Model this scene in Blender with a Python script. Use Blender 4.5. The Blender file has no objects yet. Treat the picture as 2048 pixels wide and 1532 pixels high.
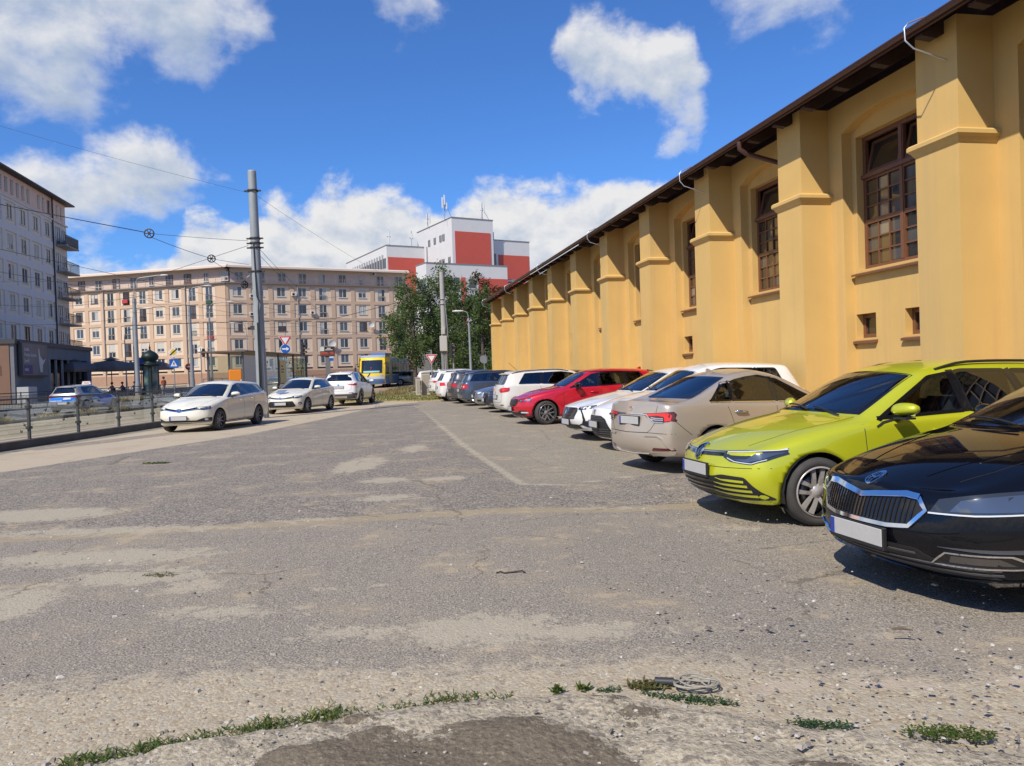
import bpy, bmesh, math, random
import numpy as np
from mathutils import Vector, Matrix, geometry
from mathutils.bvhtree import BVHTree

random.seed(11)
scene = bpy.context.scene
COL = scene.collection
R = math.radians
PI = math.pi

# ------------------------------------------------------------------ camera
F_PX = 1540.0                                   # focal length for a 2048 px wide picture
CAM_H = 1.47
PITCH = math.atan(20 / F_PX)                     # slightly down
ROLL = R(1.9)                                    # the phone was held a little askew
cam_data = bpy.data.cameras.new('camera')
cam_data.sensor_width = 36.0
cam_data.lens = 36.0 * F_PX / 2048
cam_data.clip_start = 0.05
cam_data.clip_end = 3000
cam = bpy.data.objects.new('camera', cam_data)
COL.objects.link(cam)
cam.matrix_world = (Matrix.Translation((0, 0, CAM_H)) @ Matrix.Rotation(PI / 2 - PITCH, 4, 'X')
     @ Matrix.Rotation(-ROLL, 4, 'Z'))
scene.camera = cam

# ------------------------------------------------------------------ light
# lot frame: D runs along the yellow hall, U points from the lot to the hall
D = Vector((-0.18905, 0.98197, 0))
U = Vector((0.98197, 0.18905, 0))
SUN_L = (U * 1.0 + D * 1.0 + Vector((0, 0, -1.47))).normalized()     # direction the light travels
SUN_EL = math.asin(-SUN_L.z)
sun_data = bpy.data.lights.new('sun', 'SUN')
sun_data.energy = 3.85
sun_data.angle = R(0.53)
sun_data.color = (1.0, 0.915, 0.77)
sun = bpy.data.objects.new('sun', sun_data)
COL.objects.link(sun)
sun.rotation_euler = SUN_L.to_track_quat('-Z', 'Y').to_euler()
sun.location = (-30, -40, 60)

scene.view_settings.view_transform = 'Standard'
scene.view_settings.look = 'None'
scene.view_settings.gamma = 1.0
scene.view_settings.use_curve_mapping = False
scene.view_settings.exposure = 0.42
scene.cycles.max_bounces = 8
scene.cycles.transparent_max_bounces = 12
scene.cycles.glossy_bounces = 3
scene.cycles.diffuse_bounces = 3
scene.cycles.transmission_bounces = 3
scene.cycles.use_denoising = True
scene.cycles.sample_clamp_indirect = 6.0
scene.cycles.caustics_reflective = False
scene.cycles.caustics_refractive = False
SKY_STRENGTH = 0.13
SKY_TINT = (.34, .58, .92, 1)               # the phone's saturated blue


def nodes_of(nt):
 return nt.nodes, nt.links


def build_world():
 w = bpy.data.worlds.new('World')
 scene.world = w
 w.use_nodes = True
 N, L = nodes_of(w.node_tree)
 N.clear()
 out = N.new('ShaderNodeOutputWorld')
 bg = N.new('ShaderNodeBackground')
 L.new(bg.outputs[0], out.inputs[0])
 bg.inputs[1].default_value = SKY_STRENGTH
 sky = N.new('ShaderNodeTexSky')
 sky.sky_type = 'NISHITA'
 sky.sun_disc = False
 sky.sun_elevation = SUN_EL
 sd = -SUN_L
 sky.sun_rotation = math.atan2(sd.x, sd.y)
 sky.altitude = 200
 sky.air_density = 1.0
 sky.dust_density = 0.25
 sky.ozone_density = 3.0
 tc = N.new('ShaderNodeTexCoord')
 dirv = tc.outputs['Generated']

 def M(op, a=None, b=None, c=None, clamp=False):
  n = N.new('ShaderNodeMath')
  n.operation = op
  n.use_clamp = clamp
  for i, v in enumerate((a, b, c)):
   if v is None:
    continue
   if isinstance(v, (int, float)):
    n.inputs[i].default_value = v
   else:
    L.new(v, n.inputs[i])
  return n.outputs[0]

 def V(op, a, b):
  n = N.new('ShaderNodeVectorMath')
  n.operation = op
  for i, v in enumerate((a, b)):
   if isinstance(v, tuple):
    n.inputs[i].default_value = v
   else:
    L.new(v, n.inputs[i])
  return n
 # cumulus banks: for every compass direction the elevation of cloud tops and cloud bases (degrees)
 def noise(scale, detail, rough, vec, dist=0.0):
  n = N.new('ShaderNodeTexNoise')
  n.inputs['Scale'].default_value = scale
  n.inputs['Detail'].default_value = detail
  n.inputs['Roughness'].default_value = rough
  n.inputs['Distortion'].default_value = dist
  L.new(vec, n.inputs['Vector'])
  return n.outputs['Fac']
 sep = N.new('ShaderNodeSeparateXYZ')
 L.new(dirv, sep.inputs[0])
 az = M('DIVIDE', M('ARCTAN2', sep.outputs[0], sep.outputs[1]), 2 * PI)
 pos = M('ADD', az, .5)
 el = M('MULTIPLY', M('ARCSINE', sep.outputs[2]), 180 / PI)

 def bank(stops):
  """stops: (azimuth, top, base) -> two height profiles in degrees"""
  n = N.new('ShaderNodeValToRGB')
  e = n.color_ramp.elements
  while len(e) > 1:
   e.remove(e[-1])
  stops = sorted(stops)
  for i, (a_, t_, b_) in enumerate(stops):
   k = e[0] if i == 0 else e.new((a_ + 180) / 360)
   k.position = (a_ + 180) / 360
   k.color = (t_ / 90, b_ / 90, 0, 1)
  L.new(pos, n.inputs[0])
  sc = N.new('ShaderNodeSeparateColor')
  L.new(n.outputs[0], sc.inputs[0])
  return M('MULTIPLY', sc.outputs[0], 90.0), M('MULTIPLY', sc.outputs[1], 90.0)
 low = [(-23.6, 8.4), (-23.2, 11.4), (-21.6, 12.6), (-18.3, 12.3), (-17.3, 13.4), (-14.9, 12.8), (-13.1, 13.9), (-8.9, 13.5), (-6.7, 13.5), (-4.9, 12.7), (-3.7, 11.2), (-3.0, 12.6), (-1.5, 13.8), (.7, 13.9), (3.7, 13.4),
   (7, 13.4), (11, 13.9), (14.1, 12.3), (25, 10), (40, 13), (65, 9), (95, 14), (130, 10), (165, 13), (179, 11), (-175, 11), (-140, 14), (-105, 9), (-70, 13), (-45, 10), (-32, 8)]
 low = [(a_, t_, 0) for a_, t_ in low]
 mid = [(-34.6, 15.2, 7.3), (-31.8, 14.8, 8.1), (-29.6, 15.2, 8.8), (-26.7, 15.8, 9.9), (-24.6, 16.4, 10.6), (-23, 16.9, 11.4), (-21.5, 16.3, 12), (-19.9, 15, 13), (-19, 12, 15), (3.6, 20, 25), (4.4, 24.2, 20.5), (5.9, 25.4, 18.6),
   (8.8, 25.8, 16.4), (10.6, 25.2, 15.8), (12.3, 24.4, 15.8), (14.0, 23.0, 16.4), (15.6, 18, 21), (40, 18, 22), (50, 24, 17), (66, 17, 20), (110, 16, 24), (125, 27, 18), (150, 18, 24), (-150, 18, 24), (-130, 26, 16), (-110, 17, 22), (-80, 24, 17), (-60, 18, 20)]
 high = [(-60, 29, 33), (-48, 36, 22), (-34, 36, 15.2), (-30.8, 36, 16.4), (-28.9, 36, 16), (-27.2, 34, 17.7), (-26, 32, 20.0), (-24.1, 31, 19.4), (-21, 30, 19.6), (-19.7, 29, 21.4), (-17.8, 26.4, 21.4), (-16.4, 24, 22), (-15.2, 21, 24),
   (-10.2, 24, 27), (-8.7, 28, 24.4), (-6.2, 28, 24.0), (-4.6, 24, 27), (14, 23, 25), (17, 26.4, 22.2), (24, 26.4, 21.4), (30, 23, 25), (70, 30, 36), (85, 40, 30), (105, 30, 36), (-150, 32, 38), (-135, 42, 32), (-115, 30, 36)]
 stretched = V('MULTIPLY', dirv, (1.0, 1.0, 1.35)).outputs[0]
 n1 = noise(10.5, 9, .58, stretched, .12)
 lit = V('ADD', stretched, (-.010, -.008, .024)).outputs[0]
 n1b = noise(10.5, 5, .58, lit, .12)
 nn = M('SUBTRACT', n1, .5)
 cover, shade = None, None
 for stops, amp, dens, soft in ((low, 9.0, 1.0, 1.3), (mid, 11.0, .97, 2.4), (high, 13.0, .93, 4.2)):
  top, bot = bank(stops)
  up = M('SUBTRACT', top, el)
  dn = M('ADD', M('SUBTRACT', el, bot), 8.0 if stops is low else 0.0)
  inside = M('MINIMUM', up, M('MULTIPLY', dn, .8))
  v = M('ADD', inside, M('MULTIPLY', nn, amp))
  mr = N.new('ShaderNodeMapRange')
  mr.interpolation_type = 'SMOOTHSTEP'
  mr.inputs['From Min'].default_value = -.35
  mr.inputs['From Max'].default_value = soft
  L.new(v, mr.inputs['Value'])
  cv = M('MULTIPLY', mr.outputs[0], dens)
  # sunlit tops, blue grey underneath
  depth = M('DIVIDE', M('MAXIMUM', M('ADD', up, M('MULTIPLY', nn, amp * .7)), 0.0), M('ADD', M('MAXIMUM', M('SUBTRACT', top, bot), 2.0), .5))
  sh = M('SUBTRACT', 1.02, M('MULTIPLY', depth, .72))
  if cover is None:
   cover, shade = cv, sh
  else:
   mx = N.new('ShaderNodeMix')
   L.new(cv, mx.inputs[0])
   L.new(shade, mx.inputs[2])
   L.new(sh, mx.inputs[3])
   shade = mx.outputs[0]
   cover = M('MAXIMUM', cover, cv)
 shade = M('ADD', shade, M('MULTIPLY', M('SUBTRACT', n1, n1b), 1.7), clamp=True)
 ramp = N.new('ShaderNodeValToRGB')
 e = ramp.color_ramp.elements
 e[0].position, e[0].color = 0.15, (1.55, 2.15, 3.25, 1)
 e[1].position, e[1].color = .98, (4.75, 4.75, 4.8, 1)
 m = e.new(.55)
 m.color = (2.75, 3.2, 3.95, 1)
 L.new(shade, ramp.inputs[0])
 tint = N.new('ShaderNodeMix')
 tint.data_type = 'RGBA'
 tint.blend_type = 'MULTIPLY'
 tint.inputs[0].default_value = 1.0
 L.new(sky.outputs[0], tint.inputs[6])
 tint.inputs[7].default_value = SKY_TINT
 mix = N.new('ShaderNodeMix')
 mix.data_type = 'RGBA'
 L.new(cover, mix.inputs[0])
 L.new(tint.outputs[2], mix.inputs[6])
 L.new(ramp.outputs[0], mix.inputs[7])
 L.new(mix.outputs[2], bg.inputs[0])
 w.cycles.sampling_method = 'MANUAL'
 w.cycles.sample_map_resolution = 512


build_world()

# ------------------------------------------------------------------ materials
MAT = {}


class NT:
 """small helper to write node materials"""

 def __init__(self, name):
  self.m = bpy.data.materials.new(name)
  self.m.use_nodes = True
  self.N, self.L = nodes_of(self.m.node_tree)
  self.b = self.N['Principled BSDF']
  self.tc = None

 def coord(self, which='Object'):
  if self.tc is None:
   self.tc = self.N.new('ShaderNodeTexCoord')
  return self.tc.outputs[which]

 def noise(self, scale, detail=4, rough=.55, vec=None, dist=0, which='Object'):
  n = self.N.new('ShaderNodeTexNoise')
  n.inputs['Scale'].default_value = scale
  n.inputs['Detail'].default_value = detail
  n.inputs['Roughness'].default_value = rough
  n.inputs['Distortion'].default_value = dist
  self.L.new(vec if vec is not None else self.coord(which), n.inputs['Vector'])
  return n.outputs['Fac']

 def voronoi(self, scale, feature='F1', out='Distance', vec=None):
  n = self.N.new('ShaderNodeTexVoronoi')
  n.feature = feature
  n.inputs['Scale'].default_value = scale
  self.L.new(vec if vec is not None else self.coord(), n.inputs['Vector'])
  return n.outputs[out]

 def math(self, op, a, b=None, c=None, clamp=False):
  n = self.N.new('ShaderNodeMath')
  n.operation = op
  n.use_clamp = clamp
  for i, v in enumerate((a, b, c)):
   if v is None:
    continue
   if isinstance(v, (int, float)):
    n.inputs[i].default_value = v
   else:
    self.L.new(v, n.inputs[i])
  return n.outputs[0]

 def ramp(self, fac, stops):
  n = self.N.new('ShaderNodeValToRGB')
  e = n.color_ramp.elements
  while len(e) > 1:
   e.remove(e[-1])
  e[0].position = stops[0][0]
  e[0].color = tuple(stops[0][1]) + (1,)
  for p, c in stops[1:]:
   k = e.new(p)
   k.color = tuple(c) + (1,)
  self.L.new(fac, n.inputs[0])
  return n.outputs[0]

 def smooth(self, v, lo, hi):
  n = self.N.new('ShaderNodeMapRange')
  n.interpolation_type = 'SMOOTHSTEP'
  n.inputs['From Min'].default_value = lo
  n.inputs['From Max'].default_value = hi
  self.L.new(v, n.inputs['Value'])
  return n.outputs[0]

 def mix(self, fac, a, b, mode='MIX'):
  n = self.N.new('ShaderNodeMix')
  n.data_type = 'RGBA'
  n.blend_type = mode
  for i, v in ((0, fac), (6, a), (7, b)):
   if isinstance(v, (int, float)):
    n.inputs[i].default_value = v
   elif isinstance(v, tuple):
    n.inputs[i].default_value = v + (1,) if len(v) == 3 else v
   else:
    self.L.new(v, n.inputs[i])
  return n.outputs[2]

 def attr(self, name, out='Fac'):
  n = self.N.new('ShaderNodeAttribute')
  n.attribute_name = name
  return n.outputs[out]

 def bump(self, height, strength=.3, dist=.01):
  n = self.N.new('ShaderNodeBump')
  n.inputs['Strength'].default_value = strength
  n.inputs['Distance'].default_value = dist
  self.L.new(height, n.inputs['Height'])
  self.L.new(n.outputs[0], self.b.inputs['Normal'])

 def set(self, **kw):
  for k, v in kw.items():
   s = self.b.inputs[k.replace('_', ' ')]
   if isinstance(v, (int, float)):
    s.default_value = v
   elif isinstance(v, tuple):
    s.default_value = v + (1,) if len(v) == 3 else v
   else:
    self.L.new(v, s)
  return self


def mat(name, color, rough=.6, metal=0.0, spec=.5, coat=0.0, var=0.0, vscale=3.0, bump=0.0, bscale=60.0):
 """plain procedural material: colour with slight noise variation and fine relief"""
 if name in MAT:
  return MAT[name]
 t = NT(name)
 t.set(Base_Color=tuple(color), Roughness=rough, Metallic=metal)
 t.b.inputs['Specular IOR Level'].default_value = spec
 if coat:
  t.set(Coat_Weight=coat, Coat_Roughness=.03)
 if var:
  n = t.noise(vscale, 6, .6)
  lo = tuple(c * (1 - var) for c in color)
  hi = tuple(min(1, c * (1 + var)) for c in color)
  t.set(Base_Color=t.ramp(n, [(.25, lo), (.75, hi)]))
 if bump:
  t.bump(t.noise(bscale, 5, .6), bump, .01)
 MAT[name] = t.m
 return t.m


# ------------------------------------------------------------------ objects
def obj(name, mesh, parent=None, material=None, loc=None, rz=0.0):
 o = bpy.data.objects.new(name, mesh)
 COL.objects.link(o)
 if material is not None and mesh is not None and len(mesh.materials) == 0:
  mesh.materials.append(material)
 if parent is not None:
  o.parent = parent
 if loc is not None:
  o.location = loc
 if rz:
  o.rotation_euler.z = rz
 return o


def empty(name, loc=(0, 0, 0), rz=0.0):
 o = bpy.data.objects.new(name, None)
 o.empty_display_size = .2
 COL.objects.link(o)
 o.location = loc
 o.rotation_euler.z = rz
 return o


def tag(o, label=None, cat=None, group=None, kind=None):
 if label:
  o['label'] = label
 if cat:
  o['category'] = cat
 if group:
  o['group'] = group
 if kind:
  o['kind'] = kind
 return o


class MB:
 """mesh builder: collects shapes, then builds one mesh"""

 def __init__(self):
  self.v, self.f, self.s, self.mi = [], [], [], []
  self.cur = 0

 def add(self, verts, faces, smooth=False):
  o = len(self.v)
  self.v += [tuple(p) for p in verts]
  for f in faces:
   self.f.append(tuple(i + o for i in f))
   self.s.append(smooth)
   self.mi.append(self.cur)
  return self

 def box(self, x0, x1, y0, y1, z0, z1):
  v = [(x, y, z) for z in (z0, z1) for y in (y0, y1) for x in (x0, x1)]
  return self.add(v, [(0, 2, 3, 1), (4, 5, 7, 6), (0, 1, 5, 4), (2, 6, 7, 3), (0, 4, 6, 2), (1, 3, 7, 5)])

 def bbox(self, x0, x1, y0, y1, z0, z1, b=.01):
  """box with chamfered edges"""
  b = min(b, (x1 - x0) / 3, (y1 - y0) / 3, (z1 - z0) / 3)
  bm = bmesh.new()
  bmesh.ops.create_cube(bm, size=1)
  for v in bm.verts:
   v.co = Vector(((x0 + x1) / 2 + v.co.x * (x1 - x0), (y0 + y1) / 2 + v.co.y * (y1 - y0), (z0 + z1) / 2 + v.co.z * (z1 - z0)))
  bmesh.ops.bevel(bm, geom=bm.edges[:], offset=b, segments=1, affect='EDGES')
  bm.verts.index_update()
  self.add([v.co for v in bm.verts], [[v.index for v in f.verts] for f in bm.faces])
  bm.free()
  return self

 def cyl(self, p0, p1, r0, r1=None, n=12, cap=True, smooth=True):
  r1 = r0 if r1 is None else r1
  p0, p1 = Vector(p0), Vector(p1)
  d = (p1 - p0).normalized()
  a = d.orthogonal().normalized()
  b = d.cross(a)
  ring = [(math.cos(2 * PI * i / n), math.sin(2 * PI * i / n)) for i in range(n)]
  v = [p0 + (a * c + b * s) * r0 for c, s in ring] + [p1 + (a * c + b * s) * r1 for c, s in ring]
  self.add(v, [(i, (i + 1) % n, n + (i + 1) % n, n + i) for i in range(n)], smooth)
  if cap:
   self.add(v[:n], [tuple(reversed(range(n)))])
   self.add(v[n:], [tuple(range(n))])
  return self

 def tube(self, pts, r, n=6, cap=True):
  pts = [Vector(p) for p in pts]
  rs = r if isinstance(r, (list, tuple)) else [r] * len(pts)
  V, Fc = [], []
  prev = None
  for i, p in enumerate(pts):
   d = (pts[min(i + 1, len(pts) - 1)] - pts[max(i - 1, 0)]).normalized()
   a = d.orthogonal().normalized() if prev is None else (prev - d * prev.dot(d)).normalized()
   prev = a
   b = d.cross(a)
   for k in range(n):
    V.append(p + (a * math.cos(2 * PI * k / n) + b * math.sin(2 * PI * k / n)) * rs[i])
  for i in range(len(pts) - 1):
   for k in range(n):
    Fc.append((i * n + k, i * n + (k + 1) % n, (i + 1) * n + (k + 1) % n, (i + 1) * n + k))
  self.add(V, Fc, True)
  if cap:
   self.add(V[:n], [tuple(reversed(range(n)))])
   self.add(V[-n:], [tuple(range(n))])
  return self

 def lathe(self, prof, c=(0, 0, 0), axis='z', n=24, smooth=True):
  """prof: list of (radius, height)"""
  V = []
  for r, h in prof:
   for k in range(n):
    a = 2 * PI * k / n
    p = (r * math.cos(a), r * math.sin(a), h)
    if axis == 'y':
     p = (p[0], h, p[1])
    elif axis == 'x':
     p = (h, p[0], p[1])
    V.append((p[0] + c[0], p[1] + c[1], p[2] + c[2]))
  Fc = [(i * n + k, i * n + (k + 1) % n, (i + 1) * n + (k + 1) % n, (i + 1) * n + k)
    for i in range(len(prof) - 1) for k in range(n)]
  return self.add(V, Fc, smooth)

 def prism(self, poly, d0, d1, plane='xz'):
  """polygon extruded between two depths; plane names the polygon's axes"""
  def P(a, b, d):
   return {'xz': (a, d, b), 'yz': (d, a, b), 'xy': (a, b, d)}[plane]
  n = len(poly)
  self.add([P(a, b, d0) for a, b in poly] + [P(a, b, d1) for a, b in poly],
     [tuple(range(n)), tuple(reversed(range(n, 2 * n)))] + [(i, n + i, n + (i + 1) % n, (i + 1) % n) for i in range(n)])
  return self

 def mesh(self, name='mesh', fix=True):
  me = bpy.data.meshes.new(name)
  me.from_pydata(self.v, [], self.f)
  me.polygons.foreach_set('use_smooth', self.s)
  if max(self.mi, default=0):
   me.polygons.foreach_set('material_index', self.mi)
  if fix:
   bm = bmesh.new()
   bm.from_mesh(me)
   bmesh.ops.recalc_face_normals(bm, faces=bm.faces[:])
   bm.to_mesh(me)
   bm.free()
  me.update()
  return me

 def build(self, name, material, parent=None, loc=None, rz=0.0):
  return obj(name, self.mesh(name), parent, material, loc, rz)


def lot(u, t, z=0.0):
 """point from lot coordinates (u towards the hall, t along it)"""
 p = U * u + D * t
 return Vector((p.x, p.y, z))


def gz(y):
 """the ground rises very gently away from the camera"""
 y = min(max(y, 0.0), 130.0)
 return 9e-5 * y * y


def smooth01(v):
 v = min(max(v, 0.0), 1.0)
 return v * v * (3 - 2 * v)


def dip(x, y):
 """the bays nearest the camera lie a few centimetres lower"""
 u = x * U.x + y * U.y
 return -.065 * smooth01((u - 1.2) / 1.8) * (1 - smooth01((y - 13) / 6)) * smooth01((y - 1.5) / 2.5)


def on_ground(x, y, dz=0.0):
 return Vector((x, y, gz(y) + dz))


LOT_RZ = math.atan2(U.y, U.x)

# ------------------------------------------------------------------ car materials
def paint(name, color, metal=0.0, rough=.38, flake=0.0, dust=.10, spec=.5, coat=1.0):
 key = 'paint_' + name
 if key in MAT:
  return MAT[key]
 t = NT(key)
 n = t.noise(2.2, 5, .6)
 low = t.smooth(t.N.new('ShaderNodeSeparateXYZ').outputs[2], .5, .15) if False else None
 base = t.mix(t.math('MULTIPLY', t.smooth(n, .45, .8), dust), tuple(color), (.42, .37, .29))
 if flake:
  base = t.mix(t.math('MULTIPLY', t.noise(900, 1, .5), flake), base, tuple(min(1, c * 1.9 + .05) for c in color))
 inner = t.N.new('ShaderNodeNewGeometry')
 base = t.mix(inner.outputs['Backfacing'], base, (.07, .07, .072))     # cabin lining seen through the windows
 t.set(Base_Color=base, Metallic=metal, Roughness=rough, Coat_Weight=coat, Coat_Roughness=.025)
 t.b.inputs['Specular IOR Level'].default_value = spec
 t.set(Roughness=t.math('ADD', rough, t.math('MULTIPLY', t.noise(5, 3, .5), .06)))
 MAT[key] = t.m
 return t.m


def glass(name, tint, alpha):
 """window glass: a mirror-like film over a tinted clear sheet"""
 if name in MAT:
  return MAT[name]
 m = bpy.data.materials.new(name)
 m.use_nodes = True
 N, L = nodes_of(m.node_tree)
 N.clear()
 out = N.new('ShaderNodeOutputMaterial')
 tr = N.new('ShaderNodeBsdfTransparent')
 tr.inputs[0].default_value = tuple(tint) + (1,)
 gl = N.new('ShaderNodeBsdfGlossy')
 gl.inputs['Roughness'].default_value = .015
 gl.inputs[0].default_value = (.95, .97, 1, 1)
 lw = N.new('ShaderNodeLayerWeight')
 lw.inputs['Blend'].default_value = .5
 pw = N.new('ShaderNodeMath')
 pw.operation = 'POWER'
 pw.inputs[1].default_value = 4.0
 L.new(lw.outputs['Facing'], pw.inputs[0])
 mr = N.new('ShaderNodeMapRange')
 mr.inputs['To Min'].default_value = alpha
 mr.inputs['To Max'].default_value = .95
 L.new(pw.outputs[0], mr.inputs[0])
 mx = N.new('ShaderNodeMixShader')
 L.new(mr.outputs[0], mx.inputs[0])
 L.new(tr.outputs[0], mx.inputs[1])
 L.new(gl.outputs[0], mx.inputs[2])
 L.new(mx.outputs[0], out.inputs[0])
 MAT[name] = m
 return m


M_GLASS = glass('windscreen_glass', (.74, .80, .78), .13)
M_PRIV = glass('side_window_glass', (.42, .46, .46), .11)
M_DARKPRIV = glass('rear_window_glass', (.13, .15, .15), .11)
M_FRIT = mat('black_glass_edge', (.008, .008, .009), .12, coat=.5)
M_BLACK = mat('black_plastic', (.016, .016, .017), .5, bump=.15, bscale=300)
M_GLOSSBLACK = mat('gloss_black', (.008, .008, .009), .10, coat=.6)
M_GREYPLAST = mat('grey_plastic', (.065, .066, .07), .55, bump=.1, bscale=250)
M_CHROME = mat('chrome', (.82, .83, .85), .08, metal=1.0)
M_SATIN = mat('satin_aluminium', (.62, .63, .65), .28, metal=1.0)
M_TYRE = mat('tyre_rubber', (.050, .048, .046), .82, var=.25, vscale=9, bump=.35, bscale=180)
M_RIMDARK = mat('wheel_dark_grey', (.035, .035, .038), .35, metal=.5)
M_RIM = mat('wheel_silver', (.46, .46, .47), .3, metal=.45)
M_DISC = mat('brake_disc', (.22, .21, .20), .4, metal=.8)
M_SEAM = mat('panel_gap', (.012, .012, .012), .8)
M_LAMP = mat('headlamp_dark', (.03, .033, .036), .06, coat=1.0)
M_LAMPREF = mat('headlamp_reflector', (.36, .38, .41), .16, metal=.85, coat=1.0)
M_LED = mat('lamp_white', (.60, .63, .66), .12, coat=1.0)
M_RED = mat('tail_lamp_red', (.42, .008, .012), .10, coat=1.0)
M_REDDARK = mat('tail_lamp_dark', (.085, .004, .008), .08, coat=1.0)
M_REDBRIGHT = mat('tail_lamp_bright', (.72, .02, .02), .12, coat=1.0)
M_PLATE = mat('plate_grey_white', (.46, .455, .445), .4, var=.05, vscale=20)
M_PLATEBLUE = mat('plate_blue', (.02, .05, .30), .4)
M_SEAT = mat('seat_cloth', (.075, .075, .08), .9, bump=.2, bscale=200)
M_DASH = mat('dashboard', (.06, .06, .063), .7)
M_UNDER = mat('wheel_well', (.010, .010, .010), .95)


def in_poly(px, py, poly):
 c = False
 j = len(poly) - 1
 for i in range(len(poly)):
  xi, yi = poly[i]
  xj, yj = poly[j]
  if (yi > py) != (yj > py) and px < (xj - xi) * (py - yi) / (yj - yi) + xi:
   c = not c
  j = i
 return c


def seg_near(px, py, poly):
 best = None
 for i in range(len(poly)):
  ax, ay = poly[i]
  bx, by = poly[(i + 1) % len(poly)]
  dx, dy = bx - ax, by - ay
  l2 = dx * dx + dy * dy
  k = 0 if l2 == 0 else max(0, min(1, ((px - ax) * dx + (py - ay) * dy) / l2))
  qx, qy = ax + k * dx, ay + k * dy
  d = (px - qx) ** 2 + (py - qy) ** 2
  if best is None or d < best[0]:
   best = (d, qx, qy)
 return math.sqrt(best[0]), best[1], best[2]


def area(poly):
 return sum(poly[i][0] * poly[(i + 1) % len(poly)][1] - poly[(i + 1) % len(poly)][0] * poly[i][1] for i in range(len(poly))) / 2


def densify(poly, h, closed=True):
 out = []
 n = len(poly)
 for i in range(n if closed else n - 1):
  a, b = poly[i], poly[(i + 1) % n]
  k = max(1, int(math.hypot(b[0] - a[0], b[1] - a[1]) / h + .5))
  for j in range(k):
   out.append((a[0] + (b[0] - a[0]) * j / k, a[1] + (b[1] - a[1]) * j / k))
 if not closed:
  out.append(poly[-1])
 return out


def inset(poly, d):
 """offset a polygon inwards"""
 if area(poly) < 0:
  poly = poly[::-1]
 n = len(poly)
 out = []
 for i in range(n):
  p, c, q = poly[i - 1], poly[i], poly[(i + 1) % n]
  e1 = Vector((c[0] - p[0], c[1] - p[1]))
  e2 = Vector((q[0] - c[0], q[1] - c[1]))
  if e1.length < 1e-7 or e2.length < 1e-7:
   out.append(c)
   continue
  e1.normalize()
  e2.normalize()
  n1, n2 = Vector((-e1.y, e1.x)), Vector((-e2.y, e2.x))
  m = n1 + n2
  if m.length < 1e-4:
   m = n1.copy()
  m.normalize()
  k = d / max(.35, m.dot(n1))
  out.append((c[0] + m.x * k, c[1] + m.y * k))
 return out


def round_poly(poly, r, n=3):
 """round the corners of a polygon"""
 out = []
 N_ = len(poly)
 for i in range(N_):
  p, c, q = Vector(poly[i - 1]), Vector(poly[i]), Vector(poly[(i + 1) % N_])
  a, b = (p - c), (q - c)
  ra = min(r, a.length * .45)
  rb = min(r, b.length * .45)
  A, B = c + a.normalized() * ra, c + b.normalized() * rb
  for k in range(n + 1):
   s = k / n
   out.append(tuple(A * (1 - s) ** 2 + c * 2 * s * (1 - s) + B * s * s))
 return out


def clip_half(poly, x0, k, z0, keep_right):
 """keep the side of the line x = x0 + k (z - z0)"""
 def side(p):
  s = p[0] - (x0 + k * (p[1] - z0))
  return s if keep_right else -s
 out = []
 for i in range(len(poly)):
  a, b = poly[i], poly[(i + 1) % len(poly)]
  sa, sb = side(a), side(b)
  if sa >= 0:
   out.append(a)
  if (sa >= 0) != (sb >= 0):
   f = sa / (sa - sb)
   out.append((a[0] + f * (b[0] - a[0]), a[1] + f * (b[1] - a[1])))
 return out


def tess(poly, h):
 P = densify(poly, h)
 n = len(P)
 xs = [p[0] for p in P]
 ys = [p[1] for p in P]
 pts = [Vector(p) for p in P]
 x = min(xs) + h * .5
 while x < max(xs):
  y = min(ys) + h * .5
  while y < max(ys):
   if in_poly(x, y, P) and seg_near(x, y, P)[0] > h * .45:
    pts.append(Vector((x, y)))
   y += h
  x += h
 r = geometry.delaunay_2d_cdt(pts, [], [list(range(n))], 1, 1e-5)
 return [tuple(v) for v in r[0]], [tuple(f) for f in r[2]], n


VIEWS = {'f': lambda a, b: ((-6, a, b), (1, 0, 0)), 'r': lambda a, b: ((12, a, b), (-1, 0, 0)),
   'R': lambda a, b: ((a, 6, b), (0, -1, 0)), 'L': lambda a, b: ((a, -6, b), (0, 1, 0)),
   't': lambda a, b: ((a, b, 6), (0, 0, -1))}


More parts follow.
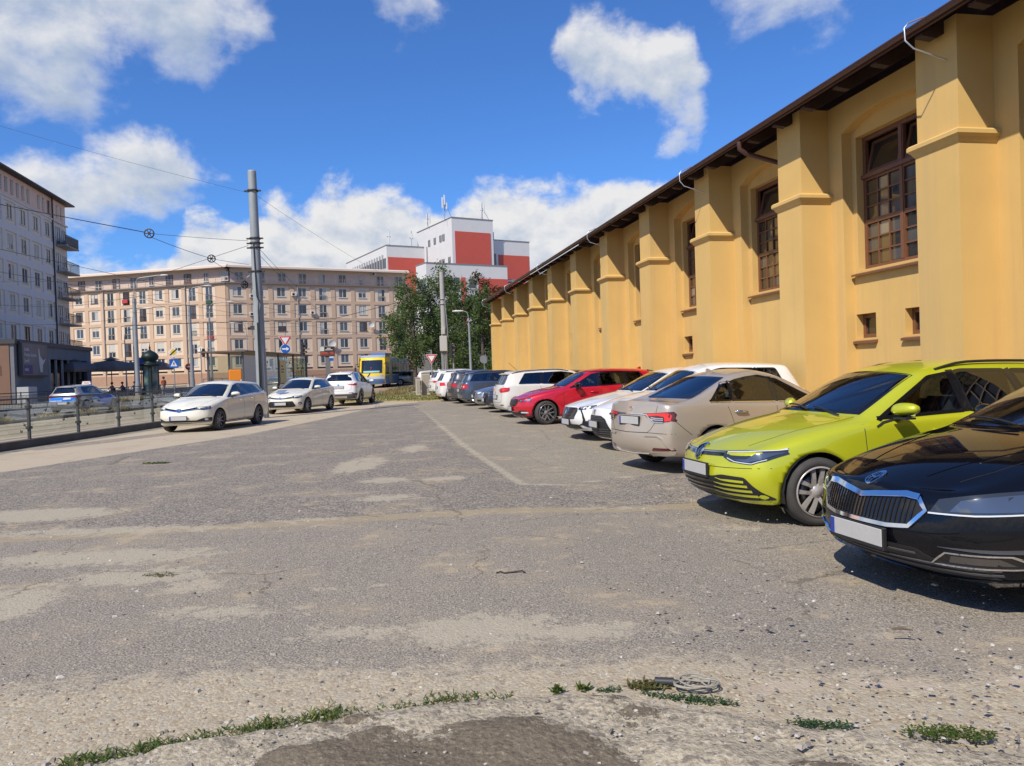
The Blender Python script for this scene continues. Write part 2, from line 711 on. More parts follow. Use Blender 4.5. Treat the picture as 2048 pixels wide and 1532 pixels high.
class Car:
 def __init__(self, name, p, label, group, color, pos, heading, cat='car'):
  """pos: world ground point of the car's centre, heading: angle of the direction the nose points"""
  self.p = p
  self.root = empty(name, pos, heading + PI)
  tag(self.root, label, cat, group)
  self.paint = color
  self.off = Vector((-p['L'] / 2, 0, 0))
  self.wrap = p.get('wrap', (.50, .36))
  self.build_body()

 # ---- the shell
 def build_body(self):
  p = self.p
  L, W, H, FO, WB, Rw = p['L'], p['W'], p['H'], p['FO'], p['WB'], p['R']
  hx, hz, cx, cz, wx, wz = p['hx'], p['hz'], p['cx'], p['cz'], p['wx'], p['wz']
  rx, ex, ez, gx, gz_, tx, tz = p['rx'], p['ex'], p['ez'], p['gx'], p['gz'], p['tx'], p['tz']
  fp, rp = p['front'], p['rear']
  fb, rb = p.get('fb', .30), p.get('rb', .17)
  zf, zm, zr = p.get('zlow', (.19, .20, .27))

  def hood(x):
   s = max(0, min(1, (x - hx) / (cx - hx)))
   return hz + (cz - hz) * s ** p.get('hoodexp', .72)
  belt_pts = p['belt']

  def belt(x):
   return float(np.interp(x, [b[0] for b in belt_pts], [b[1] for b in belt_pts]))
  self.beltf = belt

  def zlow(x):
   return float(np.interp(x, [0, FO, FO + WB, L], [zf, zm, zm, zr]))

  def fx(z):
   return float(np.interp(z, [a for a, b in fp], [b for a, b in fp]))

  def bx_(z):
   return float(np.interp(z, [a for a, b in rp], [b for a, b in rp]))
  T = [(hx, hz), (.45, hood(.45)), (FO, hood(FO)), (max(FO + .12, cx - .16), hood(cx - .16)), (cx, cz),
    ((cx + wx) / 2, cz + (wz - cz) * p.get('wsmid', .535)), (wx, wz), (rx, H),
    (rx + (ex - rx) * .45, H - (H - ez) * .22), (rx + (ex - rx) * .80, H - (H - ez) * .58), (ex, ez), (gx, gz_), (tx, tz)]
  T = [(x, z + (.028 if 6 <= i <= 10 else (.012 if i == 5 else 0))) for i, (x, z) in enumerate(T)]
  x10 = max(FO + WB + .28, min(ex - .12, L - .5))
  XS = [fb * .74 + fx(.5), .52, FO, FO + .43, cx + .24, (cx + wx) / 2 + .20, wx + .14, (wx + .14 + FO + WB - .42) / 2,
    FO + WB - .42, FO + WB, x10, L - .32, L - rb * .8]
  if XS[10] < XS[9] + .12:
   XS[10] = XS[9] + .12
  rf = p.get('rf', .66)
  T1y = [.60, .70, .76, .79, .80, (.80 + rf) / 2 + .012, rf, rf - .005, rf - .01, rf - .02, rf - .045, p.get('gyf', .70), p.get('tyf', .75)]
  T1dx = [.17, .12, .07, .08, .17, .15, .10, .03, 0, 0, -.02, -.03, -.10]
  T1dz = [.015, .03, .035, .035, .02, .05, .055, .06, .06, .06, .05, .03, .02]
  S3y = [.82, .885, .935, .945, .95, .952, .955, .955, .955, .952, .935, .91, .85]
  S2y = [.855, .935, 1.0, .988, .985, .985, .985, .985, .988, 1.0, .988, .95, .885]
  S1y = [.85, .935, .99, .985, .985, .985, .985, .985, .985, .99, .98, .945, .88]
  S0y = [.78, .89, .93, .93, .93, .93, .93, .93, .93, .93, .91, .87, .80]
  cage = []
  for i in range(13):
   xs = XS[i]
   tx_, tz_ = T[i]
   zb = zlow(xs)
   b = belt(xs)
   s3 = (xs, S3y[i] * W, b)
   t1 = (tx_ + T1dx[i], T1y[i] * W, tz_ - T1dz[i])
   t0 = (tx_, 0, tz_)
   t2 = (tx_ + T1dx[i] * .28, T1y[i] * W * .55, tz_ - T1dz[i] * .30)
   if i <= 3 or i == 12:
    g = (xs * .5 + t1[0] * .5, (s3[1] + t1[1]) / 2, (s3[2] + t1[2]) / 2 + .012)
   else:
    g = (xs, s3[1] - .035, b + .028)
   zmid = zb + (b - zb) * .60
   s2 = (xs, S2y[i] * W, zmid)
   s1 = (xs, S1y[i] * W, zb + .20)
   s0 = (xs + (.02 if i == 0 else 0), S0y[i] * W, zb)
   xb = xs if 0 < i < 12 else (fx(zb) + .03 if i == 0 else bx_(zb) - .03)
   b1 = (xb + (fb * .2 if i == 0 else (-rb * .2 if i == 12 else 0)), .46 * W, zb - .005)
   b0 = (xb, 0, zb - .005)
   cage.append([b0, b1, s0, s1, s2, s3, g, t1, t2, t0])
  bm = bmesh.new()
  V = []
  for st in cage:
   row = [bm.verts.new(q) for q in st]
   mir = [row[0]] + [bm.verts.new((q[0], -q[1], q[2])) for q in st[1:9]] + [row[9]]
   V.append((row, mir))
  for i in range(12):
   for side in (0, 1):
    a, b = V[i][side], V[i + 1][side]
    for k in range(9):
     q = (a[k], b[k], b[k + 1], a[k + 1])
     bm.faces.new(q if side == 0 else q[::-1])
  for end in (0, 12):
   st = cage[end]
   rows = [6, 5, 4, 3]
   mids = []
   for r in rows:
    z = st[r][2]
    prof = fx(z) if end == 0 else bx_(z)
    bow = fb if end == 0 else -rb
    ym = .46 * W
    mids.append((bm.verts.new((prof, 0, z)), bm.verts.new((prof + bow * .2, ym, z)), bm.verts.new((prof + bow * .2, -ym, z))))
   for side in (0, 1):
    rr = V[end][side]
    grid = [[rr[9], rr[8], rr[7]]] + [[m[0], m[1 + side], rr[r]] for m, r in zip(mids, rows)] + [[rr[0], rr[1], rr[2]]]
    for a, b in zip(grid, grid[1:]):
     for k in range(2):
      q = (a[k], a[k + 1], b[k + 1], b[k])
      bm.faces.new(q)
  bmesh.ops.recalc_face_normals(bm, faces=bm.faces[:])
  cl = bm.edges.layers.float.new('crease_edge')
  for i in range(12):
   for side in (0, 1):
    a, b = V[i][side], V[i + 1][side]
    for k, cr in ((2, .35), (4, p.get('crease', .35)), (5, .30), (6, .45), (7, .35 if i >= 4 else .30)):
     e = bm.edges.get((a[k], b[k]))
     if e:
      e[cl] = cr if 2 <= i <= 10 or k in (2,) else cr * .6
  for a, b in ((9, 8), (8, 7)):
   for side in (0, 1):
    for st, cr in ((0, .35), (4, .55), (10, .5), (11, p.get('tailcrease', .25)), (12, p.get('tailcrease', .25))):
     e = bm.edges.get((V[st][side][a], V[st][side][b]))
     if e:
      e[cl] = cr
  me = bpy.data.meshes.new('body')
  bm.to_mesh(me)
  bm.free()
  tmp = bpy.data.objects.new('tmp', me)
  COL.objects.link(tmp)
  md = tmp.modifiers.new('s', 'SUBSURF')
  md.levels = md.render_levels = 3
  dg = bpy.context.evaluated_depsgraph_get()
  full = bpy.data.meshes.new_from_object(tmp.evaluated_get(dg))
  bpy.data.objects.remove(tmp)
  bpy.data.meshes.remove(me)
  self.T, self.XS, self.cage = T, XS, cage
  bm = bmesh.new()
  bm.from_mesh(full)
  self.bvh = BVHTree.FromBMesh(bm)
  # ---- wheel arches
  ra = Rw + p.get('archgap', .05)
  holes = []
  for wxc in (FO, FO + WB):
   self.cut(bm, lambda f, wxc=wxc: abs(f.y) > .5 * W and (f.x - wxc) ** 2 + (f.z - Rw) ** 2 < ra * ra,
      lambda v, wxc=wxc: self.to_circle(v, wxc, Rw, ra))
  # ---- window openings
  self.windows = self.window_polys()
  for view, poly, kind in self.windows:
   ip = inset(poly, .018)
   if view == 's':
    self.cut(bm, lambda f: abs(f.y) > .45 * W and f.z > belt(f.x) - .02 and in_poly(f.x, f.z, ip),
       lambda v: self.to_poly(v, ip, 's'))
   elif view == 't':
    self.cut(bm, lambda f: f.z > .75 and in_poly(f.x, f.y, ip), lambda v: self.to_poly(v, ip, 't'))
   else:
    self.cut(bm, lambda f: f.x > rx and f.z > .7 and in_poly(f.y, f.z, ip), lambda v: self.to_poly(v, ip, 'r'))
  for f in bm.faces:
   f.smooth = True
  # lip of the arches: turn the open edge inwards
  rim = []
  for e in bm.edges:
   if e.is_boundary and all(min((v.co.x - c) ** 2 + (v.co.z - Rw) ** 2 for c in (FO, FO + WB)) < (ra + .01) ** 2 and abs(v.co.y) > .4 * W for v in e.verts):
    rim.append(e)
  ext = bmesh.ops.extrude_edge_only(bm, edges=rim)
  for v in [g for g in ext['geom'] if isinstance(g, bmesh.types.BMVert)]:
   v.co.y *= .955
  bm.to_mesh(full)
  bm.free()
  full.transform(Matrix.Translation(self.off))
  full.materials.clear()
  self.body = obj('body', full, self.root, self.paint)
  for wxc in (FO, FO + WB):                  # wheel wells
   for s in (-1, 1):
    m = MB()
    pts = []
    for k in range(13):
     a = PI * (k / 12) * 1.16 - .25
     pts.append((wxc + (ra - .002) * math.cos(a), Rw + (ra - .002) * math.sin(a)))
    V_ = [(x, s * y, z) for y in (.50 * W, .955 * W) for x, z in pts]
    m.add(V_, [(k, k + 1, 13 + k + 1, 13 + k) for k in range(12)] + [tuple(range(13))], False)
    self.put('wheel_well', m, M_UNDER)

 def cut(self, bm, test, snap):
  dead = [f for f in bm.faces if test(f.calc_center_median())]
  if not dead:
   return
  ring = set()
  ds = set(dead)
  for f in dead:
   for e in f.edges:
    if any(g not in ds for g in e.link_faces):
     ring.update(e.verts)
  bmesh.ops.delete(bm, geom=dead, context='FACES')
  for v in ring:
   if v.is_valid:
    snap(v)

 def to_circle(self, v, cx, cz, r):
  d = Vector((v.co.x - cx, v.co.z - cz))
  if d.length > 1e-4 and abs(d.length - r) < .14:
   d = d.normalized() * r
   x, z = cx + d.x, cz + d.y
   hit = self.hit('R' if v.co.y > 0 else 'L', x, z)
   v.co.x, v.co.z = x, z
   if hit and abs(hit[0].y) > .5 * self.p['W']:
    v.co.y = hit[0].y

 def to_poly(self, v, poly, view):
  a, b = {'s': (v.co.x, v.co.z), 't': (v.co.x, v.co.y), 'r': (v.co.y, v.co.z)}[view]
  d, qa, qb = seg_near(a, b, poly)
  if d > .1:
   return
  vv = view if view != 's' else ('R' if v.co.y > 0 else 'L')
  h = self.hit(vv, qa, qb)
  if h:
   v.co = h[0]

 def hit(self, view, a, b):
  o, d = VIEWS[view](a, b)
  loc, nor, _, _ = self.bvh.ray_cast(Vector(o), Vector(d))
  if view in 'fr':                          # lamps wrap round the corner, but not along the whole flank
   for _i in range(14):
    if loc is not None and (loc.x < self.wrap[0] if view == 'f' else loc.x > self.p['L'] - self.wrap[1]):
     break
    a *= .982
    o, d = VIEWS[view](a, b)
    loc, nor, _, _ = self.bvh.ray_cast(Vector(o), Vector(d))
  if loc is None:
   # a little off the shell: take the nearest point in the projection
   o = Vector(o)
   guess = {'f': Vector((.25, a, b)), 'r': Vector((self.p['L'] - .2, a, b)), 'R': Vector((a, self.p['W'], b)),
      'L': Vector((a, -self.p['W'], b)), 't': Vector((a, b, 1.2))}[view]
   loc, nor, _, _ = self.bvh.find_nearest(guess)
   if loc is None:
    return None
  if nor.dot(Vector(d)) > 0:
   nor = -nor
  return loc, nor

 def window_polys(self):
  p, T, cage = self.p, self.T, self.cage
  W = p['W']
  out = []
  t1 = [c[7] for c in cage]
  top = [(t1[i][0], t1[i][2]) for i in range(4, 11)]
  wr_b, wr_t = p['side_end']
  bt = self.beltf
  low = []
  x0 = top[0][0] + p.get('a_in', .12)
  n = 10
  for k in range(n + 1):
   x = x0 + (wr_b - x0) * k / n
   low.append((x, bt(x) + .040))
  up = [(x + .055, z - .052) for x, z in top[1:3]] + [(x, z - .058) for x, z in top[3:] if x < wr_t - .05]
  zt = float(np.interp(wr_t, [q[0] for q in up], [q[1] for q in up])) - .012
  up = [q for q in up if q[0] < wr_t - .03] + [(wr_t, zt)]
  outline = low + up[::-1]
  if area(outline) < 0:
   outline = outline[::-1]
  rest = outline
  for (xp, k, wd) in p['pillars']:
   zb = bt(xp)
   first = clip_half(rest, xp - wd / 2, k, zb, False)
   rest = clip_half(rest, xp + wd / 2, k, zb, True)
   if len(first) > 2:
    out.append(('s', round_poly(first, .03, 2), 'side_window'))
  out.append(('s', round_poly(rest, p.get('dround', .05), 3), 'side_window'))
  # windscreen (seen from above)
  cx, wx = p['cx'], p['wx']
  yb, yt = .765 * W, (p.get('rf', .66) - .035) * W
  bow = .15
  ws = []
  for k in range(-5, 6):
   s = k / 5
   ws.append((cx + .05 + bow * s * s, s * yb))
  for k in range(5, -6, -1):
   s = k / 5
   ws.append((wx - .045 + .085 * s * s, s * yt))
  out.append(('t', ws, 'windscreen'))
  if p['kind'] == 'sedan':
   ex, gx = p['ex'], p['gx']
   ya, yb = (p.get('rf', .66) - .085) * W, .655 * W
   rw = []
   for k in range(-5, 6):
    s = k / 5
    rw.append((ex + .05 - .05 * s * s, s * ya))
   for k in range(5, -6, -1):
    s = k / 5
    rw.append((gx - .06 - .07 * s * s, s * yb))
   out.append(('t', rw, 'rear_window'))
  else:
   zt_, zb_ = p['ez'] - p.get('rw_top', .075), p['gz'] + p.get('rw_bot', .02)
   ya, yb = (p.get('rf', .66) - .10) * W, p.get('rwy', .66) * W
   out.append(('r', round_poly([(-yb, zb_), (yb, zb_), (ya, zt_), (-ya, zt_)], .06, 3), 'rear_window'))
  return out

 # ---- adding parts
 def put(self, name, m, material, parent=None):
  me = m.mesh(name, fix=False) if isinstance(m, MB) else m
  if parent is None:
   me.transform(Matrix.Translation(self.off))
   return obj(name, me, self.root, material)
  me.transform(Matrix.Translation(self.off))
  return obj(name, me, parent, material)

 def surf(self, m, view, poly, off, h, skirt=True):
  pts, faces, n = tess(poly, h)
  V_, Nn = [], []
  for a, b in pts:
   q = self.hit(view, a, b)
   if q is None:
    q = (Vector((0, 0, 0)), Vector((0, 0, 1)))
   V_.append(q[0] + q[1] * off)
   Nn.append(q[1])
  fs = []
  for f in faces:
   nn = (V_[f[1]] - V_[f[0]]).cross(V_[f[2]] - V_[f[0]])
   fs.append(f if nn.dot(Nn[f[0]]) > 0 else f[::-1])
  m.add(V_, fs, True)
  if skirt:
   cnt = {}
   for f in fs:
    for i in range(3):
     e = (f[i], f[(i + 1) % 3])
     cnt[e] = cnt.get(e, 0) + 1
   for (a, b) in list(cnt):
    if (b, a) not in cnt:
     d = off + .012
     m.add([V_[a], V_[b], V_[b] - Nn[b] * d, V_[a] - Nn[a] * d], [(0, 3, 2, 1)])

 def views(self, view, mirror):
  if view == 's':
   return [('R', 1), ('L', 1)]
  return [(view, 1), (view, -1)] if mirror else [(view, 1)]

 def patch(self, name, view, poly, material, off=.004, mirror=True, h=.06, parent=None, skirt=True):
  """a piece with its own outline lying on the shell; returns the piece (or both mirrored pieces)"""
  res = []
  for vw, s in self.views(view, mirror):
   m = MB()
   pl = poly if s == 1 else ([(a, -b) for a, b in poly] if vw == 't' else [(-a, b) for a, b in poly])
   self.surf(m, vw, pl, off, h, skirt)
   par = parent[len(res) % len(parent)] if isinstance(parent, list) else parent
   res.append(self.put(name, m, material, par))
  return res

 def band(self, m, view, line, width, off, closed=False, skirt=True):
  """ribbon along a line lying on the shell"""
  pts = densify(line, .05, closed)
  n = len(pts)
  L_, R_ = [], []
  NN = []
  for i in range(n):
   a = pts[i - 1] if (i or closed) else pts[i]
   b = pts[(i + 1) % n] if (i < n - 1 or closed) else pts[i]
   d = Vector((b[0] - a[0], b[1] - a[1]))
   if d.length < 1e-6:
    d = Vector((1, 0))
   d.normalize()
   w = width if not isinstance(width, (list, tuple)) else float(np.interp(i / max(1, n - 1), np.linspace(0, 1, len(width)), width))
   for lst, s in ((L_, 1), (R_, -1)):
    q = self.hit(view, pts[i][0] - d.y * s * w / 2, pts[i][1] + d.x * s * w / 2)
    lst.append(q[0] + q[1] * off)
    if s == 1:
     NN.append(q[1])
  V_ = L_ + R_
  fs = []
  for i in range(n if closed else n - 1):
   j = (i + 1) % n
   f = (i, j, n + j, n + i)
   nn = (V_[j] - V_[i]).cross(V_[n + i] - V_[i])
   fs.append(f if nn.dot(NN[i]) > 0 else f[::-1])
  m.add(V_, fs, True)
  if skirt:
   d = off + .01
   for i in range(n if closed else n - 1):
    j = (i + 1) % n
    for q, s in ((L_, 1), (R_, -1)):
     f = [q[i], q[j], q[j] - NN[j] * d, q[i] - NN[i] * d]
     m.add(f, [(0, 1, 2, 3) if s > 0 else (3, 2, 1, 0)])

 def line(self, name, view, pts, width, material, off=.003, mirror=True, closed=False, parent=None, skirt=True):
  res = []
  for vw, s in self.views(view, mirror):
   m = MB()
   pl = pts if s == 1 else ([(a, -b) for a, b in pts] if vw == 't' else [(-a, b) for a, b in pts])
   self.band(m, vw, pl, width, off, closed, skirt)
   par = parent[len(res) % len(parent)] if isinstance(parent, list) else parent
   res.append(self.put(name, m, material, par))
  return res

 def seam(self, view, pts, mirror=True, width=.0075):
  if not hasattr(self, 'seams'):
   self.seams = MB()
  for vw, s in self.views(view, mirror):
   pl = pts if s == 1 else ([(a, -b) for a, b in pts] if vw == 't' else [(-a, b) for a, b in pts])
   self.band(self.seams, vw, pl, width, .0012, False, False)

 # ---- the usual equipment
 def equip(self, wheel='multi', rim_mat=None, trim=None, rails=None, mirror_low=M_BLACK, mirror_top=None, handles=True,
    interior=True, wiper_rear=False, fin=True, arch_clad=0, glass_side=None, steer=0.0, window_trim=None, sill=True, plain=False):
  p = self.p
  L, W, FO, WB, Rw = p['L'], p['W'], p['FO'], p['WB'], p['R']
  gs = glass_side or M_PRIV
  n_side = 0
  for view, poly, kind in self.windows:
   g = M_GLASS if kind == 'windscreen' else gs
   if kind == 'side_window':
    n_side += 1
    if n_side > 1 and gs is M_PRIV:
     g = M_DARKPRIV
   for vw, s in self.views(view, False):
    ring = densify(poly, .06)
    inn = inset(ring, .034 if kind != 'windscreen' else .04)
    m = MB()
    o, i_ = [], []
    for (a, b), (c, d) in zip(ring, inn):
     q = self.hit(vw, a, b)
     r_ = self.hit(vw, c, d)
     o.append(q[0] + q[1] * .0035)
     i_.append(r_[0] + r_[1] * .003)
    n = len(o)
    fs = []
    for k in range(n):
     j = (k + 1) % n
     f = (k, j, n + j, n + k)
     fs.append(f)
    m.add(o + i_, fs, True)
    w = self.put(kind, m, M_FRIT)
    m2 = MB()
    self.surf(m2, vw, inset(ring, .030 if kind != 'windscreen' else .036), .0022, .09, False)
    self.put('pane', m2, g, w)
    if window_trim and kind == 'side_window':
     m3 = MB()
     bot = [q for q in poly if q[1] < self.beltf(q[0]) + .065]
     if len(bot) > 1:
      bot.sort()
      self.band(m3, vw, bot, .014, .006)
      self.put('window_trim', m3, window_trim, w)
  # black door pillars between the side windows
  for (xp, k_, wd) in p['pillars']:
   zb = self.beltf(xp)
   zt = zb + .045
   tops = [q for v_, pl, kd in self.windows if kd == 'side_window' for q in pl if abs(q[0] - (xp + k_ * (q[1] - zb))) < wd + .05]
   if tops:
    zt = max(q[1] for q in tops) - .004
   self.line('door_pillar', 's', [(xp + k_ * .045, zb + .045), (xp + k_ * (zt - zb), zt)], wd + .03, M_GLOSSBLACK, .0028)
  # wheels
  tyre, rim, hub = wheel_meshes(wheel, Rw, rim_mat or M_RIM)
  for wxc in (FO, FO + WB):
   for s in (1, -1):
    e = empty('wheel')
    e.parent = self.root
    e.location = self.off + Vector((wxc, s * (W - .125), Rw))
    e.rotation_euler.z = (0 if s > 0 else PI) + (steer if wxc == FO else 0)
    obj('tyre', tyre, e)
    obj('rim', rim, e)
    obj('brake_disc', hub, e)
  # mirrors
  ax = p['cx'] + .50 + p.get('mirx', 0)
  az = self.beltf(ax) + .09
  mt = mirror_top or self.paint
  for s in (1, -1):
   y0 = s * W * .93
   m = MB()
   rings = []
   for k in range(9):
    f = k / 8
    hh = .070 * max(0, math.sin(PI * min(1, .24 + f * .70))) ** .45
    dd = .066 * max(0, math.sin(PI * min(1, .26 + f * .68))) ** .45
    ring = []
    for j in range(14):
     a = 2 * PI * j / 14
     cx_, sz = math.cos(a), math.sin(a)
     cx_ = cx_ if cx_ < 0 else cx_ * .45       # flat at the back where the glass sits
     ring.append((ax - .02 + cx_ * dd * 1.25 + .05 * f, y0 + s * (.035 + .22 * f), az + .035 + sz * hh * (.8 if sz < 0 else 1) + .01 * f))
    rings += ring
   F_ = []
   for k in range(8):
    for j in range(14):
     q = (k * 14 + j, k * 14 + (j + 1) % 14, (k + 1) * 14 + (j + 1) % 14, (k + 1) * 14 + j)
     F_.append(q)
   F_ += [tuple(range(14)), tuple(range(8 * 14, 9 * 14))]
   m.add(rings, F_, True)
   me = m.mesh('mirror_shell')
   mo = self.put('wing_mirror', me, mt)
   m = MB()
   m.tube([(ax + .03, y0 - s * .05, az - .035), (ax + .015, y0 + s * .03, az - .035), (ax, y0 + s * .10, az - .02)], [.032, .03, .025], 8)
   m.box(ax - .09, ax + .02, min(y0 + s * .06, y0 + s * .23), max(y0 + s * .06, y0 + s * .23), az - .046, az - .028)
   self.put('mirror_foot', m.mesh('mirror_foot'), mirror_low, mo)
   m = MB()
   m.bbox(ax + .012, ax + .022, min(y0 + s * .07, y0 + s * .23), max(y0 + s * .07, y0 + s * .23), az - .02, az + .09, .01)
   self.put('mirror_glass', m.mesh('mirror_glass'), M_CHROME, mo)
  if plain:
   interior = False
  # door handles and door gaps
  dx = p['doors']
  if handles:
   for hx_ in p['handles']:
    z = self.beltf(hx_) - .10
    for s in (1, -1):
     q = self.hit('R' if s > 0 else 'L', hx_, z)
     q2 = self.hit('R' if s > 0 else 'L', hx_ + .2, z + .006)
     m = MB()
     a, b = q[0] + q[1] * .026, q2[0] + q2[1] * .026
     m.tube([q[0] - q[1] * .005, a, a.lerp(b, .5) + q[1] * .004, b, q2[0] - q2[1] * .005], [.012, .014, .016, .014, .012], 8)
     self.put('door_handle', m.mesh('door_handle'), trim or self.paint)
  for (xt, xb, bulge) in dx:
   zt = self.beltf(xt) + .02
   pts = []
   for k in range(9):
    f = k / 8
    pts.append((xt + (xb - xt) * f + bulge * math.sin(PI * f), zt + (p.get('zlow', (.19, .2, .27))[1] + .10 - zt) * f))
   self.seam('s', pts)
  zs = p.get('zlow', (.19, .2, .27))[1] + .10
  self.seam('s', [(dx[0][1], zs), (dx[-1][1], zs)])
  # bonnet gap
  hx, cx = p['hx'], p['cx']
  self.seam('t', [(cx + .15, .755 * W), (cx - .1, .74 * W), (p['FO'], .70 * W), (.55, .64 * W), (hx + .24, .56 * W)], True, .0055)
  # bottom of the bumper / shut of the tailgate come from the model data
  if sill:
   self.line('sill_trim', 's', [(FO + Rw + .06, zs - .055), (FO + WB - Rw - .06, zs - .055)], .06, M_BLACK, .006)
  if arch_clad:
   for wxc in (FO, FO + WB):
    ra = Rw + p.get('archgap', .05) + arch_clad / 2
    self.line('arch_cladding', 's', [(wxc + ra * math.cos(a), Rw + ra * math.sin(a)) for a in [PI * 1.12 - k * PI * 1.24 / 22 for k in range(23)]],
       arch_clad, M_GREYPLAST, .008)
  if rails:
   for s in (1, -1):
    i0, i1 = self.cage[6][7], self.cage[10][7]
    m = MB()
    pts = []
    for k in range(15):
     f = k / 14
     x = i0[0] + .18 + (i1[0] - i0[0] - .22) * f
     y = s * (W * (p.get('rf', .66) - .02) + (-.03 * f) * W)
     h_ = self.hit('t', x, y)
     pts.append((x, h_[0].y, h_[0].z + .035 * min(1, 6 * f, 6 * (1 - f)) + .004))
    m.tube(pts, .014, 8)
    self.put('roof_rail', m.mesh('roof_rail'), rails)
  if fin:
   x = p['ex'] - .12
   q = self.hit('t', x, 0)[0]
   m = MB()
   m.prism([(x - .12, q.z - .01), (x + .06, q.z - .01), (x + .05, q.z + .055), (x + .02, q.z + .06)], -.012, .012)
   self.put('antenna_fin', m.mesh('antenna_fin'), self.paint)
  if interior:
   z0 = .52
   for s in (1, -1):
    sx = p['cx'] + 1.12
    m = MB()
    m.bbox(sx - .30, sx + .22, s * .38 - .24, s * .38 + .24, z0 - .12, z0 + .06, .05)
    self.put('front_seat', m.mesh('seat'), M_SEAT)
    m = MB()
    m.prism([(sx + .12, z0), (sx + .28, z0), (sx + .42, z0 + .60), (sx + .30, z0 + .62)], s * .38 - .23, s * .38 + .23)
    m.bbox(sx + .34, sx + .45, s * .38 - .12, s * .38 + .12, z0 + .63, z0 + .80, .03)
    self.put('seat_back', m.mesh('seat_back'), M_SEAT)
   sx = FO + WB - (.30 if p['kind'] != 'sedan' else .62)
   m = MB()
   m.bbox(sx - .25, sx + .25, -.60, .60, z0 - .1, z0 + .08, .05)
   m.prism([(sx + .15, z0), (sx + .32, z0), (sx + .50, z0 + .55), (sx + .38, z0 + .57)], -.6, .6)
   for y in (-.38, .38):
    m.bbox(sx + .42, sx + .52, y - .12, y + .12, z0 + .56, z0 + .70, .03)
   self.put('rear_bench', m.mesh('rear_bench'), M_SEAT)
   cx, cz = p['cx'], p['cz']
   m = MB()
   m.prism([(cx + .14, cz - .10), (cx + .52, cz - .015), (cx + .72, cz - .05), (cx + .75, cz - .30), (cx + .2, cz - .35)], -.66 * W, .66 * W)
   self.put('dashboard', m.mesh('dashboard'), M_DASH)
   m = MB()
   c = Vector((cx + .92, -.38, cz - .12))
   ring = [c + Vector((.07 * math.sin(a) * -1, .18 * math.cos(a), .17 * math.sin(a))) for a in [2 * PI * k / 20 for k in range(21)]]
   m.tube(ring, .014, 6)
   m.tube([c, c + Vector((-.25, 0, -.1))], .03, 8)
   self.put('steering_wheel', m.mesh('steering_wheel'), M_DASH)
   # rear view mirror behind the windscreen
   m = MB()
   q = self.hit('t', p['wx'] - .12, 0)[0]
   m.bbox(q.x + .04, q.x + .07, -.12, .12, q.z - .13, q.z - .06, .02)
   self.put('inner_mirror', m.mesh('inner_mirror'), M_BLACK)
  # wipers
  for a, b in (((p['cx'] + .06, -.05), (p['cx'] + .22, .58 * W)), ((p['cx'] + .07, -.62 * W), (p['cx'] + .12, -.08))):
   m = MB()
   pts = []
   for k in range(7):
    f = k / 6
    q = self.hit('t', a[0] + (b[0] - a[0]) * f, a[1] + (b[1] - a[1]) * f)
    pts.append(q[0] + q[1] * .022)
   m.tube(pts, .009, 5)
   self.put('wiper', m.mesh('wiper'), M_BLACK)

 def finish(self):
  if hasattr(self, 'seams'):
   self.put('panel_gap', self.seams, M_SEAM)

 def plate(self, view, z, w=.52, h=.112, off=.014, frame=True):
  q = self.hit(view, 0, z)
  s = -1 if view == 'f' else 1
  x = q[0].x + s * off
  if frame:
   m = MB()
   m.bbox(min(x, x - s * .03), max(x, x - s * .03), -w / 2 - .012, w / 2 + .012, z - h / 2 - .022, z + h / 2 + .010, .004)
   fr = self.put('plate_holder', m.mesh('plate_holder'), M_BLACK)
  m = MB()
  m.bbox(min(x + s * .004, x - s * .01), max(x + s * .004, x - s * .01), -w / 2, w / 2, z - h / 2, z + h / 2, .003)
  pl = self.put('number_plate', m.mesh('number_plate'), M_PLATE)
  m = MB()
  y0 = (w / 2 - .045) if view == 'f' else -w / 2
  m.box(min(x + s * .0062, x), max(x + s * .0062, x), y0 + .002, y0 + .043, z - h / 2 + .003, z + h / 2 - .003)
  self.put('country_band', m.mesh('country_band'), M_PLATEBLUE, pl)
  return pl

 def ring(self, name, view, a, b, ra, rb, w, material, off=.010, parent=None):
  pts = [(a + ra * math.cos(t), b + rb * math.sin(t)) for t in [2 * PI * k / 20 for k in range(20)]]
  m = MB()
  self.band2(m, view, pts, w, off)
  return self.put(name, m, material, parent)

 def band2(self, m, view, pts, w, off):
  n = len(pts)
  c = self.hit(view, sum(q[0] for q in pts) / n, sum(q[1] for q in pts) / n)
  V_ = []
  cen = Vector((sum(q[0] for q in pts) / n, sum(q[1] for q in pts) / n))
  for q in pts:
   d = (Vector(q) - cen).normalized()
   for s in (0, 1):
    e = Vector(q) - d * w * s
    h_ = self.hit(view, e.x, e.y)
    V_.append(h_[0] + h_[1] * off)
  m.add(V_, [(2 * i, 2 * i + 1, 2 * ((i + 1) % n) + 1, 2 * ((i + 1) % n)) for i in range(n)], True)
  V2 = []
  for i in range(n):
   h_ = self.hit(view, *pts[i])
   V2 += [V_[2 * i], h_[0] - h_[1] * .004]
  m.add(V2, [(2 * i, 2 * i + 1, 2 * ((i + 1) % n) + 1, 2 * ((i + 1) % n)) for i in range(n)])

 def disc(self, name, view, a, b, ra, rb, material, off=.006, parent=None):
  pts = [(a + ra * math.cos(t), b + rb * math.sin(t)) for t in [2 * PI * k / 20 for k in range(20)]]
  return self.patch(name, view, pts, material, off, False, .05, parent)[0]


_WH = {}


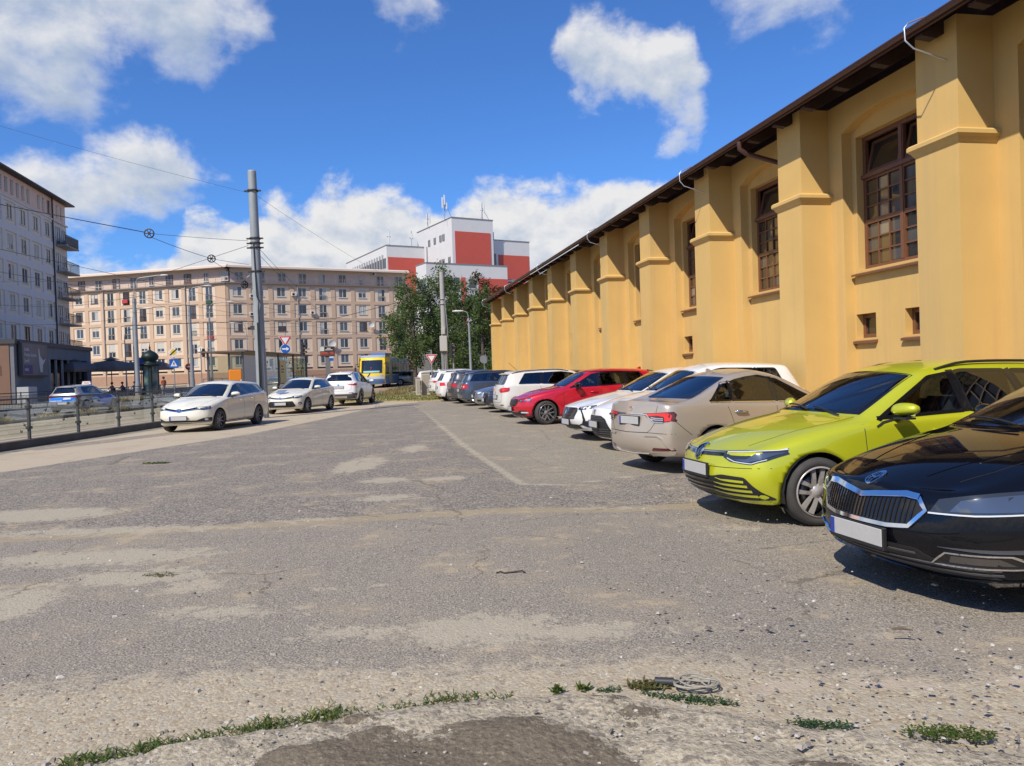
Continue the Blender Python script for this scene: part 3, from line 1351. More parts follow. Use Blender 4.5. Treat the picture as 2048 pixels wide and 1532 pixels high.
def wheel_meshes(style, Rw, rim_mat):
 key = (style, Rw, rim_mat.name)
 if key in _WH:
  return _WH[key]
 rr = Rw - .084 if Rw < .34 else Rw - .10
 m = MB()
 w = .108
 prof = [(rr - .005, -w + .02), (rr + .02, -w + .002), (Rw - .035, -w), (Rw - .010, -w + .022), (Rw, -w + .05), (Rw + .0, w - .05), (Rw - .010, w - .022), (Rw - .035, w),
   (rr + .02, w - .002), (rr - .005, w - .02)]
 m.lathe(prof, axis='y', n=40)
 tyre = m.mesh('tyre')
 tyre.materials.append(M_TYRE)
 m = MB()
 # barrel and outer flange
 m.lathe([(rr - .004, w - .022), (rr + .004, w - .008), (rr - .012, w - .006)], axis='y', n=40)
 m.cur = 1
 m.lathe([(rr - .012, w - .006), (rr - .022, w - .03), (rr - .035, -.05)], axis='y', n=40)
 m.cur = 0
 ns, sw, twin = {'multi': (10, .030, 0), 'five': (5, .075, 0), 'twin5': (5, .042, .050), 'twin6': (6, .028, .044), 'turbine': (5, .030, .062), 'seven': (7, .045, 0), 'eight': (8, .034, 0)}[style]
 for k in range(ns):
  a = 2 * PI * k / ns + .3
  for t in ((-1, 1) if twin else (0,)):
   da, db = t * twin * .55, t * twin
   r0, r1 = .045, rr - .014
   d = Vector((math.cos(a), 0, math.sin(a)))
   q = Vector((-math.sin(a), 0, math.cos(a)))
   V_ = []
   for r, wd, y, sh in ((r0, sw * .9, .052, da), (r1 * .55, sw * .8, .074, (da + db) / 2), (r1, sw * 1.1, .080, db)):
    for s in (-1, 1):
     V_.append(d * r + q * (sh + s * wd / 2) + Vector((0, y, 0)))
    for s in (-1, 1):
     V_.append(d * r + q * (sh + s * wd * .42) + Vector((0, y - .035, 0)))
   F_ = []
   for i in range(2):
    b = i * 4
    F_ += [(b, b + 1, b + 5, b + 4), (b, b + 4, b + 6, b + 2), (b + 1, b + 3, b + 7, b + 5)]
   m.add(V_, F_)
 m.lathe([(.0, .066), (.03, .066), (.036, .058), (.066, .054), (.075, .03)], axis='y', n=20)
 rim = m.mesh('rim')
 rim.materials.append(rim_mat)
 rim.materials.append(M_RIMDARK)
 m = MB()
 m.lathe([(.0, .012), (rr * .30, .012), (rr * .30, .02), (rr * .68, .02), (rr * .68, .0)], axis='y', n=28)
 m.lathe([(rr * .72, -.03), (rr - .02, -.03)], axis='y', n=28)
 hub = m.mesh('brake_disc')
 hub.materials.append(M_DISC)
 _WH[key] = (tyre, rim, hub)
 return _WH[key]


def base(kind, L, W, H, FO, WB, Rw, **kw):
 """dimension sheet of one car, filled with the usual proportions of its kind"""
 k = H / 1.47
 p = dict(kind=kind, L=L, W=W, H=H, FO=FO, WB=WB, R=Rw)
 p['hx'], p['hz'] = .10, .70 * k
 p['cx'], p['cz'] = FO + .32, .99 * k
 p['wx'], p['wz'] = FO + 1.12, 1.405 * k
 p['rx'] = FO + 1.62
 if kind == 'hatch':
  p['ex'], p['ez'], p['gx'], p['gz'], p['tx'], p['tz'] = L - .42, H - .075, L - .16, 1.00 * k, L - .11, .90 * k
  p['side_end'] = (L - .62, L - .72)
 elif kind == 'estate':
  p['ex'], p['ez'], p['gx'], p['gz'], p['tx'], p['tz'] = L - .42, H - .075, L - .14, 1.00 * k, L - .09, .90 * k
  p['side_end'] = (L - .40, L - .62)
 elif kind == 'suv':
  p['ex'], p['ez'], p['gx'], p['gz'], p['tx'], p['tz'] = L - .48, H - .09, L - .18, 1.04 * k, L - .12, .93 * k
  p['side_end'] = (L - .55, L - .80)
 else:
  p['ex'], p['ez'], p['gx'], p['gz'], p['tx'], p['tz'] = L - 1.38, H - .06, L - .62, 1.04 * k, L - .10, 1.045 * k
  p['side_end'] = (L - 1.00, L - 1.38)
 zt = p['tz']
 p['front'] = [(.17, .12), (.27, .045), (.42, .0), (.58, .0), (.66 * k, .03), (p['hz'], .10)]
 p['rear'] = [(.22, L - .13), (.36, L - .02), (.50, L), (.66, L - .02), (.80, L - .06), (zt, p['tx'])]
 p['belt'] = [(0, .62 * k), (.35, .68 * k), (FO, .80 * k), (FO + .55, .90 * k), (FO + 1.5, .945 * k), (FO + WB, .985 * k), (L - .3, .985 * k), (L, .95 * k)]
 xb = FO + 1.55
 xc = FO + WB - .28
 p['pillars'] = [(xb, -.10, .05), (xc, -.25 if kind != 'sedan' else -.25, .05)]
 p['doors'] = [(FO + .50, FO + .52, -.01), (xb + .02, xb + .03, -.02), (xc + .06, FO + WB - Rw - .07, -.03)]
 p['handles'] = [xb - .30, xc - .28]
 p.update(kw)
 return p

# ------------------------------------------------------------------ ground
def sdf(poly, X, Y):
 """signed distance to a polygon, positive inside"""
 d = np.full(X.shape, 1e9)
 inside = np.zeros(X.shape, bool)
 n = len(poly)
 for i in range(n):
  ax, ay = poly[i]
  bx, by = poly[(i + 1) % n]
  ex, ey = bx - ax, by - ay
  k = np.clip(((X - ax) * ex + (Y - ay) * ey) / max(1e-9, ex * ex + ey * ey), 0, 1)
  d = np.minimum(d, (X - ax - k * ex) ** 2 + (Y - ay - k * ey) ** 2)
  c = ((ay > Y) != (by > Y))
  with np.errstate(divide='ignore', invalid='ignore'):
   xc = (bx - ax) * (Y - ay) / (by - ay if by != ay else 1e-9) + ax
  inside ^= c & (X < xc)
 return np.where(inside, 1, -1) * np.sqrt(d)


def path_d(line, X, Y):
 d = np.full(X.shape, 1e9)
 for (ax, ay), (bx, by) in zip(line, line[1:]):
  ex, ey = bx - ax, by - ay
  k = np.clip(((X - ax) * ex + (Y - ay) * ey) / max(1e-9, ex * ex + ey * ey), 0, 1)
  d = np.minimum(d, (X - ax - k * ex) ** 2 + (Y - ay - k * ey) ** 2)
 return np.sqrt(d)


def spread(lo, hi, step, out_lo, out_hi, grow):
 c = list(np.arange(lo, hi + 1e-6, step))
 s, v = step, lo
 a = []
 while v > out_lo:
  s *= grow
  v -= s
  a.append(v)
 s, v = step, c[-1]
 b = []
 while v < out_hi:
  s *= grow
  v += s
  b.append(v)
 return np.array(a[::-1] + c + b)


CONC_EDGE = [(-3.4, 2.2), (-2.3, 2.68), (-1.69, 2.97), (-1.2, 3.17), (-.71, 3.34), (-.4, 3.40), (-.1, 3.45), (.18, 3.47), (.5, 3.36), (.94, 3.17), (1.35, 3.02), (1.86, 2.85), (2.6, 2.55), (4, 2.2)]
BOUND = [(-5.0, 38.6), (-4.46, 35.1), (-3.2, 28.5), (-2.11, 22.1), (-1.1, 16.2), (.0, 10.7), (.13, 10.2), (.7, 10.35), (2.61, 11.46), (9, 14.2)]
TRENCH = [(-14, 6.2), (-5.05, 7.51), (-3.4, 7.72), (-1.72, 7.98), (0, 8.22), (1.92, 8.47), (9, 9.6)]


def ground_material():
 t = NT('car_park_ground')
 co = t.coord('Object')
 fine = t.noise(150, 2, .6)
 f95 = t.noise(90, 2, .7)
 mid = t.noise(15, 4, .66)
 n40 = t.noise(40, 3, .72)
 n6 = t.noise(5.5, 4, .66)
 big = t.noise(1.15, 4, .62)
 huge = big
 cell = t.voronoi(62)
 cellc = cell.node.outputs['Color']
 sep = t.N.new('ShaderNodeSeparateColor')
 t.L.new(cellc, sep.inputs[0])
 stone = sep.outputs[0]

 def edge(name, amp, lo, hi, scale=None):
  n = mid if (scale or 6) > 8 else (big if (scale or 6) < 2 else n6)
  v = t.math('ADD', t.attr(name), t.math('MULTIPLY', t.math('SUBTRACT', n, .5), amp))
  return t.smooth(v, lo, hi)
 # aggregate asphalt: every stone has its own grey
 asp = t.ramp(stone, [(.02, (0.089, 0.079, 0.066)), (.35, (0.194, 0.170, 0.145)), (.7, (0.314, 0.282, 0.240)), (1, (0.493, 0.445, 0.379))])
 asp = t.mix(t.smooth(f95, .40, .62), t.mix(.55, asp, (0.137, 0.119, 0.100)), asp)
 fore = t.ramp(f95, [(.38, (0.142, 0.122, 0.098)), (.5, (0.254, 0.223, 0.182)), (.60, (0.351, 0.310, 0.258)), (.68, (0.493, 0.445, 0.379))])
 park = t.mix(.45, t.ramp(stone, [(0, (0.157, 0.145, 0.109)), (.5, (0.267, 0.242, 0.183)), (1, (0.451, 0.408, 0.316))]), fore)
 wob = t.math('ADD', t.math('MULTIPLY', t.math('SUBTRACT', n6, .5), .5), t.math('MULTIPLY', t.math('SUBTRACT', mid, .5), .3))
 park_m = t.math('MULTIPLY', t.smooth(t.math('ADD', t.attr('m_park'), wob), -.04, .10), .8)
 lightc = t.ramp(n40, [(.3, (0.467, 0.391, 0.286)), (.7, (0.444, 0.371, 0.272))])
 col = t.mix(edge('m_center', .35, -.05, .05), fore, asp)
 col = t.mix(park_m, col, park)
 col = t.mix(edge('m_strip', .30, -.05, .05), col, lightc)
 # wheel tracks and old stains
 col = t.mix(t.math('MULTIPLY', t.smooth(big, .45, .75), .38), col, (0.475, 0.391, 0.274))
 col = t.mix(t.math('MULTIPLY', t.smooth(huge, .50, .68), .25), col, (0.221, 0.190, 0.144))
 # filled trench
 col = t.mix(t.math('MULTIPLY', edge('m_trench', .16, -.02, .03), .85), col, t.ramp(mid, [(.3, (0.300, 0.250, 0.167)), (.7, (0.369, 0.302, 0.200))]))
 # dust and sand, in drifts
 sand = t.ramp(n40, [(.25, (0.346, 0.301, 0.220)), (.75, (0.477, 0.423, 0.326))])
 ragged = t.math('ADD', t.math('ADD', t.math('MULTIPLY', t.math('SUBTRACT', n6, .5), .55), t.math('MULTIPLY', t.math('SUBTRACT', mid, .5), .42)), t.math('MULTIPLY', t.math('SUBTRACT', n40, .5), .30))
 dust = t.smooth(t.math('ADD', t.attr('m_sand'), ragged), .0, .13)
 col = t.mix(t.math('MULTIPLY', dust, .85), col, sand)
 flecks = t.smooth(t.math('MULTIPLY', n6, big), .315, .37)
 col = t.mix(t.math('MULTIPLY', flecks, .55), col, (0.438, 0.351, 0.232))
 pale = t.smooth(t.math('ADD', t.attr('m_line'), t.math('MULTIPLY', t.math('SUBTRACT', mid, .5), .22)), -.02, .05)
 col = t.mix(t.math('MULTIPLY', pale, .75), col, (0.439, 0.390, 0.291))
 chips = t.smooth(t.math('ADD', mid, t.math('MULTIPLY', t.math('SUBTRACT', n40, .5), .5)), .615, .66)
 col = t.mix(t.math('MULTIPLY', chips, .50), col, (0.388, 0.329, 0.259))
 # gravel along the broken edge
 grav = t.ramp(stone, [(0, (0.300, 0.239, 0.165)), (.5, (0.384, 0.302, 0.202)), (1, (0.586, 0.516, 0.364))])
 gm = t.smooth(t.math('ADD', t.attr('m_gravel'), t.math('MULTIPLY', ragged, 1.3)), -.10, .14)
 col = t.mix(t.math('MULTIPLY', gm, .9), col, t.mix(t.smooth(mid, .35, .65), grav, sand))
 # broken concrete
 conc = t.ramp(n40, [(.28, (.165, .138, .098)), (.44, (.35, .302, .220)), (.60, (.46, .40, .300)), (.76, (.58, .52, .405))])
 v24 = t.voronoi(26)
 vc = t.N.new('ShaderNodeSeparateColor')
 t.L.new(v24.node.outputs['Color'], vc.inputs[0])
 peb = t.math('MULTIPLY', t.smooth(v24, .36, .28), t.smooth(vc.outputs[1], .50, .55))
 conc = t.mix(peb, conc, t.ramp(vc.outputs[0], [(0, (.16, .145, .13)), (.5, (.33, .285, .220)), (1, (.56, .51, .42))]))
 conc = t.mix(t.math('MULTIPLY', t.smooth(n6, .50, .66), .35), conc, (.27, .235, .185))
 conc = t.mix(t.math('MULTIPLY', t.smooth(mid, .44, .36), .75), conc, (.16, .14, .115))
 cm = edge('m_conc', .10, -.02, .02, 11)
 col = t.mix(cm, col, conc)
 tar = t.ramp(n40, [(.3, (0.106, 0.088, 0.064)), (.7, (0.204, 0.165, 0.117))])
 tv = t.math('ADD', t.attr('m_tar'), t.math('ADD', t.math('MULTIPLY', t.math('SUBTRACT', mid, .52), .42), t.math('ADD', t.math('MULTIPLY', t.math('SUBTRACT', n6, .5), .30), t.math('MULTIPLY', t.math('SUBTRACT', n40, .5), .14))))
 tm = t.smooth(tv, -.003, .006)
 tar = t.mix(t.math('MULTIPLY', t.smooth(n6, .50, .68), .22), tar, (0.264, 0.222, 0.159))
 tar = t.mix(t.math('MULTIPLY', t.smooth(n40, .62, .70), .7), tar, (0.366, 0.314, 0.230))
 col = t.mix(tm, col, tar)
 slab = t.ramp(mid, [(.3, (0.385, 0.322, 0.245)), (.7, (0.492, 0.411, 0.313))])
 col = t.mix(t.math('MULTIPLY', edge('m_slab', .16, -.01, .04, 9), .85), col, slab)
 # dry grass soil and the sandy fringe at the far end
 soil = t.ramp(mid, [(.3, (0.300, 0.247, 0.096)), (.6, (0.443, 0.335, 0.147)), (.8, (0.438, 0.332, 0.173))])
 col = t.mix(edge('m_soil', 1.4, -.2, .3, 1.5), col, soil)
 pave = t.ramp(n6, [(.3, (0.325, 0.290, 0.220)), (.7, (0.425, 0.366, 0.270))])
 col = t.mix(edge('m_far', .2, -.2, .2, 1.5), col, pave)
 # thin wandering cracks
 warp = t.N.new('ShaderNodeVectorMath')
 warp.operation = 'ADD'
 t.L.new(co, warp.inputs[0])
 cw = t.N.new('ShaderNodeCombineXYZ')
 t.L.new(t.math('MULTIPLY', n6, .35), cw.inputs[0])
 t.L.new(t.math('MULTIPLY', mid, .12), cw.inputs[1])
 t.L.new(cw.outputs[0], warp.inputs[1])
 crack = t.voronoi(.42, 'DISTANCE_TO_EDGE', 'Distance', warp.outputs[0])
 ck = t.math('MULTIPLY', t.smooth(crack, .0065, .002), t.math('MULTIPLY', t.smooth(big, .42, .55), t.smooth(t.attr('m_gravel'), -.4, -.8)))
 col = t.mix(t.math('MULTIPLY', ck, .55), col, (0.087, 0.076, 0.055))
 # dark fine pits everywhere
 col = t.mix(t.math('MULTIPLY', t.smooth(fine, .42, .25), .45), col, (0.122, 0.102, 0.071))
 t.set(Base_Color=col, Roughness=.93)
 t.b.inputs['Specular IOR Level'].default_value = .25
 h = t.math('ADD', t.math('MULTIPLY', cell, -.6), t.math('MULTIPLY', fine, .5))
 h = t.math('ADD', h, t.math('MULTIPLY', t.math('ADD', n40, t.math('MULTIPLY', v24, -.9)), t.math('MULTIPLY', cm, 1.5)))
 h = t.math('ADD', h, t.math('MULTIPLY', tm, .8))
 h = t.math('ADD', h, t.math('MULTIPLY', mid, 1.0))
 t.bump(h, .55, .012)
 return t.m


def build_ground():
 xs = spread(-4.5, 4.5, .055, -420, 420, 1.075)
 ys = spread(2.0, 5.0, .045, -60, 620, 1.045)
 X, Y = np.meshgrid(xs, ys)
 Z = 9e-5 * np.clip(Y, 0, 130) ** 2
 Z = Z + np.vectorize(dip)(X, Y)
 rng = np.random.RandomState(3)
 conc = sdf(CONC_EDGE + [(4, -1), (-3.4, -1)], X, Y)
 tar = sdf([(-1.12, 2.2), (-1.05, 2.80), (-.93, 2.98), (-.80, 2.99), (-.66, 3.11), (-.52, 3.12), (-.50, 3.02), (-.36, 3.05), (-.2, 3.18), (-.03, 3.21), (.07, 3.19), (.08, 3.05),
    (.17, 3.04), (.33, 2.97), (.40, 2.80), (.42, 2.2)], X, Y)
 tar = np.maximum(tar, sdf([(.28, 3.38), (.36, 3.40), (.47, 3.34), (.46, 3.24), (.56, 3.18), (.56, 3.10), (.46, 3.09), (.38, 3.16), (.40, 3.25), (.30, 3.30)], X, Y))
 tar = np.maximum(tar, sdf([(-.86, 3.17), (-.70, 3.25), (-.58, 3.24), (-.66, 3.17)], X, Y))
 tar = np.maximum(tar, sdf([(.98, 2.72), (1.10, 2.78), (1.22, 2.70), (1.2, 2.5), (1.0, 2.55)], X, Y))
 # low broken shelf of concrete, tar skin on top of it
 bumpy = .009 * np.sin(X * 9.1 + 2 * np.sin(Y * 7)) + .007 * np.sin(Y * 13 + X * 5) + .005 * np.sin(X * 31 + Y * 17)
 shelf = np.clip(conc / .10, 0, 1)
 shelf = shelf * shelf * (3 - 2 * shelf)
 Z = Z + shelf * (.045 + bumpy + rng.uniform(-.006, .006, X.shape))
 Z = Z + np.clip(tar / .02, 0, 1) * .012 * shelf
 near = np.exp(-((Y - 4) / 5.0) ** 2) * (np.abs(X) < 8)
 Z = Z + near * rng.uniform(-.0028, .0028, X.shape) * (1 - shelf)
 center = sdf([(-11.3, 5), (-9.07, 13.55), (-7.21, 21.05), (-6.3, 36.5), (-5.0, 38.6)] + BOUND[1:7] + [(9, 14.2), (9, 9.6)] + TRENCH[::-1][1:], X, Y)
 park = sdf([(-5.0, 39.2), (-4.46, 35.1), (-3.2, 28.5), (-2.11, 22.1), (-1.1, 16.2), (.13, 10.2), (9, 14.2), (14, 30), (6, 52), (-3, 47)], X, Y)
 strip = sdf([(-12.2, 0), (-11.9, 3), (-11.3, 5), (-9.07, 13.55), (-7.21, 21.05), (-6.6, 28), (-6.27, 36.35), (-4.8, 39.2), (-5.2, 41.5), (-9, 42.5), (-11.6, 42), (-12.2, 25)], X, Y)
 strip = np.minimum(strip, -sdf([(-11.5, 17.2), (-10.4, 19.2), (-8.6, 25.2), (-8.9, 26.4), (-10.6, 22.0), (-11.5, 19.0)], X, Y) + .05)
 trench = .17 - path_d(TRENCH, X, Y)
 sand = np.full(X.shape, -2.0)
 for cx, cy, rx, ry in ((-.22, 4.42, .60, .34), (.34, 4.34, .42, .22), (-1.0, 4.42, .38, .16), (-2.35, 5.55, .30, .22), (-1.35, 5.35, .13, .10), (-.95, 5.40, .12, .06), (-1.85, 10.9, .45, .35), (-1.0, 10.9, .45, .28),
       (1.05, 4.40, .32, .12), (1.2, 5.65, .13, .07), (1.55, 5.2, .25, .05), (-1.9, 4.9, .5, .2), (-3.6, 6.6, 1.2, .35), (-2.9, 5.9, .7, .3), (-3.6, 5.2, .5, .5), (1.0, 8.45, .45, .16), (2.2, 8.8, .6, .15),
       (-4.2, 7.8, 1.6, .25), (-1.55, 9.3, .5, .30), (-2.6, 13.0, .45, 1.3), (-2.0, 15.5, .3, 1.0), (1.9, 4.25, .16, .05), (-2.2, 8.0, .6, .15), (-5.6, 8.9, 1.2, .5), (2.0, 7.2, .5, .12)):
  d = 1 - np.sqrt(((X - cx) / rx) ** 2 + ((Y - cy) / ry) ** 2)
  sand = np.maximum(sand, d * min(rx, ry))
 line = .085 - path_d(BOUND[:9], X, Y)
 gravel = sdf([(-6, 1), (-6, 3.4), (-3, 3.75), (-1.5, 3.95), (.0, 3.85), (.8, 3.95), (1.6, 3.75), (2.2, 3.7), (4, 3.6), (4, 1)], X, Y) * .8
 slab = sdf([(1.0, 3.52), (1.12, 3.60), (1.42, 3.62), (1.44, 3.54), (1.2, 3.44), (1.03, 3.44)], X, Y)
 slab = np.maximum(slab, sdf([(1.48, 3.58), (1.6, 3.64), (1.95, 3.66), (1.98, 3.54), (1.6, 3.50)], X, Y))
 slab = np.maximum(slab, sdf([(2.15, 3.64), (2.35, 3.72), (2.75, 3.70), (2.8, 3.5), (2.3, 3.45)], X, Y))
 soil = sdf([(-11.2, 41.8), (-7.8, 42.2), (-5.6, 40.4), (-3.9, 40.6), (-1.5, 42.5), (0, 49), (-2, 60), (-9.5, 70), (-10.8, 60), (-11.2, 50)], X, Y)
 far = np.where(Y > 55, Y - 55, -1) * 1.0
 far = np.minimum(far, 5)
 me = bpy.data.meshes.new('ground')
 ny, nx = X.shape
 V = np.stack([X.ravel(), Y.ravel(), Z.ravel()], 1)
 idx = np.arange(nx * ny).reshape(ny, nx)
 Fq = np.stack([idx[:-1, :-1].ravel(), idx[:-1, 1:].ravel(), idx[1:, 1:].ravel(), idx[1:, :-1].ravel()], 1)
 me.vertices.add(len(V))
 me.vertices.foreach_set('co', V.ravel())
 me.loops.add(Fq.size)
 me.loops.foreach_set('vertex_index', Fq.ravel().astype(np.int32))
 me.polygons.add(len(Fq))
 me.polygons.foreach_set('loop_start', np.arange(0, Fq.size, 4, dtype=np.int32))
 me.polygons.foreach_set('use_smooth', np.ones(len(Fq), bool))
 me.update()
 for n, a in dict(m_center=center, m_park=park, m_strip=strip, m_trench=trench, m_sand=sand, m_line=line, m_gravel=gravel, m_conc=conc, m_tar=tar, m_slab=slab, m_soil=soil, m_far=far).items():
  at = me.attributes.new(n, 'FLOAT', 'POINT')
  at.data.foreach_set('value', np.clip(a, -3, 3).ravel().astype(np.float32))
 o = obj('ground', me, None, ground_material())
 tag(o, 'patched grey asphalt and gravel ground of the car park', None, None, 'structure')


def ribbon(name, pts_l, pts_r, dz, material, n=1):
 """sheet between two lines of ground points, following the slope"""
 m = MB()
 V = []
 k = len(pts_l)
 for (a, b) in zip(pts_l, pts_r):
  for j in range(n + 1):
   x, y = a[0] + (b[0] - a[0]) * j / n, a[1] + (b[1] - a[1]) * j / n
   V.append((x, y, gz(y) + dz))
 Fq = [(i * (n + 1) + j, i * (n + 1) + j + 1, (i + 1) * (n + 1) + j + 1, (i + 1) * (n + 1) + j) for i in range(k - 1) for j in range(n)]
 m.add(V, Fq)
 return m.build(name, material)


HEAD = .035                                     # the street runs 2 degrees to the right of the camera axis


def street(x, y):
 """x measured across the street at y = 22, y along it"""
 return (x + HEAD * (y - 22), y)


YS = list(np.linspace(-6, 64, 22)) + [80, 100, 130]


def lane(name, x0, x1, dz, material, ys=None):
 ys = ys or YS
 return ribbon(name, [street(x0, y) for y in ys], [street(x1, y) for y in ys], dz, material)


def build_street():
 pave = NT('tram_bed_paving')
 n = pave.noise(5, 6, .7)
 pave.set(Base_Color=pave.ramp(n, [(.3, (.30, .245, .165)), (.7, (.40, .335, .235))]), Roughness=.9)
 pave.bump(pave.noise(60, 4, .6), .4, .01)
 pave = pave.m
 asp = mat('street_asphalt', (.105, .102, .10), .9, var=.25, vscale=1.5, bump=.4, bscale=120)
 red = mat('red_paving', (.40, .22, .15), .9, var=.15, vscale=6, bump=.3)
 side = mat('footway_paving', (.27, .255, .235), .9, var=.15, vscale=2, bump=.3)
 white = mat('white_road_paint', (.66, .65, .62), .7, var=.12, vscale=9)
 steel = mat('rail_steel', (.20, .17, .15), .45, metal=.8)
 kerbm = mat('kerb_concrete', (.20, .185, .165), .9, var=.2, vscale=4, bump=.4, bscale=80)
 tag(lane('tram_bed', -20.6, -12.05, .008, pave), kind='structure')
 tag(lane('platform_edge_paving', -13.6, -12.9, .014, red), kind='structure')
 tag(lane('road', -30.5, -20.6, .008, asp), kind='structure')
 tag(lane('footway', -41.5, -30.5, .010, side), kind='structure')
 for k, x in enumerate((-14.35, -15.85, -17.55, -19.05)):
  o = lane('tram_rail', x - .035, x + .035, .022, steel)
  tag(o, kind='structure')
 for x in (-20.75, -30.0):
  tag(lane('edge_line', x - .07, x + .07, .014, white), kind='structure')
 # dashed lane marking
 for k, y in enumerate(range(20, 62, 7)):
  o = ribbon('lane_dash', [street(-25.5, y), street(-25.5, y + 3)], [street(-25.37, y), street(-25.37, y + 3)], .014, white)
  tag(o, kind='structure')
 # kerbs: low wall under the glass fence, one by the tracks, one at the far footway
 def kerb(name, x0, x1, h, y0, y1, m_, label, dz=0.0):
  b = MB()
  ys = list(np.arange(y0, y1 + .01, 4.0))
  V, Fq = [], []
  for y in ys:
   for (x, z) in ((x0, -.05), (x0, h), (x1, h), (x1, -.05)):
    q = street(x, y)
    V.append((q[0], q[1], gz(y) + z))
  for i in range(len(ys) - 1):
   for j in range(3):
    Fq.append((i * 4 + j, i * 4 + j + 1, (i + 1) * 4 + j + 1, (i + 1) * 4 + j))
  Fq += [(0, 1, 2, 3), tuple(len(V) - 4 + j for j in (3, 2, 1, 0))]
  b.add(V, Fq)
  o = b.build(name, m_)
  tag(o, label, None, None, 'structure')
  return o
 dark = mat('dark_stone_kerb', (.095, .088, .08), .85, var=.25, vscale=3, bump=.4, bscale=60)
 kerb('kerb', -12.12, -11.82, .19, -6, 50, dark, 'dark low kerb wall under the glass fence')
 kerb('track_kerb', -20.95, -20.62, .14, -6, 62, kerbm, 'pale concrete kerb between tram tracks and road')
 kerb('far_kerb', -30.75, -30.5, .13, -6, 66, kerbm, 'pale kerb along the far footway')


def stones():
 """loose gravel, far too many to count"""
 rnd = np.random.RandomState(8)
 base_v = np.array([(-1, -1, -.5), (1, -1, -.5), (1, 1, -.5), (-1, 1, -.5), (-.6, -.7, .6), (.7, -.5, .7), (.5, .7, .55), (-.7, .5, .6)])
 base_f = np.array([(0, 3, 2, 1), (4, 5, 6, 7), (0, 1, 5, 4), (1, 2, 6, 5), (2, 3, 7, 6), (3, 0, 4, 7)])
 V, Fq = [], []
 n = 0
 for i in range(6800):
  y = 2.35 + rnd.rand() ** 2.0 * 7.5
  x = rnd.uniform(-.75, .75) * y + rnd.uniform(-.3, .3)
  if y > 3.9 and rnd.rand() > .45:
   continue
  s = rnd.choice([.004, .006, .009, .014], p=[.44, .33, .18, .05]) * rnd.uniform(.7, 1.2)
  a = rnd.uniform(0, 6.28)
  c, s_ = math.cos(a), math.sin(a)
  v = base_v * rnd.uniform(.6, 1.2, (8, 3)) * np.array([s * 1.2, s * .9, s * .7])
  v = np.stack([v[:, 0] * c - v[:, 1] * s_ + x, v[:, 0] * s_ + v[:, 1] * c + y, v[:, 2] + gz(y) + s * .25], 1)
  # stones on the concrete shelf lie higher
  e = float(np.interp(x, [p[0] for p in CONC_EDGE], [p[1] for p in CONC_EDGE]))
  if y < e - .06:
   v[:, 2] += .045
  V.append(v)
  Fq.append(base_f + n)
  n += 8
 me = bpy.data.meshes.new('gravel')
 me.from_pydata(np.concatenate(V).tolist(), [], np.concatenate(Fq).tolist())
 t = NT('gravel_stones')
 info = t.N.new('ShaderNodeNewGeometry')
 t.set(Base_Color=t.ramp(info.outputs['Random Per Island'], [(0, (.14, .12, .105)), (.5, (.28, .245, .205)), (.9, (.42, .385, .335)), (1, (.58, .55, .50))]), Roughness=.9)
 o = obj('gravel', me, None, t.m)
 tag(o, 'loose small stones scattered over the near asphalt and gravel', 'gravel', None, 'stuff')


def leaf_mesh(name, items, material, two=True):
 """items: (base point, direction, length, width, droop)"""
 V, Fq = [], []
 for p, d, ln, w, droop in items:
  d = Vector(d).normalized()
  s = d.cross(Vector((0, 0, 1)))
  s = s.normalized() if s.length > 1e-3 else Vector((1, 0, 0))
  o = len(V)
  p = Vector(p)
  mid = p + d * ln * .55 + Vector((0, 0, -droop * ln * .25))
  tip = p + d * ln + Vector((0, 0, -droop * ln))
  V += [p - s * w * .3, p + s * w * .3, mid + s * w * .5, tip, mid - s * w * .5]
  Fq += [(o, o + 1, o + 2, o + 4), (o + 4, o + 2, o + 3)]
 me = bpy.data.meshes.new(name)
 me.from_pydata([tuple(v) for v in V], [], Fq)
 me.materials.append(material)
 return me


def leaf_mat(name, c0, c1, c2):
 if name in MAT:
  return MAT[name]
 t = NT(name)
 info = t.N.new('ShaderNodeNewGeometry')
 t.set(Base_Color=t.ramp(info.outputs['Random Per Island'], [(0, c0), (.6, c1), (1, c2)]), Roughness=.55)
 t.b.inputs['Specular IOR Level'].default_value = .3
 tr = t.N.new('ShaderNodeBsdfTranslucent')
 t.L.new(t.b.inputs['Base Color'].links[0].from_socket, tr.inputs[0])
 mx = t.N.new('ShaderNodeMixShader')
 mx.inputs[0].default_value = .48
 t.L.new(t.b.outputs[0], mx.inputs[1])
 t.L.new(tr.outputs[0], mx.inputs[2])
 t.L.new(mx.outputs[0], t.N['Material Output'].inputs[0])
 MAT[name] = t.m
 return t.m


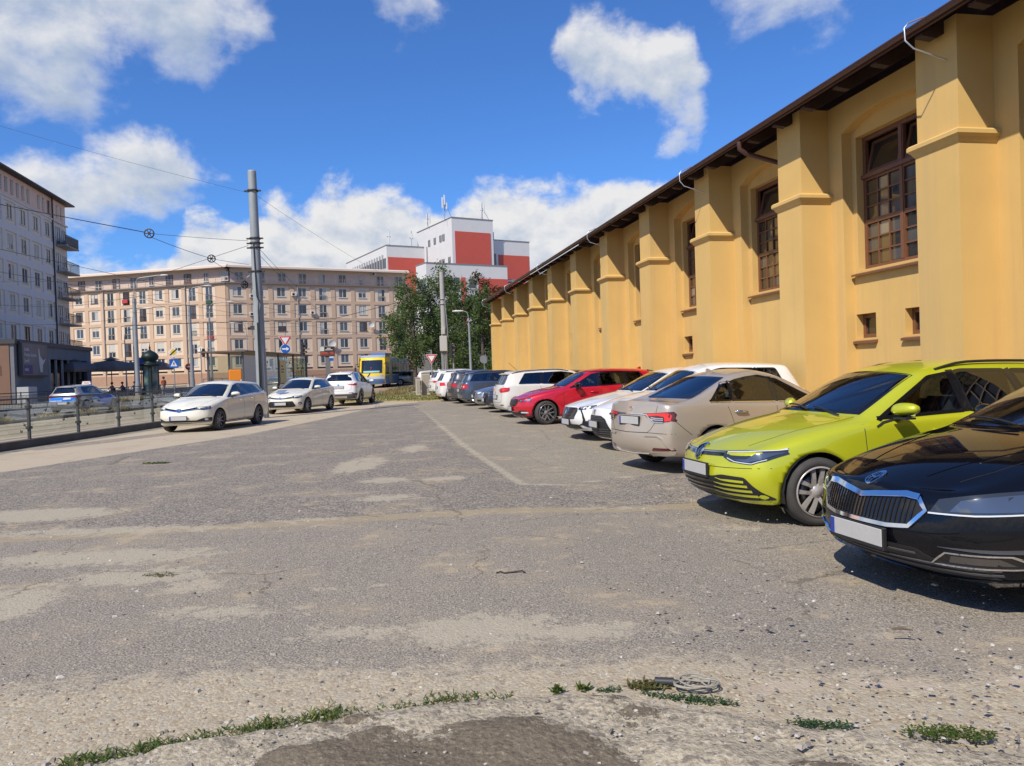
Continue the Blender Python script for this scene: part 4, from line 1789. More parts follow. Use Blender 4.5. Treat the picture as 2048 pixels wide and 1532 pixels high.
def weeds():
 rnd = random.Random(4)
 green = leaf_mat('weed_green', (.05, .10, .018), (.10, .165, .03), (.30, .27, .10))
 dry = leaf_mat('weed_dry', (.16, .14, .05), (.10, .12, .03), (.30, .24, .12))
 fern = leaf_mat('weed_bluegreen', (.03, .085, .03), (.055, .125, .045), (.12, .17, .05))
 # grass line growing out of the joint at the concrete edge
 it = []
 for i in range(4200):
  s = rnd.random()
  x = -2.1 + 2.05 * s
  e = float(np.interp(x, [p[0] for p in CONC_EDGE], [p[1] for p in CONC_EDGE]))
  dens = .5 + .5 * math.sin(x * 7.3 + math.sin(x * 17)) * math.sin(x * 3.1 + 1)
  if rnd.random() > .05 + dens ** 1.6 * 1.1:
   continue
  y = e + rnd.gauss(.035, .02 + .035 * dens)
  ln = rnd.uniform(.012, .030 + .035 * dens) * (1.9 if rnd.random() < .07 else 1)
  a = rnd.uniform(0, 6.28)
  it.append(((x, y, gz(y) + .002), (math.cos(a) * .8, math.sin(a) * .8, rnd.uniform(.35, 1.3)), ln, rnd.uniform(.004, .009), rnd.uniform(.1, .5)))
 o = obj('edge_weeds', leaf_mesh('edge_weeds', it, green))
 tag(o, 'low green weeds growing along the broken concrete edge', 'weeds', None, 'stuff')

 def clump(x, y, rx, ry, n, ln, m_, label, up=.6, rot=0.0):
  it = []
  for i in range(n):
   a, r = rnd.uniform(0, 6.28), rnd.random() ** .6
   dx, dy = r * math.cos(a) * rx, r * math.sin(a) * ry
   px, py = x + dx * math.cos(rot) - dy * math.sin(rot), y + dx * math.sin(rot) + dy * math.cos(rot)
   b = rnd.uniform(0, 6.28)
   z = gz(py) + rnd.uniform(.0, .016)
   e = float(np.interp(px, [p[0] for p in CONC_EDGE], [p[1] for p in CONC_EDGE]))
   if py < e - .05:
    z += .04
   it.append(((px, py, z), (math.cos(b), math.sin(b), rnd.uniform(.1, up)), ln * rnd.uniform(.5, 1.2), ln * rnd.uniform(.25, .45), rnd.uniform(0, .5)))
  o = obj('weed_clump', leaf_mesh('weed_clump', it, m_))
  tag(o, label, 'weeds', 'weed clumps in the gravel')
 clump(.74, 3.38, .22, .035, 330, .022, fern, 'blue green weed mat on the concrete edge just below the cable coil', rot=-.35)
 clump(1.20, 3.10, .13, .035, 200, .024, fern, 'blue green weed strip on the gravel in the lower right', rot=-.25)
 clump(1.66, 2.99, .17, .055, 520, .024, green, 'dense dark green weed patch nearest the bottom right corner', rot=-.2)
 clump(.58, 3.53, .10, .05, 240, .030, dry, 'dry brownish weed tuft left of the black plug', 1.4)
 clump(.16, 3.50, .025, .012, 30, .045, green, 'small upright weed sprig at the top of the concrete edge', 2.5)
 clump(.28, 3.52, .03, .015, 36, .04, green, 'pair of tiny upright sprigs right of the small weed sprig', 2.5)
 clump(.40, 3.50, .06, .02, 60, .022, fern, 'thin low weed sprig left of the cable coil weeds')
 clump(-2.75, 5.9, .14, .06, 90, .03, dry, 'thin brownish weed tuft on sand at the left')
 clump(-6.62, 14.2, .26, .10, 160, .07, green, 'lonely green weed tuft on the asphalt before the light strip')
 # weeds between the rails, on the verge and by the far railing
 it = []
 for i in range(9000):
  y = rnd.uniform(41.0, 56)
  x = rnd.uniform(-10.6, -1.0) + .035 * (y - 44)
  if y < 41.6 + .6 * math.sin(x * 1.7) or (y < 43.2 and x < -7.9):
   continue
  ln = rnd.uniform(.04, .13)
  a = rnd.uniform(0, 6.28)
  it.append(((x, y, gz(y)), (math.cos(a) * .7, math.sin(a) * .7, 1), ln, .04, .3))
 o = obj('verge_grass', leaf_mesh('verge_grass', it, leaf_mat('verge_leaf', (.15, .17, .04), (.11, .16, .035), (.30, .26, .11))))
 tag(o, 'half dry grass of the verge at the far end of the lot', 'grass', None, 'stuff')
 it = []
 for i in range(2600):
  y = rnd.choice([rnd.uniform(57, 64), rnd.uniform(52, 66)])
  x = -10.4 + .035 * (y - 22) + rnd.uniform(-.2, 1.6)
  a = rnd.uniform(0, 6.28)
  it.append(((x, y, gz(y)), (math.cos(a) * .4, math.sin(a) * .4, 1), rnd.uniform(.20, .60), .035, .25))
 for i in range(3400):
  y = rnd.uniform(30, 62)
  if math.sin(y * 1.1) + math.sin(y * .37) < .2:
   continue
  q = street(-30.1 + rnd.uniform(-.25, .3), y)
  a = rnd.uniform(0, 6.28)
  it.append(((q[0], q[1], gz(y)), (math.cos(a) * .5, math.sin(a) * .5, 1), rnd.uniform(.2, .75), .05, .3))
 for i in range(1500):
  y = rnd.uniform(26, 42)
  if math.sin(y * 2.1) < .1:
   continue
  q = street(-20.8 + rnd.uniform(-.15, .2), y)
  a = rnd.uniform(0, 6.28)
  it.append(((q[0], q[1], gz(y) + .1), (math.cos(a) * .6, math.sin(a) * .6, 1), rnd.uniform(.1, .45), .04, .3))
 o = obj('dry_grass', leaf_mesh('dry_grass', it, leaf_mat('dry_leaf', (.30, .23, .10), (.38, .30, .14), (.17, .17, .06))))
 tag(o, 'tall dry grass beside the tram tracks and kerbs', 'grass', None, 'stuff')


def litter():
 # coil of grey cable with a black plug
 e = empty('cable_coil', (.745, 3.50, gz(3.5)))
 tag(e, 'coil of grey cable with a black plug lying on the gravel', 'cable')
 m = MB()
 pts = []
 for k in range(150):
  a = k / 150 * 2 * PI * 5.2
  r = .062 + .022 * math.sin(k * .37) + .004 * (k / 30)
  pts.append((.045 + r * 1.15 * math.cos(a) + .012 * math.sin(k * .11), r * .8 * math.sin(a), .012 + .005 * (k / 30) + .004 * math.sin(a * 1.7)))
 m.tube(pts, .0042, 6)
 m.build('cable', mat('cable_grey', (.30, .28, .23), .6, var=.2, vscale=30), e)
 m = MB()
 m.cyl((-.13, .045, .022), (-.045, .028, .022), .019, .019, 14)
 m.cyl((-.045, .028, .022), (-.02, .02, .022), .013, .008, 12)
 m.build('plug', mat('plug_black', (.03, .032, .038), .5), e)
 # short dark wire and a twig
 m = MB()
 m.tube([(-.16, 5.62, gz(5.6) + .008), (-.13, 5.64, gz(5.6) + .012), (-.10, 5.61, gz(5.6) + .008), (-.02, 5.63, gz(5.6) + .010), (.03, 5.63, gz(5.6) + .016), (.05, 5.60, gz(5.6) + .008)], .006, 6)
 tag(m.build('bent_wire', mat('dark_wire', (.03, .028, .026), .7)), 'short bent dark wire lying in the middle of the asphalt', 'wire')
 m = MB()
 m.tube([(2.02, 4.17, .012), (2.07, 4.155, .018), (2.12, 4.14, .010)], [.006, .009, .004], 6)
 tag(m.build('twig', mat('twig_brown', (.12, .09, .06), .9)), 'short brown twig on the ground below the black car', 'twig')


build_ground()
build_street()
stones()
weeds()
litter()

# ------------------------------------------------------------------ the yellow hall
def plaster(name, c, var=.05):
 t = NT(name)
 n = t.noise(1.3, 6, .6)
 n2 = t.noise(.35, 3, .5)
 a = t.ramp(n, [(.25, tuple(x * (1 - var) for x in c)), (.75, tuple(min(1, x * (1 + var)) for x in c))])
 a = t.mix(t.math('MULTIPLY', t.smooth(n2, .45, .75), .25), a, tuple(x * .86 for x in c))
 # dull greenish weathering bands that run down the plaster
 st = t.N.new('ShaderNodeMapping')
 st.inputs['Scale'].default_value = (3.2, 3.2, .10)
 t.L.new(t.coord(), st.inputs[0])
 streak = t.noise(1.0, 5, .6, st.outputs[0])
 a = t.mix(t.math('MULTIPLY', t.smooth(streak, .50, .70), .42), a, (c[0] * .80, c[1] * .84, c[2] * 1.1))
 t.set(Base_Color=a, Roughness=.92)
 t.b.inputs['Specular IOR Level'].default_value = .2
 t.bump(t.noise(90, 5, .65), .22, .01)
 return t.m


def yellow_hall():
 root = empty('yellow_hall', (0, 0, 0), LOT_RZ)
 tag(root, 'long yellow plastered hall with buttresses and brown windows on the right', 'building')
 yel = plaster('yellow_plaster', (.645, .430, .158))
 brown = mat('window_brown', (.165, .072, .038), .45, var=.15, vscale=12, coat=.15)
 soff = mat('dark_brown_timber', (.050, .026, .020), .7, var=.3, vscale=6)
 gutm = mat('brown_gutter', (.095, .048, .042), .4, metal=.2, var=.12, vscale=3)
 tile = mat('roof_tiles', (.16, .07, .05), .8, var=.25, vscale=5)
 wire = mat('galvanised', (.55, .56, .57), .35, metal=.8)
 UW, UR, UN, UP = 8.92, 9.12, 9.33, 8.30
 STEP, PW, T0 = 3.95, .86, 9.43
 ZT = 6.30
 ks = list(range(-2, 11))
 t_start = T0 - 2 * STEP
 t_end = T0 + 10 * STEP + PW
 hw, zs, zc = 1.16, 5.72, 5.95
 small_bays = {0: (-.74, .58), 2: (-.74, .58), 5: (-.74, .58)}
 g0 = -.1

 def bay_wall(c, t0, t1, smalls):
  m = MB()
  n = 12
  arc = []
  for k in range(n + 1):
   s = -1 + 2 * k / n
   arc.append((c + hw * s, zs + (zc - zs) * (1 - s * s)))
  # front plane around the recess
  m.add([(UW, t0, g0), (UW, c - hw, g0), (UW, c - hw, ZT), (UW, t0, ZT)], [(0, 1, 2, 3)])
  m.add([(UW, c + hw, g0), (UW, t1, g0), (UW, t1, ZT), (UW, c + hw, ZT)], [(0, 1, 2, 3)])
  for (a, za), (b, zb) in zip(arc, arc[1:]):
   m.add([(UW, a, za), (UW, b, zb), (UW, b, ZT), (UW, a, ZT)], [(0, 1, 2, 3)])
  # reveal of the recess
  out = [(c - hw, g0)] + arc + [(c + hw, g0)]
  for (a, za), (b, zb) in zip(out, out[1:]):
   m.add([(UW, a, za), (UW, b, zb), (UR, b, zb), (UR, a, za)], [(0, 1, 2, 3)])
  # back plane with openings
  holes = [(c - 1.03, c + 1.03, 3.16, 5.62)] + [(c + s, c + s + .56, 1.90, 2.35) for s in smalls]
  ts = sorted({c - hw, c + hw} | {h for q in holes for h in q[:2]})
  zz = sorted({g0, zc} | {h for q in holes for h in q[2:]})
  for a, b in zip(ts, ts[1:]):
   for p, q in zip(zz, zz[1:]):
    if any(h[0] - 1e-6 <= a and b <= h[1] + 1e-6 and h[2] - 1e-6 <= p and q <= h[3] + 1e-6 for h in holes):
     continue
    m.add([(UR, a, p), (UR, b, p), (UR, b, q), (UR, a, q)], [(0, 1, 2, 3)])
  for a, b, p, q in holes:
   r = [(a, p), (b, p), (b, q), (a, q)]
   for i in range(4):
    (ya, za), (yb, zb) = r[i], r[(i + 1) % 4]
    m.add([(UR, ya, za), (UR, yb, zb), (UN + .03, yb, zb), (UN + .03, ya, za)], [(0, 1, 2, 3)])
  return m
 # window pieces shared by all bays
 x0, x1 = UN - .07, UN
 rails_z = [(3.16, 3.24), (4.00, 4.08), (4.80, 4.92), (5.54, 5.62)]
 f = MB()
 for a, b in rails_z:
  f.box(x0, x1, -1.03, 1.03, a, b)
 f.box(x0 - .05, x0, -1.06, 1.06, 4.845, 4.915)
 for a, b in ((-1.03, -.95), (-.06, .06), (.95, 1.03)):
  for (za, zb), (zc_, zd) in zip(rails_z, rails_z[1:]):
   f.box(x0, x1, a, b, zb, zc_)
 f.box(x0 - .012, x0, -.035, .035, 3.24, 5.54)
 for half in ((-.95, -.06), (.06, .95)):
  wd = (half[1] - half[0]) / 3
  for (za, zb) in ((3.24, 4.00), (4.08, 4.80)):
   for j in (1, 2):
    f.box(x0 + .01, x1 - .02, half[0] + wd * j - .014, half[0] + wd * j + .014, za, zb)
   hz = (zb - za) / 3
   for j in (1, 2):
    f.box(x0 + .012, x1 - .018, half[0], half[1], za + hz * j - .013, za + hz * j + .013)
 frame_me = f.mesh('window_frame')
 # tilted upper sashes
 sash = MB()
 for half in ((-.95, -.06), (.06, .95)):
  a, b = half[0] + .01, half[1] - .01
  for q in ((a, a + .055, 4.93, 5.53), (b - .055, b, 4.93, 5.53), (a + .055, b - .055, 4.93, 4.985), (a + .055, b - .055, 5.475, 5.53)):
   v = []
   for zz_ in (q[2], q[3]):
    lean = (zz_ - 4.93) * .22
    for xx in (x0 + .01 + lean, x1 - .02 + lean):
     v += [(xx, q[0], zz_), (xx, q[1], zz_)]
   sash.add(v, [(0, 1, 3, 2), (4, 6, 7, 5), (0, 4, 5, 1), (2, 3, 7, 6), (0, 2, 6, 4), (1, 5, 7, 3)])
 sash_me = sash.mesh('upper_sash')

 def pane_mesh(a, b, za, zb, lean=False):
  m = MB()
  xx = x1 - .03
  d = .0
  m.add([(xx, a, za), (xx, b, za), (xx + (.13 if lean else 0), b, zb), (xx + (.13 if lean else 0), a, zb)], [(0, 1, 2, 3)])
  return m.mesh('pane')
 glass_ = []
 for nm, c_, r_ in (('hall_pane_dark', (.030, .026, .020), .03), ('hall_pane_warm', (.12, .085, .04), .04), ('hall_pane_grey', (.085, .082, .075), .05), ('hall_pane_curtain', (.24, .21, .16), .08)):
  glass_.append(mat(nm, c_, r_, spec=.8, coat=.5))
 rnd = random.Random(21)
 hz_ = []
 pane_cells = []
 for half in ((-.95, -.06), (.06, .95)):
  wd = (half[1] - half[0]) / 3
  for (za, zb) in ((3.24, 4.00), (4.08, 4.80)):
   h_ = (zb - za) / 3
   for i in range(3):
    for j in range(3):
     pane_cells.append((half[0] + wd * i + .014, half[0] + wd * (i + 1) - .014, za + h_ * j + .013, za + h_ * (j + 1) - .013))
 pane_me = {}
 for gi in range(4):
  for ci, q in enumerate(pane_cells):
   pass

 def pane_obj(q, gi, parent, lean=False):
  key = (q, gi, lean)
  if key not in pane_me:
   me = pane_mesh(*q, lean=lean)
   me.materials.append(glass_[gi])
   pane_me[key] = me
  return obj('pane', pane_me[key], parent)
 sill = MB()
 sill.prism([(UR - .10, 3.085), (UN - .03, 3.165), (UN - .03, 3.13), (UR - .10, 3.05)], -1.12, 1.12)
 sill_v = [(v[0], v[1], v[2]) for v in sill.v]
 sill_me = sill.mesh('sill')
 ssill = MB()
 ssill.prism([(UR - .07, 1.845), (UN - .03, 1.905), (UN - .03, 1.86), (UR - .07, 1.80)], -.32, .32)
 ssill_me = ssill.mesh('small_sill')
 sw = MB()
 for q in ((-.28, -.21, 1.905, 2.345), (.21, .28, 1.905, 2.345), (-.21, .21, 1.905, 1.975), (-.21, .21, 2.275, 2.345)):
  sw.box(UN - .07, UN - .01, q[0], q[1], q[2], q[3])
 sw_me = sw.mesh('small_window')
 for k in ks[:-1]:
  ta = T0 + k * STEP
  c = ta + PW + (STEP - PW) / 2
  t0, t1 = ta + PW * .5, ta + STEP + PW * .5
  bay_wall(c, t0, t1, small_bays.get(k, ())).build('wall_bay', yel, root)
  w = obj('window', frame_me, root, brown, (0, c, 0))
  obj('upper_sash', sash_me, w, brown)
  obj('sill', sill_me, w, brown)
  if -1 <= k <= 3:
   for ci, q in enumerate(pane_cells):
    left = q[0] < 0
    r = rnd.random()
    gi = 1 if r < .38 else (2 if r < .6 else (3 if r < .72 else 0))
    pane_obj(q, gi, w)
  else:
   for half in ((-.95, -.06), (.06, .95)):
    for za, zb in ((3.24, 4.00), (4.08, 4.80)):
     pane_obj((half[0], half[1], za, zb), rnd.choice([0, 0, 1, 2]), w)
  for half in ((-.93, -.08), (.08, .93)):
   pane_obj((half[0], half[1], 4.95, 5.51), 0, w, True)
  for s in small_bays.get(k, ()):
   sm = obj('small_window', sw_me, root, brown, (0, c + s + .28, 0))
   obj('small_sill', ssill_me, sm, brown)
   pane_obj((-.21, .21, 1.975, 2.275), 0, sm)
 # buttresses with a moulded cap
 for k in ks:
  ta = T0 + k * STEP
  m = MB()
  m.box(UP + .025, UW + .05, ta + .02, ta + PW - .02, 4.70, ZT)
  m.box(UP, UW + .05, ta, ta + PW, g0, 4.50)
  pl = m.build('buttress', yel, root)
  m = MB()
  prof = [(.0, 4.50), (.025, 4.53), (.045, 4.57), (.085, 4.61), (.085, 4.665), (.06, 4.69), (-.02, 4.715)]
  V = []
  for e, z in prof:
   V += [(UW + .04, ta - e, z), (UP - e, ta - e, z), (UP - e, ta + PW + e, z), (UW + .04, ta + PW + e, z)]
  Fq = []
  for i in range(len(prof) - 1):
   for j in range(3):
    Fq.append((i * 4 + j, i * 4 + j + 1, (i + 1) * 4 + j + 1, (i + 1) * 4 + j))
  Fq.append((0, 3, 2, 1))
  Fq.append(tuple(len(V) - 4 + j for j in range(4)))
  m.add(V, Fq)
  m.build('moulded_cap', yel, pl)
 # gable end, plain back and ends
 m = MB()
 m.box(UW + .4, 20, t_start, t_start + .3, g0, ZT)
 m.box(UW + .06, 20, t_end - .3, t_end, g0, ZT)
 m.prism([(UW, ZT), (20, ZT), (14.5, 9.6)], t_end - .3, t_end, 'xz')
 m.build('gable_wall', yel, root)
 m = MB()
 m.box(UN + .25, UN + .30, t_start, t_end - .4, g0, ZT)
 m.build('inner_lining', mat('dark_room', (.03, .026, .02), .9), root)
 # roof: thin tiled slab, timber soffit, rafters, gutter
 ue, ze = 7.90, 6.17
 sl = math.tan(R(30))
 m = MB()
 m.prism([(ue, ze), (14.5, ze + (14.5 - ue) * sl), (21, ze), (21, ze + .07), (14.5, ze + .07 + (14.5 - ue) * sl), (ue, ze + .05)], t_start - .4, t_end + .35)
 rf = m.build('roof', tile, root)
 m = MB()
 m.prism([(ue + .03, ze - .012 + .03 * sl), (9.1, ze - .012 + (9.1 - ue) * sl), (9.1, ze - .045 + (9.1 - ue) * sl), (ue + .03, ze - .045 + .03 * sl)], t_start - .4, t_end + .34)
 m.build('soffit', soff, rf)
 rm = MB()
 rm.prism([(ue + .06, ze - .06), (9.15, ze - .06 + (9.15 - ue - .06) * sl), (9.15, ze - .22 + (9.15 - ue) * sl * .85), (ue + .30, ze - .12), (ue + .06, ze - .095)], -.07, .07)
 rme = rm.mesh('rafter')
 t = t_start + .3
 while t < t_end + .3:
  obj('rafter', rme, rf, soff, (0, t, 0))
  t += .99
 gm = MB()
 n = 8
 ring = [(ue - .05 + .055 * math.cos(a), ze + .02 + .055 * math.sin(a)) for a in [PI + PI * k / n for k in range(n + 1)]]
 V = [(x, y, z) for y in (t_start - .4, t_end + .36) for x, z in ring]
 gm.add(V, [(i, i + 1, n + 1 + i + 1, n + 1 + i) for i in range(n)], True)
 gm.prism([(ue - .112, ze + .015), (ue - .098, ze + .015), (ue - .098, ze + .032), (ue - .112, ze + .032)], t_start - .4, t_end + .36)
 gm.box(ue - .012, ue + .02, t_start - .4, t_end + .34, ze - .055, ze + .04)
 gm.build('gutter', gutm, root)
 # swan neck of a rain pipe
 m = MB()
 c = T0 + STEP + PW + .62
 m.tube([(ue - .06, c, ze - .06), (ue - .06, c, ze - .20), (ue + .10, c, ze - .30), (UW - .02, c - .02, ze - .52), (UW - .06, c - .02, ze - .75), (UW - .06, c - .02, .1)], .05, 10)
 m.build('rain_pipe', gutm, root)
 # lightning conductor hooks over the gutter
 for t in (9.75, 17.7, 25.6, 33.4, 41.4, 49.6):
  m = MB()
  m.tube([(ue + .15, t, ze + .20), (ue - .10, t, ze + .10), (ue - .17, t - .01, ze + .02), (ue - .17, t - .02, ze - .16), (ue - .10, t - .10, ze - .30), (UP - .01, t - .15, ze - .46)], .012, 6)
  m.build('conductor_hook', wire, root)


yellow_hall()

# ------------------------------------------------------------------ far buildings
def frame_local(origin, direction):
 """empty whose x axis runs along a facade and whose -y axis faces the viewer"""
 return math.atan2(direction[1], direction[0])


PANES = [mat('pane_dark', (.022, .026, .034), .05, spec=.8), mat('pane_mid', (.07, .085, .10), .08, spec=.8),
   mat('pane_blue', (.05, .075, .12), .06, spec=.8), mat('pane_curtain', (.42, .42, .40), .25, spec=.6)]
M_UPVC = mat('white_window_frame', (.54, .53, .50), .5)
M_BROWNWIN = mat('brown_window_frame', (.14, .055, .04), .5)
_wm = {}


def window_mesh(w, h, style):
 """frame of a two-casement window with sill, facing -y, centre of its bottom at the origin"""
 key = (w, h, style)
 if key in _wm:
  return _wm[key]
 f = MB()
 b = .065
 for q in ((-w / 2, -w / 2 + b, 0, h), (w / 2 - b, w / 2, 0, h), (-w / 2 + b, w / 2 - b, 0, b), (-w / 2 + b, w / 2 - b, h - b, h)):
  f.box(q[0], q[1], -.05, .03, q[2], q[3])
 if style != 'single':
  f.box(-.05, .05, -.045, .03, b, h - b)
 if style == 'tall':
  f.box(-w / 2 + b, w / 2 - b, -.045, .03, h * .36, h * .36 + .09)
 f.box(-w / 2 - .08, w / 2 + .08, -.16, .02, -.07, -.003)
 fm = f.mesh('window')
 g = MB()
 g.add([(-w / 2 + b, 0, b), (0, 0, b), (0, 0, h - b), (-w / 2 + b, 0, h - b)], [(0, 1, 2, 3)])
 g2 = MB()
 g2.add([(0, 0, b), (w / 2 - b, 0, b), (w / 2 - b, 0, h - b), (0, 0, h - b)], [(0, 1, 2, 3)])
 _wm[key] = (fm, [g.mesh('pane'), g2.mesh('pane')])
 return _wm[key]


_pm = {}


def window(parent, x, y, z, w, h, style, rnd, frame_mat=None):
 fm, gs = window_mesh(w, h, style)
 key = (fm.name, (frame_mat or M_UPVC).name)
 if key not in _pm:
  me = fm.copy()
  me.materials.clear()
  me.materials.append(frame_mat or M_UPVC)
  _pm[key] = me
 o = obj('window', _pm[key], parent, None, (x, y, z))
 cur = rnd.random()
 for i, g in enumerate(gs):
  gi = rnd.choice([0, 0, 1, 1, 2, 3]) if cur < .7 else rnd.choice([0, 1, 2])
  k2 = (g.name, gi)
  if k2 not in _pm:
   me = g.copy()
   me.materials.clear()
   me.materials.append(PANES[gi])
   _pm[k2] = me
  obj('pane', _pm[k2], o)
 if rnd.random() < .22 and style != 'single':
  bh = h * rnd.choice([.25, .4, .6, .9])
  key = ('blind', w, round(bh, 2))
  if key not in _pm:
   m = MB()
   m.box(-w / 2 + .07, w / 2 - .07, -.03, -.004, h - .07 - bh, h - .07)
   _pm[key] = m.mesh('blind')
  obj('blind', _pm[key], o, mat('roller_blind', (.50, .47, .42), .8))
 return o


def grid_facade(root, s0, step, n, rows, z0, storey, pier, band, frame_m, panel_m, tall, rnd, win_w=1.35, win_h=1.5, s_end=None, brown=(), pane_ratio=None, ledge=None, dx=0, face=0.0):
 """frame of piers and bands; every bay holds a recessed panel and a window"""
 S1 = s_end if s_end is not None else s0 + step * (n - .5)
 zt = z0 + rows * storey
 Sa = s0 - step / 2
 cents = [s0 + step * k for k in range(n)]
 edges = [Sa] + [c + step / 2 for c in cents]
 # piers (the last ones run on to the corner)
 spans = [(-.001, edges[0] + pier / 2)] + [(e - pier / 2, e + pier / 2) for e in edges[1:-1]] + [(edges[-1] - pier / 2, max(S1, edges[-1] + pier / 2))]
 for a, b in spans:
  m = MB()
  m.box(a, b, face - .10, face + .35, z0, zt)
  m.build('pier', frame_m, root)
 for r in range(rows + 1):
  m = MB()
  z = z0 + r * storey
  lo, hi = z - band / 2, z + band / 2
  if r == 0:
   lo = z
  if r == rows:
   hi = z
  m.box(edges[0], edges[-1], face - .097, face + .30, lo + .002, hi - .002)
  m.build('floor_band', frame_m, root)
 pw = step - pier
 ph = storey - band
 pm = MB()
 hole = {}

 def panel(w, h, zb):
  key = (w, h, zb)
  if key in hole:
   return hole[key]
  m = MB()
  x0, x1, a, b = -pw / 2, pw / 2, 0, ph
  for q in ((x0, -w / 2, a, b), (w / 2, x1, a, b), (-w / 2, w / 2, a, zb), (-w / 2, w / 2, zb + h, b)):
   if q[1] - q[0] > .01 and q[3] - q[2] > .01:
    m.box(q[0], q[1], -.0, .12, q[2], q[3])
  hole[key] = m.mesh('panel')
  return hole[key]
 for ci, c in enumerate(cents):
  for r in range(rows):
   zb = z0 + r * storey + band / 2 + (0 if r else band / 2)
   is_t = ci in tall and r > 0
   w = win_w * (.92 if is_t else 1)
   h = min(ph - .18, 2.12) if is_t else win_h
   wz = .06 if is_t else ph - win_h - .18
   obj('panel', panel(w, h, wz), root, panel_m, (c, face, zb))
   wo = window(root, c, face + .07, zb + wz, w, h, 'tall' if is_t else ('single' if rnd.random() < .08 else 'twin'), rnd, M_BROWNWIN if (rnd.random() < .12 or (ci in brown)) else None)
   if is_t and rnd.random() < .9:
    m = MB()
    for k in range(9):
     m.box(-w / 2 + k * w / 8 - .012, -w / 2 + k * w / 8 + .012, -.16, -.136, 0, .85)
    m.box(-w / 2, w / 2, -.165, -.13, .85, .89)
    obj('guard_rail', m.mesh('guard_rail'), wo, mat('guard_iron', (.09, .075, .07), .5))
 m = MB()
 m.box(Sa, S1, face + .30, face + .5, z0, zt)
 m.build('wall_core', mat('dark_core', (.10, .085, .075), .9), root)


def dish(parent, x, y, z, r=.42):
 m = MB()
 prof = [(0, .10), (r * .5, .07), (r * .85, .02), (r, -.03)]
 m.lathe([(a, b) for a, b in prof], axis='y', n=16)
 m.tube([(0, .1, 0), (0, .45, -.1)], .03, 6)
 m.tube([(0, -.03, -r), (.0, -.42, -.12)], .015, 5)
 m.box(-.05, .05, -.48, -.40, -.16, -.06)
 me = m.mesh('satellite_dish')
 return obj('satellite_dish', me, parent, mat('dish_white', (.62, .61, .58), .5), (x, y - .5, z))


